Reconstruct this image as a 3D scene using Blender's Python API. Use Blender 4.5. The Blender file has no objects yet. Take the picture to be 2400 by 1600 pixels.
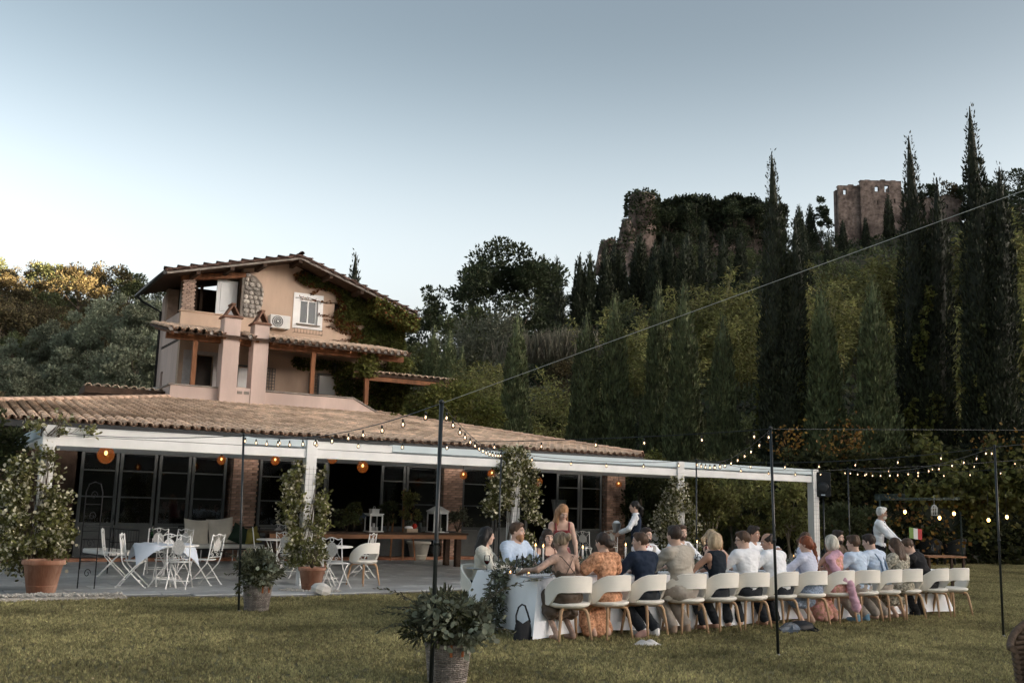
import bpy, bmesh, math, random, time
import numpy as np
from mathutils import Vector, Matrix
T00 = time.time()
random.seed(7); rng = np.random.default_rng(11)
R = math.radians; PI = math.pi
scene = bpy.context.scene
col = scene.collection

# ---------------------------------------------------------------- camera, world, sun, exposure
CAMH, FPX = 1.65, 2333.0
TH, RL = math.atan(380/2333), math.atan(0.027)
c_fw = Vector((0, math.cos(TH), math.sin(TH))); c_u0 = Vector((0, -math.sin(TH), math.cos(TH)))
c_rt = math.cos(RL)*Vector((1, 0, 0)) + math.sin(RL)*c_u0
c_up = -math.sin(RL)*Vector((1, 0, 0)) + math.cos(RL)*c_u0
cd = bpy.data.cameras.new('camera'); cam = bpy.data.objects.new('camera', cd); col.objects.link(cam)
cam.matrix_world = Matrix(((c_rt.x, c_up.x, -c_fw.x, 0), (c_rt.y, c_up.y, -c_fw.y, 0), (c_rt.z, c_up.z, -c_fw.z, CAMH), (0, 0, 0, 1)))
cd.sensor_width = 36; cd.lens = 36*FPX/2400; cd.clip_end = 3000; cd.clip_start = 0.1
scene.camera = cam

SUN_EL, SUN_AZ = 5.0, 104.0        # azimuth from +Y (north) clockwise: just behind the camera's right hand
w = bpy.data.worlds.new('World'); scene.world = w; w.use_nodes = True
nt = w.node_tree; nt.nodes.clear()
wo = nt.nodes.new('ShaderNodeOutputWorld'); bg = nt.nodes.new('ShaderNodeBackground'); sky = nt.nodes.new('ShaderNodeTexSky')
sky.sky_type = 'NISHITA'; sky.sun_disc = False; sky.sun_elevation = R(SUN_EL); sky.sun_rotation = R(SUN_AZ)
sky.air_density = 1.0; sky.dust_density = 10.0; sky.ozone_density = 1.6; sky.altitude = 100
hsv = nt.nodes.new('ShaderNodeHueSaturation'); hsv.inputs['Hue'].default_value = 0.486
tcw = nt.nodes.new('ShaderNodeTexCoord'); sep = nt.nodes.new('ShaderNodeSeparateXYZ'); nt.links.new(tcw.outputs['Generated'], sep.inputs[0])
def wramp(lo, hi, a, b):      # plain change with height above the horizon, the same all round
    mr = nt.nodes.new('ShaderNodeMapRange'); mr.interpolation_type = 'SMOOTHSTEP'
    mr.inputs[1].default_value = lo; mr.inputs[2].default_value = hi; mr.inputs[3].default_value = a; mr.inputs[4].default_value = b
    nt.links.new(sep.outputs[2], mr.inputs[0]); return mr.outputs[0]
nt.links.new(wramp(0.05, 0.48, 0.12, 0.60), hsv.inputs['Saturation']); nt.links.new(wramp(0.1, 0.48, 0.425, 0.142), hsv.inputs['Value'])
nt.links.new(sky.outputs[0], hsv.inputs['Color']); nt.links.new(hsv.outputs[0], bg.inputs[0])
bg.inputs[1].default_value = 0.15
nt.links.new(bg.outputs[0], wo.inputs[0])
sd = bpy.data.lights.new('sun', 'SUN'); so = bpy.data.objects.new('sun', sd); col.objects.link(so)
sd.energy = 2.2; sd.angle = R(0.5); sd.color = (1.0, 0.76, 0.48)
sdir = Vector((math.sin(R(SUN_AZ))*math.cos(R(SUN_EL)), math.cos(R(SUN_AZ))*math.cos(R(SUN_EL)), math.sin(R(SUN_EL))))
so.rotation_euler = (-sdir).to_track_quat('-Z', 'Y').to_euler()
scene.view_settings.view_transform = 'Standard'
scene.view_settings.look = 'None'
scene.view_settings.exposure = 4.68
scene.view_settings.gamma = 1.0
scene.cycles.max_bounces = 6; scene.cycles.diffuse_bounces = 4; scene.cycles.glossy_bounces = 3
scene.cycles.transmission_bounces = 5; scene.cycles.transparent_max_bounces = 8

# ---------------------------------------------------------------- surveying helpers (photo pixel -> place in the world)
def ray(px, py): return c_fw*FPX + c_rt*(px-1200) + c_up*(800-py)
CAM = Vector((0, 0, CAMH))
def G(px, py, z=0.0):
    d = ray(px, py); return CAM + d*((z-CAMH)/d.z)
def AT(px, py, Y):
    d = ray(px, py); return CAM + d*(Y/d.y)
FANG = R(31.144)
A0 = G(78, 1390); A0.z = 0
FU = Vector((math.cos(FANG), math.sin(FANG), 0)); FN = Vector((-FU.y, FU.x, 0))
def W(s, t, z=0.0): return A0 + FU*s + FN*t + Vector((0, 0, z))
def ST(p): q = p-A0; return q.dot(FU), q.dot(FN)

# ---------------------------------------------------------------- objects and tags
def link(o, parent=None):
    col.objects.link(o)
    if parent is not None: o.parent = parent
    return o
def tag(o, label=None, cat=None, group=None, kind=None):
    if label: o['label'] = label
    if cat: o['category'] = cat
    if group: o['group'] = group
    if kind: o['kind'] = kind
    return o
def thing(name, label, cat, loc=(0, 0, 0), rz=0.0, group=None):
    o = bpy.data.objects.new(name, None); o.empty_display_size = 0.1
    link(o); o.location = loc; o.rotation_euler = (0, 0, rz)
    return tag(o, label, cat, group)
def copy_tree(o, parent=None):
    c = o.copy(); col.objects.link(c)
    if parent is not None: c.parent = parent
    for ch in list(o.children): copy_tree(ch, c)
    return c
def dup(proto, loc, rz, label, group=None, scale=None):
    c = copy_tree(proto); c.location = loc; c.rotation_euler = (0, 0, rz); c['label'] = label
    if group: c['group'] = group
    if scale: c.scale = (scale,)*3
    return c

# ---------------------------------------------------------------- materials
MATS = {}
def mat(name, c, rough=0.7, var=0.15, scale=6.0, bump=0.0, bscale=60.0, metal=0.0, isl=0.0, obv=0.0, c2=None, spec=0.3, coat=0.0,
        stretch=(1, 1, 1), transl=0.0, hue=0.0, wear=0.0, sheen=0.0, world=False):
    if name in MATS: return MATS[name]
    m = bpy.data.materials.new(name); m.use_nodes = True; MATS[name] = m
    t = m.node_tree; N = t.nodes; L = t.links
    b = N['Principled BSDF']; out = N['Material Output']
    b.inputs['Roughness'].default_value = rough; b.inputs['Metallic'].default_value = metal
    b.inputs['Specular IOR Level'].default_value = spec
    if coat: b.inputs['Coat Weight'].default_value = coat
    if sheen: b.inputs['Sheen Weight'].default_value = sheen
    tc = N.new('ShaderNodeTexCoord'); mp = N.new('ShaderNodeMapping'); mp.inputs['Scale'].default_value = stretch
    L.new(N.new('ShaderNodeNewGeometry').outputs['Position'] if world else tc.outputs['Object'], mp.inputs[0])
    no = N.new('ShaderNodeTexNoise'); no.inputs['Scale'].default_value = scale; no.inputs['Detail'].default_value = 6; no.inputs['Roughness'].default_value = 0.65
    L.new(mp.outputs[0], no.inputs['Vector'])
    cr = N.new('ShaderNodeValToRGB')
    lo = [max(0, x*(1-var)) for x in c]; hi = [min(1, x*(1+var)) for x in (c2 or c)]
    cr.color_ramp.elements[0].position = 0.32; cr.color_ramp.elements[1].position = 0.68
    cr.color_ramp.elements[0].color = (*lo, 1); cr.color_ramp.elements[1].color = (*hi, 1)
    L.new(no.outputs['Fac'], cr.inputs[0]); cur = cr.outputs[0]
    if wear:
        n2 = N.new('ShaderNodeTexNoise'); n2.inputs['Scale'].default_value = scale*0.23; n2.inputs['Detail'].default_value = 8
        L.new(mp.outputs[0], n2.inputs['Vector'])
        r2 = N.new('ShaderNodeValToRGB'); r2.color_ramp.elements[0].position = 0.5; r2.color_ramp.elements[1].position = 0.66
        L.new(n2.outputs['Fac'], r2.inputs[0])
        mx = N.new('ShaderNodeMix'); mx.data_type = 'RGBA'; mx.inputs[7].default_value = (*[x*(1-wear) for x in c], 1)
        L.new(r2.outputs[0], mx.inputs[0]); L.new(cur, mx.inputs[6]); cur = mx.outputs[2]
    if isl or obv:
        hs = N.new('ShaderNodeHueSaturation'); L.new(cur, hs.inputs['Color'])
        ma = N.new('ShaderNodeMath'); ma.operation = 'MULTIPLY_ADD'; ma.inputs[1].default_value = 2*isl; ma.inputs[2].default_value = 1-isl
        ge = N.new('ShaderNodeNewGeometry'); L.new(ge.outputs['Random Per Island'], ma.inputs[0])
        oi = N.new('ShaderNodeObjectInfo')
        mb_ = N.new('ShaderNodeMath'); mb_.operation = 'MULTIPLY_ADD'; mb_.inputs[1].default_value = 2*obv; mb_.inputs[2].default_value = 1-obv
        L.new(oi.outputs['Random'], mb_.inputs[0])
        mm = N.new('ShaderNodeMath'); mm.operation = 'MULTIPLY'; L.new(ma.outputs[0], mm.inputs[0]); L.new(mb_.outputs[0], mm.inputs[1])
        L.new(mm.outputs[0], hs.inputs['Value'])
        if hue:
            mh = N.new('ShaderNodeMath'); mh.operation = 'MULTIPLY_ADD'; mh.inputs[1].default_value = hue; mh.inputs[2].default_value = 0.5-hue/2
            L.new(ge.outputs['Random Per Island'] if isl else oi.outputs['Random'], mh.inputs[0]); L.new(mh.outputs[0], hs.inputs['Hue'])
        cur = hs.outputs[0]
    L.new(cur, b.inputs['Base Color'])
    if bump:
        nb = N.new('ShaderNodeTexNoise'); nb.inputs['Scale'].default_value = bscale; nb.inputs['Detail'].default_value = 5
        L.new(mp.outputs[0], nb.inputs['Vector'])
        bp = N.new('ShaderNodeBump'); bp.inputs['Strength'].default_value = bump; bp.inputs['Distance'].default_value = 0.02
        L.new(nb.outputs['Fac'], bp.inputs['Height']); L.new(bp.outputs[0], b.inputs['Normal'])
    if transl:
        tr = N.new('ShaderNodeBsdfTranslucent'); L.new(cur, tr.inputs[0])
        ms = N.new('ShaderNodeMixShader'); ms.inputs[0].default_value = transl
        L.new(b.outputs[0], ms.inputs[1]); L.new(tr.outputs[0], ms.inputs[2]); L.new(ms.outputs[0], out.inputs[0])
    return m
def leafmat(name, c, c2=None, isl=0.45, obv=0.2, hue=0.04, rough=0.6, transl=0.4, scale=0.5, var=0.3):
    return mat(name, c, rough=rough, var=var, scale=scale, isl=isl, obv=obv, c2=c2, hue=hue, transl=transl, spec=0.25)
def emat(name, c, s):
    m = bpy.data.materials.new(name); m.use_nodes = True; b = m.node_tree.nodes['Principled BSDF']
    b.inputs['Base Color'].default_value = (*c, 1); b.inputs['Emission Color'].default_value = (*c, 1); b.inputs['Emission Strength'].default_value = s
    return m
def glassmat(name, c=(1, 1, 1), rough=0.02, clear=0.8, ior=1.45):
    """thin clear glass: mostly see-through, mirror-like by fresnel"""
    m = bpy.data.materials.new(name); m.use_nodes = True; t = m.node_tree; N = t.nodes; L = t.links
    out = N['Material Output']; N.remove(N['Principled BSDF'])
    tr = N.new('ShaderNodeBsdfTransparent'); tr.inputs[0].default_value = (*[x*clear for x in c], 1)
    gl = N.new('ShaderNodeBsdfGlossy'); gl.inputs['Roughness'].default_value = rough
    fr = N.new('ShaderNodeFresnel'); fr.inputs[0].default_value = ior
    mx = N.new('ShaderNodeMixShader'); L.new(fr.outputs[0], mx.inputs[0]); L.new(tr.outputs[0], mx.inputs[1]); L.new(gl.outputs[0], mx.inputs[2])
    L.new(mx.outputs[0], out.inputs[0]); return m

# ---------------------------------------------------------------- mesh building
class MB:
    def __init__(s): s.v = []; s.f = []; s.m = []; s.sm = []; s.X = None
    def add(s, vs, fs, m=0, smooth=False):
        o = len(s.v)
        if s.X is not None: vs = [tuple(s.X @ Vector(p)) for p in vs]
        s.v += [tuple(p) for p in vs]; s.f += [tuple(i+o for i in f) for f in fs]; s.m += [m]*len(fs); s.sm += [smooth]*len(fs); return s
    def box(s, c, d, rz=0.0, m=0, rot=None):
        x, y, z = d[0]/2, d[1]/2, d[2]/2
        vs = [Vector(p) for p in ((-x, -y, -z), (x, -y, -z), (x, y, -z), (-x, y, -z), (-x, -y, z), (x, -y, z), (x, y, z), (-x, y, z))]
        M_ = rot if rot is not None else Matrix.Rotation(rz, 3, 'Z')
        vs = [M_ @ p + Vector(c) for p in vs]
        return s.add(vs, [(0, 3, 2, 1), (4, 5, 6, 7), (0, 1, 5, 4), (1, 2, 6, 5), (2, 3, 7, 6), (3, 0, 4, 7)], m)
    def bar(s, a, b, w, h, m=0):
        """square bar from a to b, w across, h upward"""
        a, b = Vector(a), Vector(b); d = (b-a); l = d.length; d.normalize()
        up = Vector((0, 0, 1)) if abs(d.z) < 0.95 else Vector((0, 1, 0))
        x = d.cross(up).normalized(); y = x.cross(d)
        rot = Matrix((x, d, y)).transposed()
        return s.box((a+b)/2, (w, l, h), m=m, rot=rot)
    def tube(s, pts, r, n=8, m=0, caps=True, closed=False):
        pts = [Vector(p) for p in pts]; k = len(pts)
        rs = r if isinstance(r, (list, tuple)) else [r]*k
        vs = []; ref = None
        for i, p in enumerate(pts):
            if closed: d = pts[(i+1) % k]-pts[i-1]
            else: d = pts[min(i+1, k-1)]-pts[max(i-1, 0)]
            if d.length < 1e-9: d = Vector((0, 0, 1))
            d.normalize()
            if ref is None: ref = Vector((0, 0, 1)) if abs(d.z) < 0.9 else Vector((1, 0, 0))
            x = (ref - d*ref.dot(d)).normalized(); y = d.cross(x); ref = x
            for j in range(n):
                a = 2*PI*j/n; vs.append(p + (x*math.cos(a)+y*math.sin(a))*rs[i])
        fs = []
        for i in range(k if closed else k-1):
            i2 = (i+1) % k
            for j in range(n):
                j2 = (j+1) % n; fs.append((i*n+j, i*n+j2, i2*n+j2, i2*n+j))
        s.add(vs, fs, m, True)
        if caps and not closed:
            o = len(s.v)-k*n; s.f += [tuple(o+j for j in range(n))[::-1], tuple(o+(k-1)*n+j for j in range(n))]; s.m += [m, m]; s.sm += [False, False]
        return s
    def lathe(s, prof, n=16, c=(0, 0, 0), m=0, smooth=True, sx=1, sy=1):
        vs = []; k = len(prof)
        for r, z in prof:
            for j in range(n):
                a = 2*PI*j/n; vs.append((c[0]+r*math.cos(a)*sx, c[1]+r*math.sin(a)*sy, c[2]+z))
        fs = [(i*n+j, i*n+(j+1) % n, (i+1)*n+(j+1) % n, (i+1)*n+j) for i in range(k-1) for j in range(n)]
        s.add(vs, fs, m, smooth)
        o = len(s.v)-k*n
        if prof[0][0] > 1e-5: s.f.append(tuple(o+j for j in range(n))[::-1]); s.m.append(m); s.sm.append(False)
        if prof[-1][0] > 1e-5: s.f.append(tuple(o+(k-1)*n+j for j in range(n))); s.m.append(m); s.sm.append(False)
        return s
    def ell(s, c, r, n=10, k=6, m=0):
        return s.lathe([(max(1e-6, math.sin(PI*i/k))*r[0], -math.cos(PI*i/k)*r[2]) for i in range(k+1)], n, c, m, True, 1, r[1]/r[0])
    def surf(s, fn, nu, nv, m=0, smooth=True, cu=False):
        """fn(u,v) with u,v in 0..1"""
        vs = [fn(i/nu, j/nv) for j in range(nv+1) for i in range(nu+1)]; q = nu+1
        fs = [(j*q+i, j*q+i+1, (j+1)*q+i+1, (j+1)*q+i) for j in range(nv) for i in range(nu)]
        return s.add(vs, fs, m, smooth)
    def prism(s, poly, z0, z1, m=0):
        n = len(poly); vs = [(p[0], p[1], z0) for p in poly]+[(p[0], p[1], z1) for p in poly]
        fs = [tuple(range(n))[::-1], tuple(range(n, 2*n))]+[(i, (i+1) % n, n+(i+1) % n, n+i) for i in range(n)]
        return s.add(vs, fs, m)
    def mesh(s, name, mats):
        me = bpy.data.meshes.new(name); me.from_pydata(s.v, [], s.f)
        for q in (mats if isinstance(mats, (list, tuple)) else [mats]): me.materials.append(q)
        me.polygons.foreach_set('material_index', s.m); me.polygons.foreach_set('use_smooth', s.sm); me.update(); return me
    def build(s, name, mats, parent=None, loc=None, bevel=0.0):
        o = bpy.data.objects.new(name, s.mesh(name, mats)); link(o, parent)
        if loc is not None: o.location = loc
        if bevel:
            b = o.modifiers.new('bevel', 'BEVEL'); b.width = bevel; b.segments = 2; b.limit_method = 'ANGLE'
        return o
def inst(name, me, parent, loc=(0, 0, 0), rot=(0, 0, 0), scale=None):
    o = bpy.data.objects.new(name, me); link(o, parent); o.location = loc; o.rotation_euler = rot
    if scale: o.scale = scale
    return o
def np_mesh(name, V, F, mats, mi=None, smooth=False):
    """V (n,3), F (m,k) with k = 3 or 4"""
    me = bpy.data.meshes.new(name); n, k = F.shape
    me.vertices.add(len(V)); me.vertices.foreach_set('co', np.asarray(V, np.float32).ravel())
    me.loops.add(n*k); me.loops.foreach_set('vertex_index', np.asarray(F, np.int32).ravel())
    me.polygons.add(n); me.polygons.foreach_set('loop_start', np.arange(0, n*k, k, dtype=np.int32))
    for q in (mats if isinstance(mats, (list, tuple)) else [mats]): me.materials.append(q)
    if mi is not None: me.polygons.foreach_set('material_index', np.asarray(mi, np.int32))
    if smooth: me.polygons.foreach_set('use_smooth', np.ones(n, bool))
    me.update(calc_edges=True); return me
def unit(a): return a/np.maximum(np.linalg.norm(a, axis=1, keepdims=True), 1e-9)
def leaves_np(P, D, size, asp=0.5, fold=0.0, flat=None):
    """rhombic leaves: base points P, axes D, per-leaf size"""
    n = len(P); D = unit(D)
    q = rng.normal(size=(n, 3)) if flat is None else flat + 0.35*rng.normal(size=(n, 3))
    Wd = unit(np.cross(D, q)); sz = np.broadcast_to(np.asarray(size, float).reshape(-1, 1), (n, 1))
    a = P; b = P + D*sz*0.45 + Wd*sz*asp/2; c = P + D*sz; d = P + D*sz*0.45 - Wd*sz*asp/2
    V = np.stack([a, b, c, d], 1).reshape(-1, 3); F = np.arange(4*n).reshape(n, 4)
    return V, F
def leafobj(name, P, D, size, m, parent=None, asp=0.5, mi=None, flat=None, rnd=False):
    V, F = (leaves6 if rnd else leaves_np)(P, D, size, asp, flat=flat)
    o = bpy.data.objects.new(name, np_mesh(name, V, F, m, mi)); return link(o, parent)
def leaves6(P, D, size, asp=0.5, flat=None):
    """rounder leaves with six corners, folded a little along the rib"""
    n = len(P); D = unit(D); Wd = unit(np.cross(D, rng.normal(size=(n, 3)))); U_ = np.cross(D, Wd)
    sz = np.broadcast_to(np.asarray(size, float).reshape(-1, 1), (n, 1))
    V = np.stack([P, P+D*sz*.28+Wd*sz*asp*.46+U_*sz*.05, P+D*sz*.72+Wd*sz*asp*.40+U_*sz*.03, P+D*sz-U_*sz*.05, P+D*sz*.72-Wd*sz*asp*.40+U_*sz*.03, P+D*sz*.28-Wd*sz*asp*.46+U_*sz*.05], 1).reshape(-1, 3)
    i = np.arange(n)[:, None]*6; F = np.concatenate([i+np.array([[0, 1, 2, 3]]), i+np.array([[0, 3, 4, 5]])]); return V, F
def rs(n): return unit(rng.normal(size=(n, 3)))
def vnoise(p, seed=0):
    """cheap smooth 3-d noise in -1..1 for numpy points"""
    r_ = np.random.default_rng(seed); out = np.zeros(len(p)); a = 1.0; tot = 0
    for o in range(4):
        f = 1.9**o
        for k in range(3):
            d = r_.normal(size=3)*f; out += a*np.sin(p@d + r_.uniform(0, 6.28)); tot += a
        a *= 0.6
    return out/tot*1.7
# ================================================================ GROUND AND HILLS
def sst(a, b, x): t = np.clip((x-a)/(b-a), 0, 1); return t*t*(3-2*t)
def hill(X, Y):
    X = np.asarray(X, float); Y = np.asarray(Y, float)
    rid = np.interp(X, [-70, -40, -15, 0, 16, 30, 65, 98, 150, 260], [0, 8, 22, 31, 40, 49, 54, 59, 88, 100])  # last two heights lie out of view, raised to shade the castle
    u = np.clip((Y-52)/133, 0, 1.25); h1 = rid*np.where(u < 1, u**1.12, 1-(u-1)*0.3)
    lid = np.interp(X, [-400, -120, -88, -70, -56, -40, -20, -5], [55, 44, 35.5, 33.5, 30, 20, 9, 0])
    v = np.clip((Y-80)/90, 0, 1.3); h2 = lid*np.where(v < 1, v**0.95, 1-(v-1)*0.3)
    h_shade = sst(70, 190, X)*(37+18*sst(12, 42, Y)+31*sst(88, 138, Y))  # unseen ridge to the right, added and shaped to keep the low sun off
    n = vnoise(np.stack([X*0.05, Y*0.05, X*0], -1).reshape(-1, 3), 3).reshape(X.shape)
    return np.maximum(np.maximum(h1, h2), h_shade)*(1+0.05*n)
def hz(x, y): return float(hill(np.array([x]), np.array([y]))[0])

soil = mat('soil', (0.055, 0.05, 0.028), 0.95, 0.4, 0.15, 0.6, 3)
xs = np.concatenate([np.linspace(-420, -130, 16), np.linspace(-120, 130, 84), np.linspace(140, 420, 20)])
ys = np.concatenate([np.linspace(-260, 30, 22), np.linspace(36, 210, 60), np.linspace(220, 700, 20)])
XX, YY = np.meshgrid(xs, ys); ZZ = hill(XX, YY) - 0.02
V = np.stack([XX, YY, ZZ], -1).reshape(-1, 3); nx = len(xs)
F = np.array([(j*nx+i, j*nx+i+1, (j+1)*nx+i+1, (j+1)*nx+i) for j in range(len(ys)-1) for i in range(nx-1)])
hillo = link(bpy.data.objects.new('hillside', np_mesh('hillside', V, F, soil, smooth=True))); tag(hillo, kind='structure')

lawn_m = mat('lawn_soil', (0.15, 0.13, 0.065), 0.95, 0.35, 1.2, 0.8, 40, c2=(0.18, 0.16, 0.08))
mb = MB(); mb.surf(lambda u, v: (-45+90*u, -25+63*v, 0.0), 20, 20)
lawn = mb.build('lawn', lawn_m); tag(lawn, kind='structure')

# ---------------------------------------------------------------- grass blades (nobody could count them): geometry nodes on a grid
def grass_field(name, poly_fn, x0, x1, y0, y1, density, blade, m, minscale=0.6):
    tuft = MB()
    for k in range(9):
        a = random.uniform(0, 2*PI); r0 = random.uniform(0, 0.03); h = blade*random.uniform(0.5, 1.15); ln = random.uniform(0.2, 0.9)*h; wd = random.uniform(0.0035, 0.006)
        x, y = r0*math.cos(a), r0*math.sin(a); b = random.uniform(0, 2*PI); dx, dy = math.cos(b)*ln, math.sin(b)*ln; px, py = -math.sin(b)*wd, math.cos(b)*wd
        tuft.add([(x-px, y-py, 0), (x+px, y+py, 0), (x+dx*.4+px*.7, y+dy*.4+py*.7, h*.62), (x+dx*.4-px*.7, y+dy*.4-py*.7, h*.62), (x+dx, y+dy, h*.92)], [(0, 1, 2, 3), (3, 2, 4)])
    tm = tuft.mesh('grass_tuft', m)
    to = bpy.data.objects.new('grass_tuft', tm)       # never linked: only instanced
    # base grid cells inside the field
    vs, fs = [], []; st = 1.0
    nx_, ny_ = int((x1-x0)/st), int((y1-y0)/st)
    for j in range(ny_):
        for i in range(nx_):
            x, y = x0+i*st, y0+j*st
            if poly_fn(x+st/2, y+st/2):
                o = len(vs); vs += [(x, y, 0.003), (x+st, y, 0.003), (x+st, y+st, 0.003), (x, y+st, 0.003)]; fs.append((o, o+1, o+2, o+3))
    me = bpy.data.meshes.new(name); me.from_pydata(vs, [], fs); o = link(bpy.data.objects.new(name, me)); tag(o, kind='stuff')
    ng = bpy.data.node_groups.new(name, 'GeometryNodeTree')
    ng.interface.new_socket('Geometry', in_out='INPUT', socket_type='NodeSocketGeometry'); ng.interface.new_socket('Geometry', in_out='OUTPUT', socket_type='NodeSocketGeometry')
    N = ng.nodes; L = ng.links
    gi = N.new('NodeGroupInput'); go = N.new('NodeGroupOutput')
    dp = N.new('GeometryNodeDistributePointsOnFaces'); dp.inputs['Density'].default_value = density
    ob = N.new('GeometryNodeObjectInfo'); ob.inputs['Object'].default_value = to; ob.inputs['As Instance'].default_value = True
    ip = N.new('GeometryNodeInstanceOnPoints')
    rv = N.new('FunctionNodeRandomValue'); rv.data_type = 'FLOAT_VECTOR'; rv.inputs[0].default_value = (-0.25, -0.25, 0); rv.inputs[1].default_value = (0.25, 0.25, 6.28)
    rf = N.new('FunctionNodeRandomValue'); rf.data_type = 'FLOAT'; rf.inputs[2].default_value = minscale; rf.inputs[3].default_value = 1.3
    L.new(gi.outputs[0], dp.inputs['Mesh']); L.new(dp.outputs['Points'], ip.inputs['Points']); L.new(ob.outputs['Geometry'], ip.inputs['Instance'])
    L.new(rv.outputs[0], ip.inputs['Rotation']); L.new(rf.outputs[1], ip.inputs['Scale']); L.new(ip.outputs[0], go.inputs[0])
    md = o.modifiers.new('blades', 'NODES'); md.node_group = ng
    return o
# patio edge against the lawn, in facade coordinates (s along, t inward)
EDGE = [(-9, -0.95), (-0.3, -0.98), (1.0, -1.05), (3.5, -1.75), (6.7, -1.55), (9.5, -1.0), (18.6, -0.5)]
def edge_t(s): return float(np.interp(s, [e[0] for e in EDGE], [e[1] for e in EDGE]))
def in_lawn(x, y):
    s, t = ST(Vector((x, y, 0)))
    if y > 36 or y < 6.5: return False
    if abs(x) > 0.56*y+1.5: return False
    if s < 18.6 and t > edge_t(s)+0.35: return False
    return True
grass_m = mat('grass_blade', (0.245, 0.215, 0.10), 0.6, 0.42, 0.55, isl=0.6, obv=0.4, hue=0.05, transl=0.35, c2=(0.33, 0.285, 0.145), world=True)
grass_field('lawn_grass', in_lawn, -12, 22, 6, 36, 620, 0.032, grass_m)

# ================================================================ TREES
bark = mat('bark', (0.09, 0.07, 0.05), 0.95, 0.4, 4, 0.8, 20, stretch=(1, 1, 0.25))
LEAF = dict(
    dark=leafmat('leaf_dark', (0.034, 0.045, 0.025), (0.062, 0.074, 0.037), scale=0.4),
    mid=leafmat('leaf_mid', (0.070, 0.085, 0.040), (0.125, 0.135, 0.058), scale=0.4),
    warm=leafmat('leaf_warm', (0.078, 0.064, 0.032), (0.115, 0.090, 0.044), scale=0.4),
    bamboo=leafmat('leaf_bamboo', (0.14, 0.148, 0.048), (0.26, 0.24, 0.088), scale=0.5),
    poplar=leafmat('leaf_poplar', (0.16, 0.175, 0.115), (0.25, 0.265, 0.18), scale=0.5),
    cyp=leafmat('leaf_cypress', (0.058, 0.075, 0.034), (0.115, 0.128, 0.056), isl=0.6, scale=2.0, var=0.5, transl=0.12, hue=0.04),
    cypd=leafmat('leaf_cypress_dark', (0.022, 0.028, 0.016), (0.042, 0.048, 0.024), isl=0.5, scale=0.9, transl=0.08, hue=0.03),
    ivy=leafmat('leaf_ivy', (0.088, 0.101, 0.027), (0.162, 0.149, 0.041), isl=0.5, scale=1.5),
    wall=leafmat('leaf_creeper', (0.085, 0.102, 0.026), (0.16, 0.160, 0.044), isl=0.5, scale=0.8),
    red=leafmat('leaf_red', (0.16, 0.05, 0.018), (0.20, 0.085, 0.03), isl=0.4, scale=1.5),
    orange=leafmat('leaf_orange', (0.16, 0.085, 0.02), (0.25, 0.14, 0.035), isl=0.4, scale=1.5),
    hedge=leafmat('leaf_hedge', (0.038, 0.049, 0.019), (0.068, 0.070, 0.027), isl=0.5, scale=0.6),
    shrub=leafmat('leaf_shrub', (0.14, 0.15, 0.05), (0.25, 0.235, 0.085), isl=0.5, scale=1.0),
    grey=leafmat('leaf_grey', (0.111, 0.119, 0.077), (0.171, 0.171, 0.119), isl=0.4, scale=1.0),
    euc=leafmat('leaf_eucalyptus', (0.149, 0.169, 0.115), (0.216, 0.236, 0.176), isl=0.4, scale=3),
    olive=leafmat('leaf_olive', (0.076, 0.086, 0.043), (0.162, 0.162, 0.108), isl=0.6, scale=3),
    jas=leafmat('leaf_jasmine', (0.095, 0.105, 0.036), (0.19, 0.18, 0.065), isl=0.55, scale=2),
    flower=leafmat('petal_cream', (0.52, 0.48, 0.34), (0.68, 0.64, 0.48), isl=0.2, scale=2, hue=0.01),
    reed=leafmat('leaf_reed', (0.15, 0.135, 0.095), (0.22, 0.20, 0.145), isl=0.3, scale=2))
def crown_np(rx, rz, zc, nleaf, size, seed, nclump=26, spread=0.36, droop=0.0, open_=0.25, top=1.0):
    """leaf clumps through an ellipsoid crown: base points and axes"""
    r_ = np.random.default_rng(seed)
    d = unit(r_.normal(size=(nclump, 3))); d[:, 2] = np.where(d[:, 2] < -0.45, -d[:, 2], d[:, 2])
    rad = r_.uniform(0.55, 0.92, nclump)**0.7
    cc = d*rad[:, None]*np.array([rx, rx, rz])*(1+0.16*r_.normal(size=(nclump, 1))); cr = r_.uniform(0.7, 1.3, nclump)*spread*min(rx, rz)
    k = r_.integers(0, nclump, nleaf)
    q = unit(r_.normal(size=(nleaf, 3))); rr = (r_.uniform(0, 1, nleaf)**0.42)
    P = cc[k] + q*(cr[k]*rr)[:, None]*np.array([1, 1, 0.72])
    P[:, 2] += zc
    D = q*0.8 + unit(cc)[k]*0.5 + r_.normal(size=(nleaf, 3))*0.45; D[:, 2] -= droop
    return P, D, cc, np.full(nleaf, size)*r_.uniform(0.6, 1.35, nleaf)
def trunk_mb(h, r, cc=None, zc=0, seed=0, limbs=7):
    r_ = random.Random(seed); mb = MB(); top = h
    pts = [(0, 0, -0.3)]; x = y = 0
    for k in range(1, 7):
        x += r_.uniform(-1, 1)*0.03*h; y += r_.uniform(-1, 1)*0.03*h; pts.append((x, y, top*k/6))
    mb.tube(pts, [r*(1.25-0.9*k/6) for k in range(7)], 7)
    if cc is not None:
        for j in range(min(limbs, len(cc))):
            e = cc[j]; i = r_.randint(2, 5); a = Vector(pts[i]); b = Vector((e[0]*0.9, e[1]*0.9, e[2]*0.9+zc)); m_ = (a+b)/2 + Vector((0, 0, -0.05*h))
            mb.tube([a, m_, b], [r*0.5, r*0.3, r*0.1], 5)
    return mb
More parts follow.
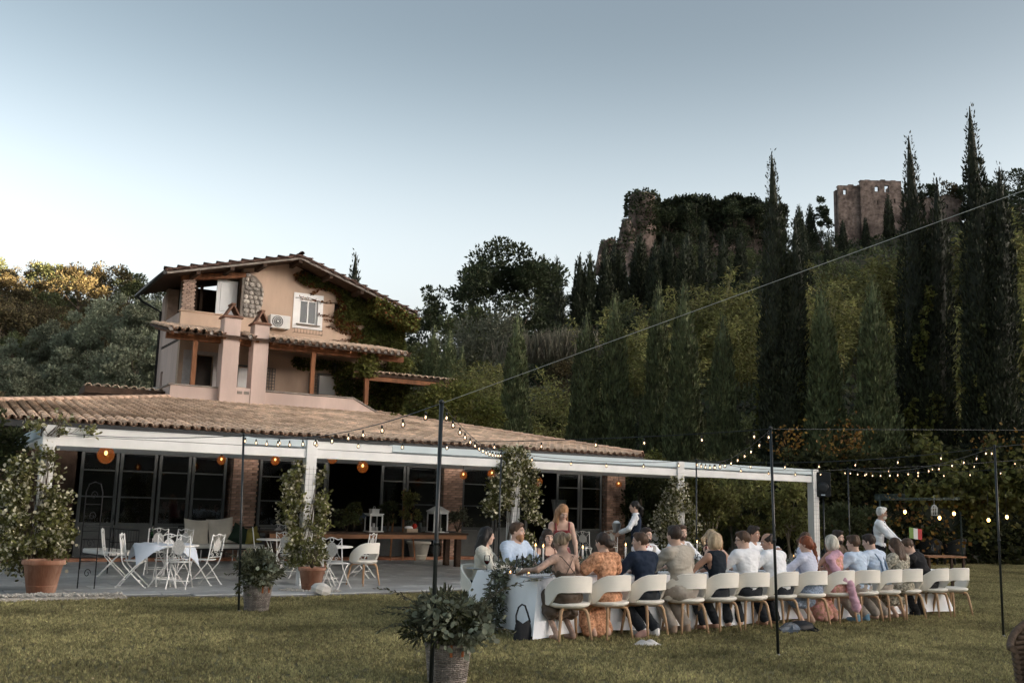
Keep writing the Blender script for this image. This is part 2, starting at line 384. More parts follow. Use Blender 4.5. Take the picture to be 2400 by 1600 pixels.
def tree_meshes(key, rx, rz, zc, nleaf, size, m, seed, nclump=26, spread=0.36, trunk_h=None, tr=0.18, droop=0.0, asp=0.55):
    P, D, cc, sz = crown_np(rx, rz, zc, nleaf, size, seed, nclump, spread, droop)
    V, F = leaves_np(P, D, sz, asp); cm = np_mesh('crown_'+key, V, F, m)
    tmesh = trunk_mb(trunk_h or zc, tr, cc, zc, seed).mesh('trunk_'+key, bark)
    return cm, tmesh
def put_tree(name, cm, tmesh, loc, rz, sc, label, cat='tree', group=None):
    t = thing(name, label, cat, loc, rz, group); t.scale = sc if isinstance(sc, tuple) else (sc,)*3
    inst('crown', cm, t); inst('trunk', tmesh, t); return t
def cyp_prof(u, kind):
    if kind == 'cone': return np.minimum(1, (u/0.16+0.25))*np.clip(1-u, 0, 1)**0.62*1.10*(0.96+0.07*np.sin(u*19))
    if kind == 'spire': return np.minimum(1, u/0.1+0.45)*(np.clip(1-u, 0, 1)**0.44)*np.where(u > 0.55, 1-1.15*(u-0.55), 1)*1.02
def cypress_meshes(key, h, r, n, size, m, seed, kind='cone', forks=1):
    r_ = np.random.default_rng(seed)
    Ps, Ds, Ss = [], [], []; core = MB()
    for f in range(forks):
        hh = h*(1 if f == 0 else r_.uniform(0.80, 0.93)); ox, oy = (0, 0) if forks == 1 else ((0.0 if f == 0 else 0.62)*r, 0.15*r*(-1)**f)
        rr = r*(1 if forks == 1 else 0.95)
        nn = n//forks; u = 1-np.sqrt(r_.uniform(0, 1, nn)); u = np.clip(u*0.97+0.01, 0, 0.995)
        a = r_.uniform(0, 2*PI, nn)
        q = np.stack([np.cos(a)*1.6, np.sin(a)*1.6, u*h*0.22], 1)
        fur = 1+0.15*vnoise(q*1.7, seed+f)+(0.13 if kind == 'cone' else 0.2)*vnoise(q*4.2, seed+9)
        rad = rr*cyp_prof(u, kind)*fur*r_.uniform(0.74, 1.06, nn)
        lean = u**2*0.25*r*(f-0.5 if forks > 1 else 0.4*math.sin(seed))
        P = np.stack([ox*(0.25+0.75*sst(0.4, 0.85, u))+rad*np.cos(a)+lean, oy+rad*np.sin(a), u*hh], 1)
        D = np.stack([np.cos(a)*0.35, np.sin(a)*0.35, np.ones(nn)], 1)+r_.normal(size=(nn, 3))*0.28
        Ps.append(P); Ds.append(D); Ss.append(size*r_.uniform(0.6, 1.4, nn)*np.where(u > 0.85, 0.7, 1))
        core.tube([(ox*(0.25+0.75*float(sst(0.4, 0.85, np.array(k/12))))+(k/12)**2*0.25*r*(f-0.5 if forks > 1 else 0.4*math.sin(seed)), oy, hh*k/12*0.97) for k in range(13)], [max(0.015, rr*0.70*float(cyp_prof(np.array([k/12]), kind)[0])) for k in range(13)], 10)
    P = np.concatenate(Ps); D = np.concatenate(Ds); S_ = np.concatenate(Ss)
    V, F = leaves_np(P, D, S_, 0.34)
    n0 = len(V); cv = np.array(core.v)
    cvn = cv.copy(); k_ = 1+0.1*vnoise(cv*0.8, seed+4); cvn[:, 0] *= k_; cvn[:, 1] *= k_
    F2 = np.array([f for f in core.f if len(f) == 4]) + n0
    cm = np_mesh('crown_'+key, np.concatenate([V, cvn]), np.concatenate([F, F2]), m)
    t = MB(); t.tube([(0, 0, -0.4), (0.02, 0, h*0.12), (0, 0, h*0.5)], [r*0.22, r*0.17, 0.05], 7)
    return cm, t.mesh('trunk_'+key, bark)

# --- the row of cypresses beyond the pergola (photo position of the tip, distance, half width in photo pixels)
CY = [cypress_meshes('row%d' % i, 12, 1.35, 16000, 0.24, LEAF['cyp'], 40+i, 'cone') for i in range(4)]
row = [  # px, py of tip, distance, half width px, label
    (1209, 721, 50, 47, 'lone dark cypress standing left of the row, behind the tiled roof'),
    (1372, 714, 47, 47, 'cypress with a narrow tip, first of the close row behind the roof end'),
    (1444, 670, 47, 46, 'broad cypress second in the close row behind the roof end'),
    (1541, 645, 46, 44, 'leaning tipped cypress third in the close row behind the pergola'),
    (1602, 647, 44, 50, 'broad bottle green cypress fourth in the close row behind the pergola'),
    (1694, 719, 42, 44, 'short brownish cypress just left of the tall twin tipped cypress'),
    (1932, 658, 40, 56, 'medium cypress just right of the tall twin tipped cypress'),
    (2046, 633, 38, 60, 'shaggy cypress overgrown with climbers, left of the forked tall one')]
for i, (px, py, Y, hw, lab) in enumerate(row):
    p = AT(px, py, Y); z0 = hz(p.x, Y); h = p.z - z0; b = AT(px, 1000, Y)
    k = hw*Y/FPX*1.06
    t = put_tree('cypress', *CY[i % 4], ((b.x+p.x)/2, Y, z0), random.uniform(0, 6), (k/1.35, k/1.35, h/12), lab, group='cypresses in a row behind the pergola')
def spire(px, py, Y, hw, lab, seed, forks, n=30000):
    p = AT(px, py, Y); z0 = hz(p.x, Y); h = (p.z-z0)*1.03; r = hw*Y/FPX
    b = p
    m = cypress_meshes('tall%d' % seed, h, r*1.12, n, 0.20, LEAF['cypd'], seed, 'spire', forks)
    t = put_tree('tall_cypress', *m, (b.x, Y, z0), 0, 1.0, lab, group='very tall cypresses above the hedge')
    return t, h, r
TS = [spire(1818, 354, 41, 52, 'tall cypress with two tips close together above the pergola', 61, 2),
      spire(2141, 314, 39, 58, 'tall forked cypress, its right tip lower, climbers on its foot', 62, 2),
      spire(2284, 245, 37, 58, 'tallest cypress of all, near the right edge, climbers on its foot', 63, 2)]
def ivy_on(t, h, r, u0, u1, n, m, seed):
    r_ = np.random.default_rng(seed); a = r_.uniform(PI*0.85, PI*2.15, n*3); u = r_.uniform(u0, u1, n*3)
    q = np.stack([np.cos(a)*2, np.sin(a)*2, u*h*0.35], 1); keep = vnoise(q*1.6, seed) > 0.12+0.5*(u-u0)/(u1-u0)
    a, u = a[keep][:n], u[keep][:n]; rad = r*1.03*cyp_prof(u, 'spire')*r_.uniform(0.96, 1.14, len(a))
    P = np.stack([rad*np.cos(a), rad*np.sin(a), u*h], 1); D = np.stack([np.cos(a), np.sin(a), -0.5+0*a], 1)+r_.normal(size=(len(a), 3))*0.5
    leafobj('ivy', P, D, 0.17*r_.uniform(0.6, 1.3, len(a)), m, t, 0.8)
ivy_on(*TS[0], 0.0, 0.42, 1500, LEAF['ivy'], 5); ivy_on(*TS[1], 0.02, 0.60, 3200, LEAF['ivy'], 6); ivy_on(*TS[2], 0.02, 0.52, 3200, LEAF['ivy'], 7)

# --- cone conifers and trees behind the house (photo px of tip / base depth)
for px, py, Y, hw, lab in [(1010, 748, 72, 34, 'dark conical cypress just right of the house, left of the pair'), (1047, 762, 70, 36, 'dark conical cypress just right of the house, right of the pair'),
                           (1078, 800, 74, 22, 'small slim conical cypress right of the pair beside the house')]:
    p = AT(px, py, Y); z0 = hz(p.x, Y); b = AT(px, 950, Y)
    put_tree('cypress', *CY[1], (b.x, Y, z0), random.uniform(0, 6), (hw*Y/FPX/1.35,)*2+((p.z-z0)/12,), lab)
p = AT(832, 574, 75); z0 = hz(p.x, 75)
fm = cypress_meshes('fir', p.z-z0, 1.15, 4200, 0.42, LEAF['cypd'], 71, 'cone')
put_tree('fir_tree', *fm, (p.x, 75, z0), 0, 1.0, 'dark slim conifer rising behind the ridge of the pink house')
def big_tree(px, py_top, Y, half_px, lab, m, seed, n=9000, size=0.34, rzf=0.9, name='broadleaf_tree', ncl=40, spread=0.33, group=None):
    p = AT(px, py_top, Y); z0 = hz(p.x, Y); rx = half_px*Y/FPX; h_ = p.z-z0; rz = min(max(rx*rzf, h_*0.47), rx*2.6); zc = h_-rz*0.97
    cm, tm_ = tree_meshes('t%d' % seed, rx, rz, zc, n, size, m, seed, ncl, spread, zc, max(0.12, rx*0.06))
    return put_tree(name, cm, tm_, (p.x, Y, z0), 0, 1.0, lab, group=group)
big_tree(1188, 590, 108, 112, 'big dark rounded tree on the left end of the castle hill skyline', LEAF['dark'], 81, 16000, 0.42, 0.85)
big_tree(1118, 596, 112, 58, 'ragged thin topped tree standing up on the skyline left of the big rounded tree', LEAF['dark'], 82, 3600, 0.36, 1.25, ncl=22, spread=0.22)
big_tree(1003, 682, 104, 52, 'domed pine like tree on the skyline just right of the house', LEAF['dark'], 83, 5200, 0.34, 0.7)
big_tree(1085, 716, 98, 72, 'dark bushy tree low on the slope right of the house', LEAF['mid'], 84, 7000, 0.36, 0.7)
big_tree(1150, 735, 88, 88, 'grey green bushy tree below the big rounded tree', LEAF['grey'], 85, 9000, 0.28, 0.72)
big_tree(962, 800, 84, 62, 'grey green tree hugging the right side of the house', LEAF['mid'], 86, 5000, 0.3, 1.0)
# poplars left of the house
for i, (px, py, Y, hw) in enumerate([(262, 684, 74, 88), (338, 700, 72, 62), (190, 742, 76, 64), (118, 766, 78, 62), (44, 800, 78, 62), (-20, 806, 80, 60), (150, 840, 68, 62), (300, 800, 66, 70), (60, 856, 66, 60), (375, 790, 68, 48)]):
    labs = ['tallest pale poplar, its crown just left of the house roof', 'pale poplar half hidden by the left eave of the house', 'pale poplar one step left of the tallest one',
            'pale poplar in the middle of the left clump', 'pale poplar near the left edge of the picture', 'pale poplar cut by the left edge of the picture', 'lower rounded poplar in front of the left clump',
            'lower poplar in front of the tallest one, left of the house wall', 'low poplar at the left above the roof ridge', 'dark slim poplar pressed against the left wall of the house']
    big_tree(px, py, Y, hw, labs[i], LEAF['poplar'], 100+i, 9500, 0.22, 1.9 if i not in (6, 7, 8) else 1.4, 'poplar_tree', 52, 0.24)

# --- woods on both hills: every tree an object of its own, meshes shared
PRO = [tree_meshes('wood%d' % i, 3.0, 2.5, 3.4, 2100, 0.36, LEAF[['dark', 'mid', 'dark', 'mid', 'warm', 'grey'][i]], 200+i, 20, 0.40, 3.0, 0.16) for i in range(6)]
BAM = []
for i in range(4):
    r_ = np.random.default_rng(300+i); ns = 26; n = 5200; st_ = r_.integers(0, ns, n); bx = r_.normal(size=(ns, 2))*0.8; hh = r_.uniform(3.2, 6.6, ns); u = r_.uniform(0.05, 1, n)**0.8
    an = np.arctan2(bx[:, 1], bx[:, 0]); ar = r_.uniform(0.3, 1.5, ns)
    rad = (u**2.4)*ar[st_]
    kn = np.round(u*9)/9; spread_ = 0.75*np.sin(np.clip(kn, 0, 1)*PI*0.92+0.12)**0.8
    tw = r_.normal(size=(n, 3))*spread_[:, None]*0.55; tw[:, 2] *= 0.35
    P = np.stack([bx[st_, 0]+rad*np.cos(an[st_]), bx[st_, 1]+rad*np.sin(an[st_]), hh[st_]*(u-0.10*u**4)], 1)+tw
    D = tw*1.6+r_.normal(size=(n, 3))*0.5; D[:, 2] -= 0.15
    V, F = leaves_np(P, D, 0.30*r_.uniform(0.6, 1.3, n), 0.30)
    st2 = MB()
    for k in range(ns): st2.tube([(bx[k, 0], bx[k, 1], -.2), (bx[k, 0]+ar[k]*.1*math.cos(an[k]), bx[k, 1]+ar[k]*.1*math.sin(an[k]), hh[k]*.5), (bx[k, 0]+ar[k]*.8*math.cos(an[k]), bx[k, 1]+ar[k]*.8*math.sin(an[k]), hh[k]*.88)], [0.035, 0.03, 0.012], 4)
    BAM.append((np_mesh('crown_bamboo%d' % i, V, F, LEAF['bamboo']), st2.mesh('trunk_bamboo%d' % i, mat('bamboo_cane', (0.16, 0.15, 0.06), 0.6))))
SMC = [cypress_meshes('hill%d' % i, 8, 0.95, 1700, 0.42, LEAF['cypd'], 320+i, 'cone') for i in range(3)]
def pxpy(x, y, z):
    q = Vector((x, y, z))-CAM; d = q.dot(c_fw); return 1200+FPX*q.dot(c_rt)/d, 800-FPX*q.dot(c_up)/d
taken = []
def free(x, y, d):
    for a, b in taken:
        if (a-x)**2+(b-y)**2 < d*d: return False
    taken.append((x, y)); return True
# bamboo clumps seen in the photograph
bl = ['yellow green bamboo clump between the house and the lone cypress', 'yellow green bamboo clump beside the pair of conical cypresses', 'yellow green bamboo left of the close cypress row',
      'tall feathery bamboo plume between the cypress row and the twin tipped cypress', 'bamboo plume rising just right of the fourth cypress', 'low bamboo clump below the tall feathery plume',
      'bamboo clump right of the twin tipped cypress', 'wide golden bamboo clump under the ruined keep', 'golden bamboo tuft left of the forked tall cypress', 'golden bamboo between the two tallest cypresses',
      'golden bamboo at the right edge below the skyline', 'olive bamboo at the right edge, lower clump', 'bamboo tuft behind the second cypress of the row', 'bamboo tuft low behind the first cypress of the row', 'dull bamboo mass low between the tall cypresses', 'pale bamboo behind the third cypress of the row']
for i, (px, py, Y, sc) in enumerate([(1165, 842, 62, .75), (1110, 838, 64, .7), (1325, 862, 56, .85), (1672, 632, 78, 1.3), (1622, 672, 78, 1.0), (1740, 700, 74, 1.0), (1905, 640, 76, 1.2), (2010, 588, 84, 1.5), (2085, 570, 86, 1.3), (2205, 530, 84, 1.5),
                                     (2350, 500, 82, 1.6), (2390, 620, 66, 1.3), (1480, 720, 66, .9), (1310, 950, 54, .75), (2215, 690, 64, 1.5), (1570, 760, 62, .8)]):
    p = AT(px, py, Y); zs = sc*1.05
    put_tree('bamboo_clump', *BAM[i % 4], (p.x, Y, max(hz(p.x, Y)-0.2, p.z-6.2*zs)), random.uniform(0, 6), (sc*1.25, sc*1.25, zs), bl[i], 'bamboo', 'bamboo clumps on the castle slope'); taken.append((p.x, Y))
# slim small cypresses on the slope that the photograph lets one see
hc = [(1276, 592, 150), (1305, 594, 148), (1359, 590, 150), (1384, 584, 150), (1420, 570, 150), (1441, 560, 152), (1455, 575, 152), (1495, 545, 158), (1503, 538, 158), (1534, 556, 150), (1556, 545, 152), (1573, 560, 150), (1603, 560, 146), (1612, 540, 150), (1652, 510, 165), (1648, 560, 140), (1695, 545, 150), (1735, 540, 150), (1873, 475, 172), (1898, 472, 188), (1884, 520, 160),
      (1942, 545, 150), (1975, 510, 168), (2028, 505, 172), (2081, 452, 178), (1890, 560, 145), (1850, 590, 130)]
for i, (px, py, Y) in enumerate(hc):
    p = AT(px, py, Y); z0 = hz(p.x, Y); h = min(max(p.z-z0, 5.0), 12.5)
    hi = px in (2081, 2028, 1898)
    lab = {2081: 'slim dark cypress standing against the front of the ruined keep', 2028: 'small dark cypress at the foot of the ruined keep', 1898: 'tiny slim cypress alone on the skyline left of the ruined keep'}.get(px)
    t = put_tree('small_cypress', *SMC[i % 3], (p.x, Y, p.z-h), random.uniform(0, 6), (max(0.8, h/8)*0.95,)*2+(h/8,), lab or 'small slim dark cypress among the bushes on the castle slope', group=None if lab else 'small cypresses on the castle slope')
    taken.append((p.x, Y))
cnt = 0
for k in range(6000):
    y = rng.uniform(57, 196); x = rng.uniform(-28, 0.54*y+6)
    d = 4.3+0.016*y
    if y < 70 and x < 12: continue
    if not free(x, y, d): continue
    z = hz(x, y); px, py = pxpy(x, y, z)
    if px < 930 or z < 0.3: continue
    # keep the castle walls free
    if y < 192 and y > 150 and 1930 < px < 2260: continue
    if y > 180 and px < 1480: continue
    nz = float(vnoise(np.array([[x*0.05, y*0.05, 0]]), 21)[0]); i = int(rng.integers(0, 4)) if nz < 0.35 else int(rng.integers(3, 6))
    sc = rng.uniform(0.62, 1.05)*(1.0 if y > 100 else 0.85)
    put_tree('hill_tree', *PRO[i], (x, y, z-0.4), rng.uniform(0, 6.28), (sc, sc, sc*rng.uniform(0.8, 1.15)), 'dark leafy tree in the wood that covers the castle slope', group='trees of the wood on the castle slope'); cnt += 1
    if cnt > 285: break
cl = 0
WARM = [tree_meshes('oak%d' % i, 3.3, 2.6, 3.4, 2300, 0.34, LEAF[['warm', 'mid', 'warm'][i]], 230+i, 22, 0.36, 3.2, 0.18) for i in range(3)]
for k in range(4000):
    y = rng.uniform(96, 172); x = rng.uniform(-0.56*y-4, -24)
    if not free(x, y, 4.6): continue
    z = hz(x, y); px, py = pxpy(x, y, z+5)
    if px > 480 and py > 660: continue
    sc = rng.uniform(0.75, 1.2)
    put_tree('oak_tree', *WARM[int(rng.integers(0, 3))], (x, y, z-0.3), rng.uniform(0, 6.28), sc, 'oak with brownish leaves in the wood on the sunlit left hill', group='oaks of the wood on the left hill'); cl += 1
    if cl > 150: break
print('hill trees', cnt, 'left', cl)
# undergrowth between the trees: one mass
n = 70000; y = rng.uniform(54, 192, n); x = rng.uniform(-0.56*y-3, 0.55*y+5); zz = hill(x, y); ok = zz > 0.25
P = np.stack([x, y, zz], 1)[ok]; P[:, 2] += rng.uniform(-0.2, 1.3, len(P))*(0.6+0.6*vnoise(P*0.3, 4)); D = rng.normal(size=P.shape); D[:, 2] += 0.6
mi = (vnoise(P*0.12, 8) > 0.1).astype(int)
tag(leafobj('undergrowth', P, D, rng.uniform(0.4, 0.95, len(P)), [LEAF['dark'], LEAF['mid']], None, 0.6, mi), kind='stuff')
# dry reeds on the terrace at the foot of the big rounded tree
for i, (px, py, Y, lab) in enumerate([(1290, 800, 74, 'pale dry reed tuft on the terrace left of the close cypress row'), (1340, 790, 74, 'pale dry reed tuft just left of the first row cypress'), (1245, 808, 74, 'pale dry reed tuft beside the lone cypress')]):
    p = AT(px, py, Y); n = 700; z0 = p.z-0.6
    P = np.stack([rng.normal(size=n)*1.1, rng.normal(size=n)*0.6, np.zeros(n)], 1); D = np.stack([rng.normal(size=n)*0.25, rng.normal(size=n)*0.25, np.ones(n)], 1)
    o = leafobj('reed_tuft', P, D, rng.uniform(0.8, 2.4, n), LEAF['reed'], None, 0.05); o.location = (p.x, Y, z0-0.8); tag(o, lab, 'reeds', 'dry reeds on the terrace')

# ================================================================ CASTLE RUIN
stone = mat('castle_stone', (0.12, 0.085, 0.07), 0.95, 0.4, 1.1, 1.0, 3.0, c2=(0.27, 0.205, 0.17), wear=0.5)
def holewall(mb, x0, x1, z0, z1, holes, th, m=0, mr=None, ztop=None):
    """wall in the local xz plane, front at y=0, back at y=th, real openings with reveals"""
    mr = m if mr is None else mr
    xs_ = sorted({x0, x1, *[h[0] for h in holes], *[h[1] for h in holes]}); zs_ = sorted({z0, z1, *[h[2] for h in holes], *[h[3] for h in holes]})
    inh = lambda a, b: any(h[0]-1e-6 <= a <= h[1]+1e-6 and h[2]-1e-6 <= b <= h[3]+1e-6 for h in holes)
    for i in range(len(xs_)-1):
        for j in range(len(zs_)-1):
            a, b, c, d = xs_[i], xs_[i+1], zs_[j], zs_[j+1]
            if inh((a+b)/2, (c+d)/2): continue
            mb.add([(a, 0, c), (b, 0, c), (b, 0, d), (a, 0, d)], [(0, 1, 2, 3)], m)
            mb.add([(a, th, c), (b, th, c), (b, th, d), (a, th, d)], [(3, 2, 1, 0)], m)
    def rim(a, b, c, d, inward):
        q = [(a, 0, c), (b, 0, c), (b, 0, d), (a, 0, d), (a, th, c), (b, th, c), (b, th, d), (a, th, d)]
        fs = [(0, 4, 5, 1), (1, 5, 6, 2), (2, 6, 7, 3), (3, 7, 4, 0)]
        mb.add(q, fs if not inward else [f[::-1] for f in fs], mr)
    rim(x0, x1, z0, z1, False)
    for h in holes: rim(*h, True)
    return mb
YC = 188.0
keep = thing('castle_keep', 'roofless ruined stone keep with sky showing through its windows', 'castle ruin', AT(2043, 520, YC))
k0 = AT(2043, 520, YC)
def cz(px, py): p = AT(px, py, YC); return p.x-k0.x, p.z-k0.z
def cbox(parent, name, px0, px1, pyt, pyb, dep, holes=(), yoff=0.0, rag=0.5, seed=1):
    x0, z1 = cz(px0, pyt); x1, _ = cz(px1, pyt); _, z0 = cz(px0, pyb)
    mb = MB(); hs = []
    for (a, b, c, d) in holes:
        xa, zd = cz(a, c); xb, zc_ = cz(b, d); hs.append((xa, xb, zc_, zd))
    holewall(mb, x0, x1, z0, z1, hs, 0.7)
    o = mb.build(name, stone, parent); o.location = (0, yoff, 0)
    r_ = random.Random(seed); b = MB(); n = int((x1-x0)/0.9)      # broken top courses
    for i in range(n):
        h = r_.uniform(0.05, rag)
        b.box((x0+(i+0.5)*(x1-x0)/n, 0.8, z1+h/2-0.05), ((x1-x0)/n*r_.uniform(0.8, 1.0), r_.uniform(1.1, 1.5), h))
    if dep:
        for xx in (x0+0.8, x1-0.8): b.box((xx, 0.8+dep/2+0.8, (z0+z1)/2-0.2), (1.55, dep, z1-z0-0.5))
    b.build(name+'_top', stone, parent).location = (0, yoff, 0)
cbox(keep, 'front_wall', 2016, 2112, 422, 590, 2.5, [(2050, 2060, 436, 449), (2073, 2084, 434, 451), (2056, 2059, 470, 480), (2095, 2099, 466, 476)], 0, 0.35, 3)
cbox(keep, 'side_wing', 1966, 2016, 432, 575, 1.2, [(1978, 1987, 441, 454)], 0.6, 0.35, 4)
mb = MB()
x0, z1 = cz(1966, 490); x1, z0 = cz(2125, 560)
mb.surf(lambda u, v: (x0+(x1-x0)*u, 2.2-3.2*(1-v)*(0.6+0.4*math.sin(u*9)), z0-3+(z1-z0+4)*v*(0.75+0.25*math.sin(u*13+1))), 24, 8)
mb.build('rubble_slope', stone, keep)
wallr = thing('castle_wall', 'broken curtain wall of the ruin right of the forked cypress', 'castle ruin', k0)
cbox(wallr, 'wall', 2116, 2262, 458, 545, 0, [(2192, 2196, 466, 473), (2228, 2233, 472, 482)], 2, 1.2, 5)
cbox(wallr, 'wall_stub', 2205, 2222, 440, 470, 0, [], 3.8, 0.9, 6)
twr = thing('castle_tower', 'round ruined tower wrapped in ivy at the left end of the castle', 'castle ruin', AT(1505, 520, 182))
t0 = AT(1505, 520, 182); sc_ = 182/FPX
mb = MB(); mb.lathe([(34*sc_, -11), (34*sc_, -2), (33*sc_, 2.5), (33*sc_, 4.6), (27*sc_, 5.3), (0.01, 5.6)], 18, (0, 0, 0)); mb.build('tower_wall', stone, twr)
n = 2600; a = rng.uniform(0, 2*PI, n); u = rng.uniform(-3, 5.8, n); r_ = np.where(u > 5, 34*sc_*np.sqrt(rng.uniform(0, 1, n)), 35*sc_*rng.uniform(0.98, 1.16, n)); ok = ~((np.cos(a) < -0.45) & (u < 1.0))
leafobj('ivy', np.stack([r_*np.cos(a), r_*np.sin(a), u], 1)[ok], (np.stack([np.cos(a), np.sin(a), 0.2+0*a], 1)+rng.normal(size=(n, 3))*.5)[ok], rng.uniform(.35, .7, ok.sum()), LEAF['dark'], twr, 0.8)
rw = thing('castle_wall', 'pinkish rock and wall stump stepping down left of the round tower', 'castle ruin', AT(1440, 560, 178))
r0 = AT(1440, 560, 178)
mb = MB(); NV, NH = 26, 30
ppx = [1396, 1402, 1412, 1424, 1438, 1448, 1454, 1460, 1468, 1478, 1490]; ppt = [640, 585, 566, 558, 557, 572, 560, 522, 512, 515, 540]
Q = []
for j in range(NV+1):
    for i in range(NH+1):
        px = 1396+94*i/NH; top = float(np.interp(px, ppx, ppt)); f = min(1, j/(NV-4)); py = 650+(top-650)*f; p = AT(px, py, 178); back = max(0, j-(NV-4))*1.1
        Q.append((p.x-r0.x, back-1.0*(1-f), p.z-r0.z))
Q = np.array(Q); Q += (0.75*np.stack([vnoise(Q*0.7, 1)*.5, vnoise(Q*0.7, 2), vnoise(Q*0.7, 3)*.5], 1)+0.35*np.stack([vnoise(Q*2.2, 4), vnoise(Q*2.2, 5), vnoise(Q*2.2, 6)], 1))
mb.add([tuple(q) for q in Q], [(j*(NH+1)+i, j*(NH+1)+i+1, (j+1)*(NH+1)+i+1, (j+1)*(NH+1)+i) for j in range(NV) for i in range(NH)])
mb.build('rock_wall', stone, rw)
n = 1700; k = rng.integers(0, len(Q), n); kk = vnoise(Q[k]*.45, 12) > -.02; leafobj('ivy', (Q[k]+rs(n)*.3)[kk], rs(n)[kk]+np.array([0, -.4, .2]), rng.uniform(.3, .7, kk.sum()), LEAF['dark'], rw, .7)
# ivied curtain wall between tower and keep
cw = thing('castle_wall', 'long curtain wall between tower and keep buried under ivy and bushes', 'castle ruin', AT(1650, 500, 186)); c0 = AT(1650, 500, 186)
mb = MB()
prof = [(1535, 480), (1570, 470), (1600, 463), (1660, 462), (1685, 478), (1700, 466), (1720, 458), (1745, 468), (1765, 462), (1790, 478), (1840, 485)]
for (a, b), (c, d) in zip(prof[:-1], prof[1:]):
    p, q = AT(a, b, 186), AT(c, d, 186)
    mb.add([(p.x-c0.x, 0, -9), (q.x-c0.x, 0, -9), (q.x-c0.x, 0, q.z-c0.z-.6), (p.x-c0.x, 0, p.z-c0.z-.6), (p.x-c0.x, 2, -9), (q.x-c0.x, 2, -9), (q.x-c0.x, 2, q.z-c0.z-.6), (p.x-c0.x, 2, p.z-c0.z-.6)],
           [(0, 1, 2, 3), (7, 6, 5, 4), (3, 2, 6, 7), (0, 3, 7, 4), (1, 5, 6, 2)])
mb.build('wall', stone, cw)
n = 14000; px_ = rng.uniform(1530, 1845, n); tp = np.interp(px_, [q[0] for q in prof], [q[1] for q in prof]); py_ = tp-3+np.abs(rng.normal(size=n))*44
P = np.array([AT(a, b, 185.4)-c0 for a, b in zip(px_, py_)]); P[:, 1] += rng.uniform(-1.0, 2.0, n)
hole = (np.abs(px_-1752) < 16) & (py_ > 512) & (py_ < 534)
leafobj('ivy', P[~hole], rng.normal(size=(n, 3))[~hole]+np.array([0, -.4, .2]), rng.uniform(.4, .8, n)[~hole], [LEAF['dark']], cw, 0.7)
for i, (px, py, Y, hw, s_) in enumerate([(1562, 480, 183, 34, 1), (1625, 468, 183, 40, 2), (1715, 464, 183, 28, 3), (1765, 466, 183, 28, 4), (1925, 474, 186, 18, 5), (2262, 438, 190, 30, 6), (2230, 424, 191, 26, 7), (2330, 430, 180, 34, 8), (2380, 390, 168, 52, 9), (2300, 424, 186, 32, 10), (2175, 430, 191, 22, 11), (2135, 432, 192, 22, 12), (2400, 420, 160, 46, 13)]):
    labs = ['rounded bush on the skyline just right of the round tower', 'broad bush crowning the ivied wall', 'dark clump on the ivied wall left of the twin tipped cypress', 'dark clump on the ivied wall beside the twin tipped cypress', 'small round bush on the skyline left of the keep',
            'bush on the skyline behind the broken curtain wall', 'reddish bush on the skyline above the broken curtain wall', 'dark tree on the skyline near the right edge', 'tall dark tree on the skyline at the right edge', 'dark bush right of the tallest cypress on the skyline', 'small bush right of the forked cypress on the skyline', 'small bush just right of the keep', 'dark tree cut by the right edge of the picture']
    big_tree(px, py, Y, hw, labs[i], LEAF['warm'] if i == 6 else LEAF['dark'], 400+i, 2200, 0.42, 0.85, 'skyline_tree', 18, 0.4)
print('t trees', time.time()-T00)

n = 420; x = rng.uniform(-10, 16, n); y = rng.uniform(8.5, 24, n); ok = np.array([in_lawn(a, b) for a, b in zip(x, y)])
tag(leafobj('fallen_leaves', np.stack([x, y, rng.uniform(.012, .03, n)], 1)[ok], (rng.normal(size=(n, 3))*np.array([1, 1, .25]))[ok], rng.uniform(.025, .055, ok.sum()), mat('dry_leaf', (.24, .16, .08), .8, .3, 5, isl=.4, c2=(.38, .30, .19)), None, .6), kind='stuff')
# ================================================================ RESTAURANT, PERGOLA, HOUSE (all in the facade frame: x along, y inward)
from mathutils.geometry import tessellate_polygon
FR = (A0.x, A0.y, 0)
brick_m = mat('brick', (0.31, 0.175, 0.12), 0.9, 0.3, 3, 0.6, 60, obv=0.35, c2=(0.46, 0.30, 0.22))
brick_s = mat('brick_mass', (0.31, 0.175, 0.12), 0.9, 0.3, 3, 0.6, 60, isl=0.35, c2=(0.46, 0.30, 0.22))
mortar = mat('mortar', (0.24, 0.21, 0.18), 0.95, 0.2, 10, 0.5, 50)
tile_m = mat('roof_tile', (0.54, 0.365, 0.24), 0.9, 0.25, 0.7, 0.4, 30, isl=0.24, obv=0.0, c2=(0.70, 0.52, 0.38), wear=0.5)
tile_o = mat('roof_tile_single', (0.54, 0.375, 0.26), 0.9, 0.25, 2.5, 0.4, 30, obv=0.25, c2=(0.70, 0.54, 0.41), wear=0.35)
pan_m = mat('pan_tile_shaded', (0.24, 0.14, 0.09), 0.95, 0.35, 1.5, 0.4, 30, isl=0.3)  # shade between the cover tiles put into a darker clay colour
cap_m = mat('ridge_tile', (0.48, 0.31, 0.21), 0.9, 0.2, 3, 0.3, 30, obv=0.18, c2=(0.60, 0.43, 0.32))
dkmetal = mat('dark_metal', (0.022, 0.023, 0.023), 0.45, 0.2, 5)
frame_m = mat('door_frame', (0.095, 0.099, 0.095), 0.5, 0.2, 3)
white_m = mat('white_paint', (0.86, 0.855, 0.83), 0.5, 0.07, 2, wear=0.18)
blue_m = mat('sky_tinted_panel', (0.60, 0.69, 0.72), 0.35, 0.06, 0.8, wear=0.06)  # sky reflected in the upper band, put in as a bluish base colour
pink_m = mat('pink_plaster', (0.61, 0.475, 0.415), 0.9, 0.12, 1.0, 0.25, 50, wear=0.26, stretch=(1.5, 1.5, 0.35))
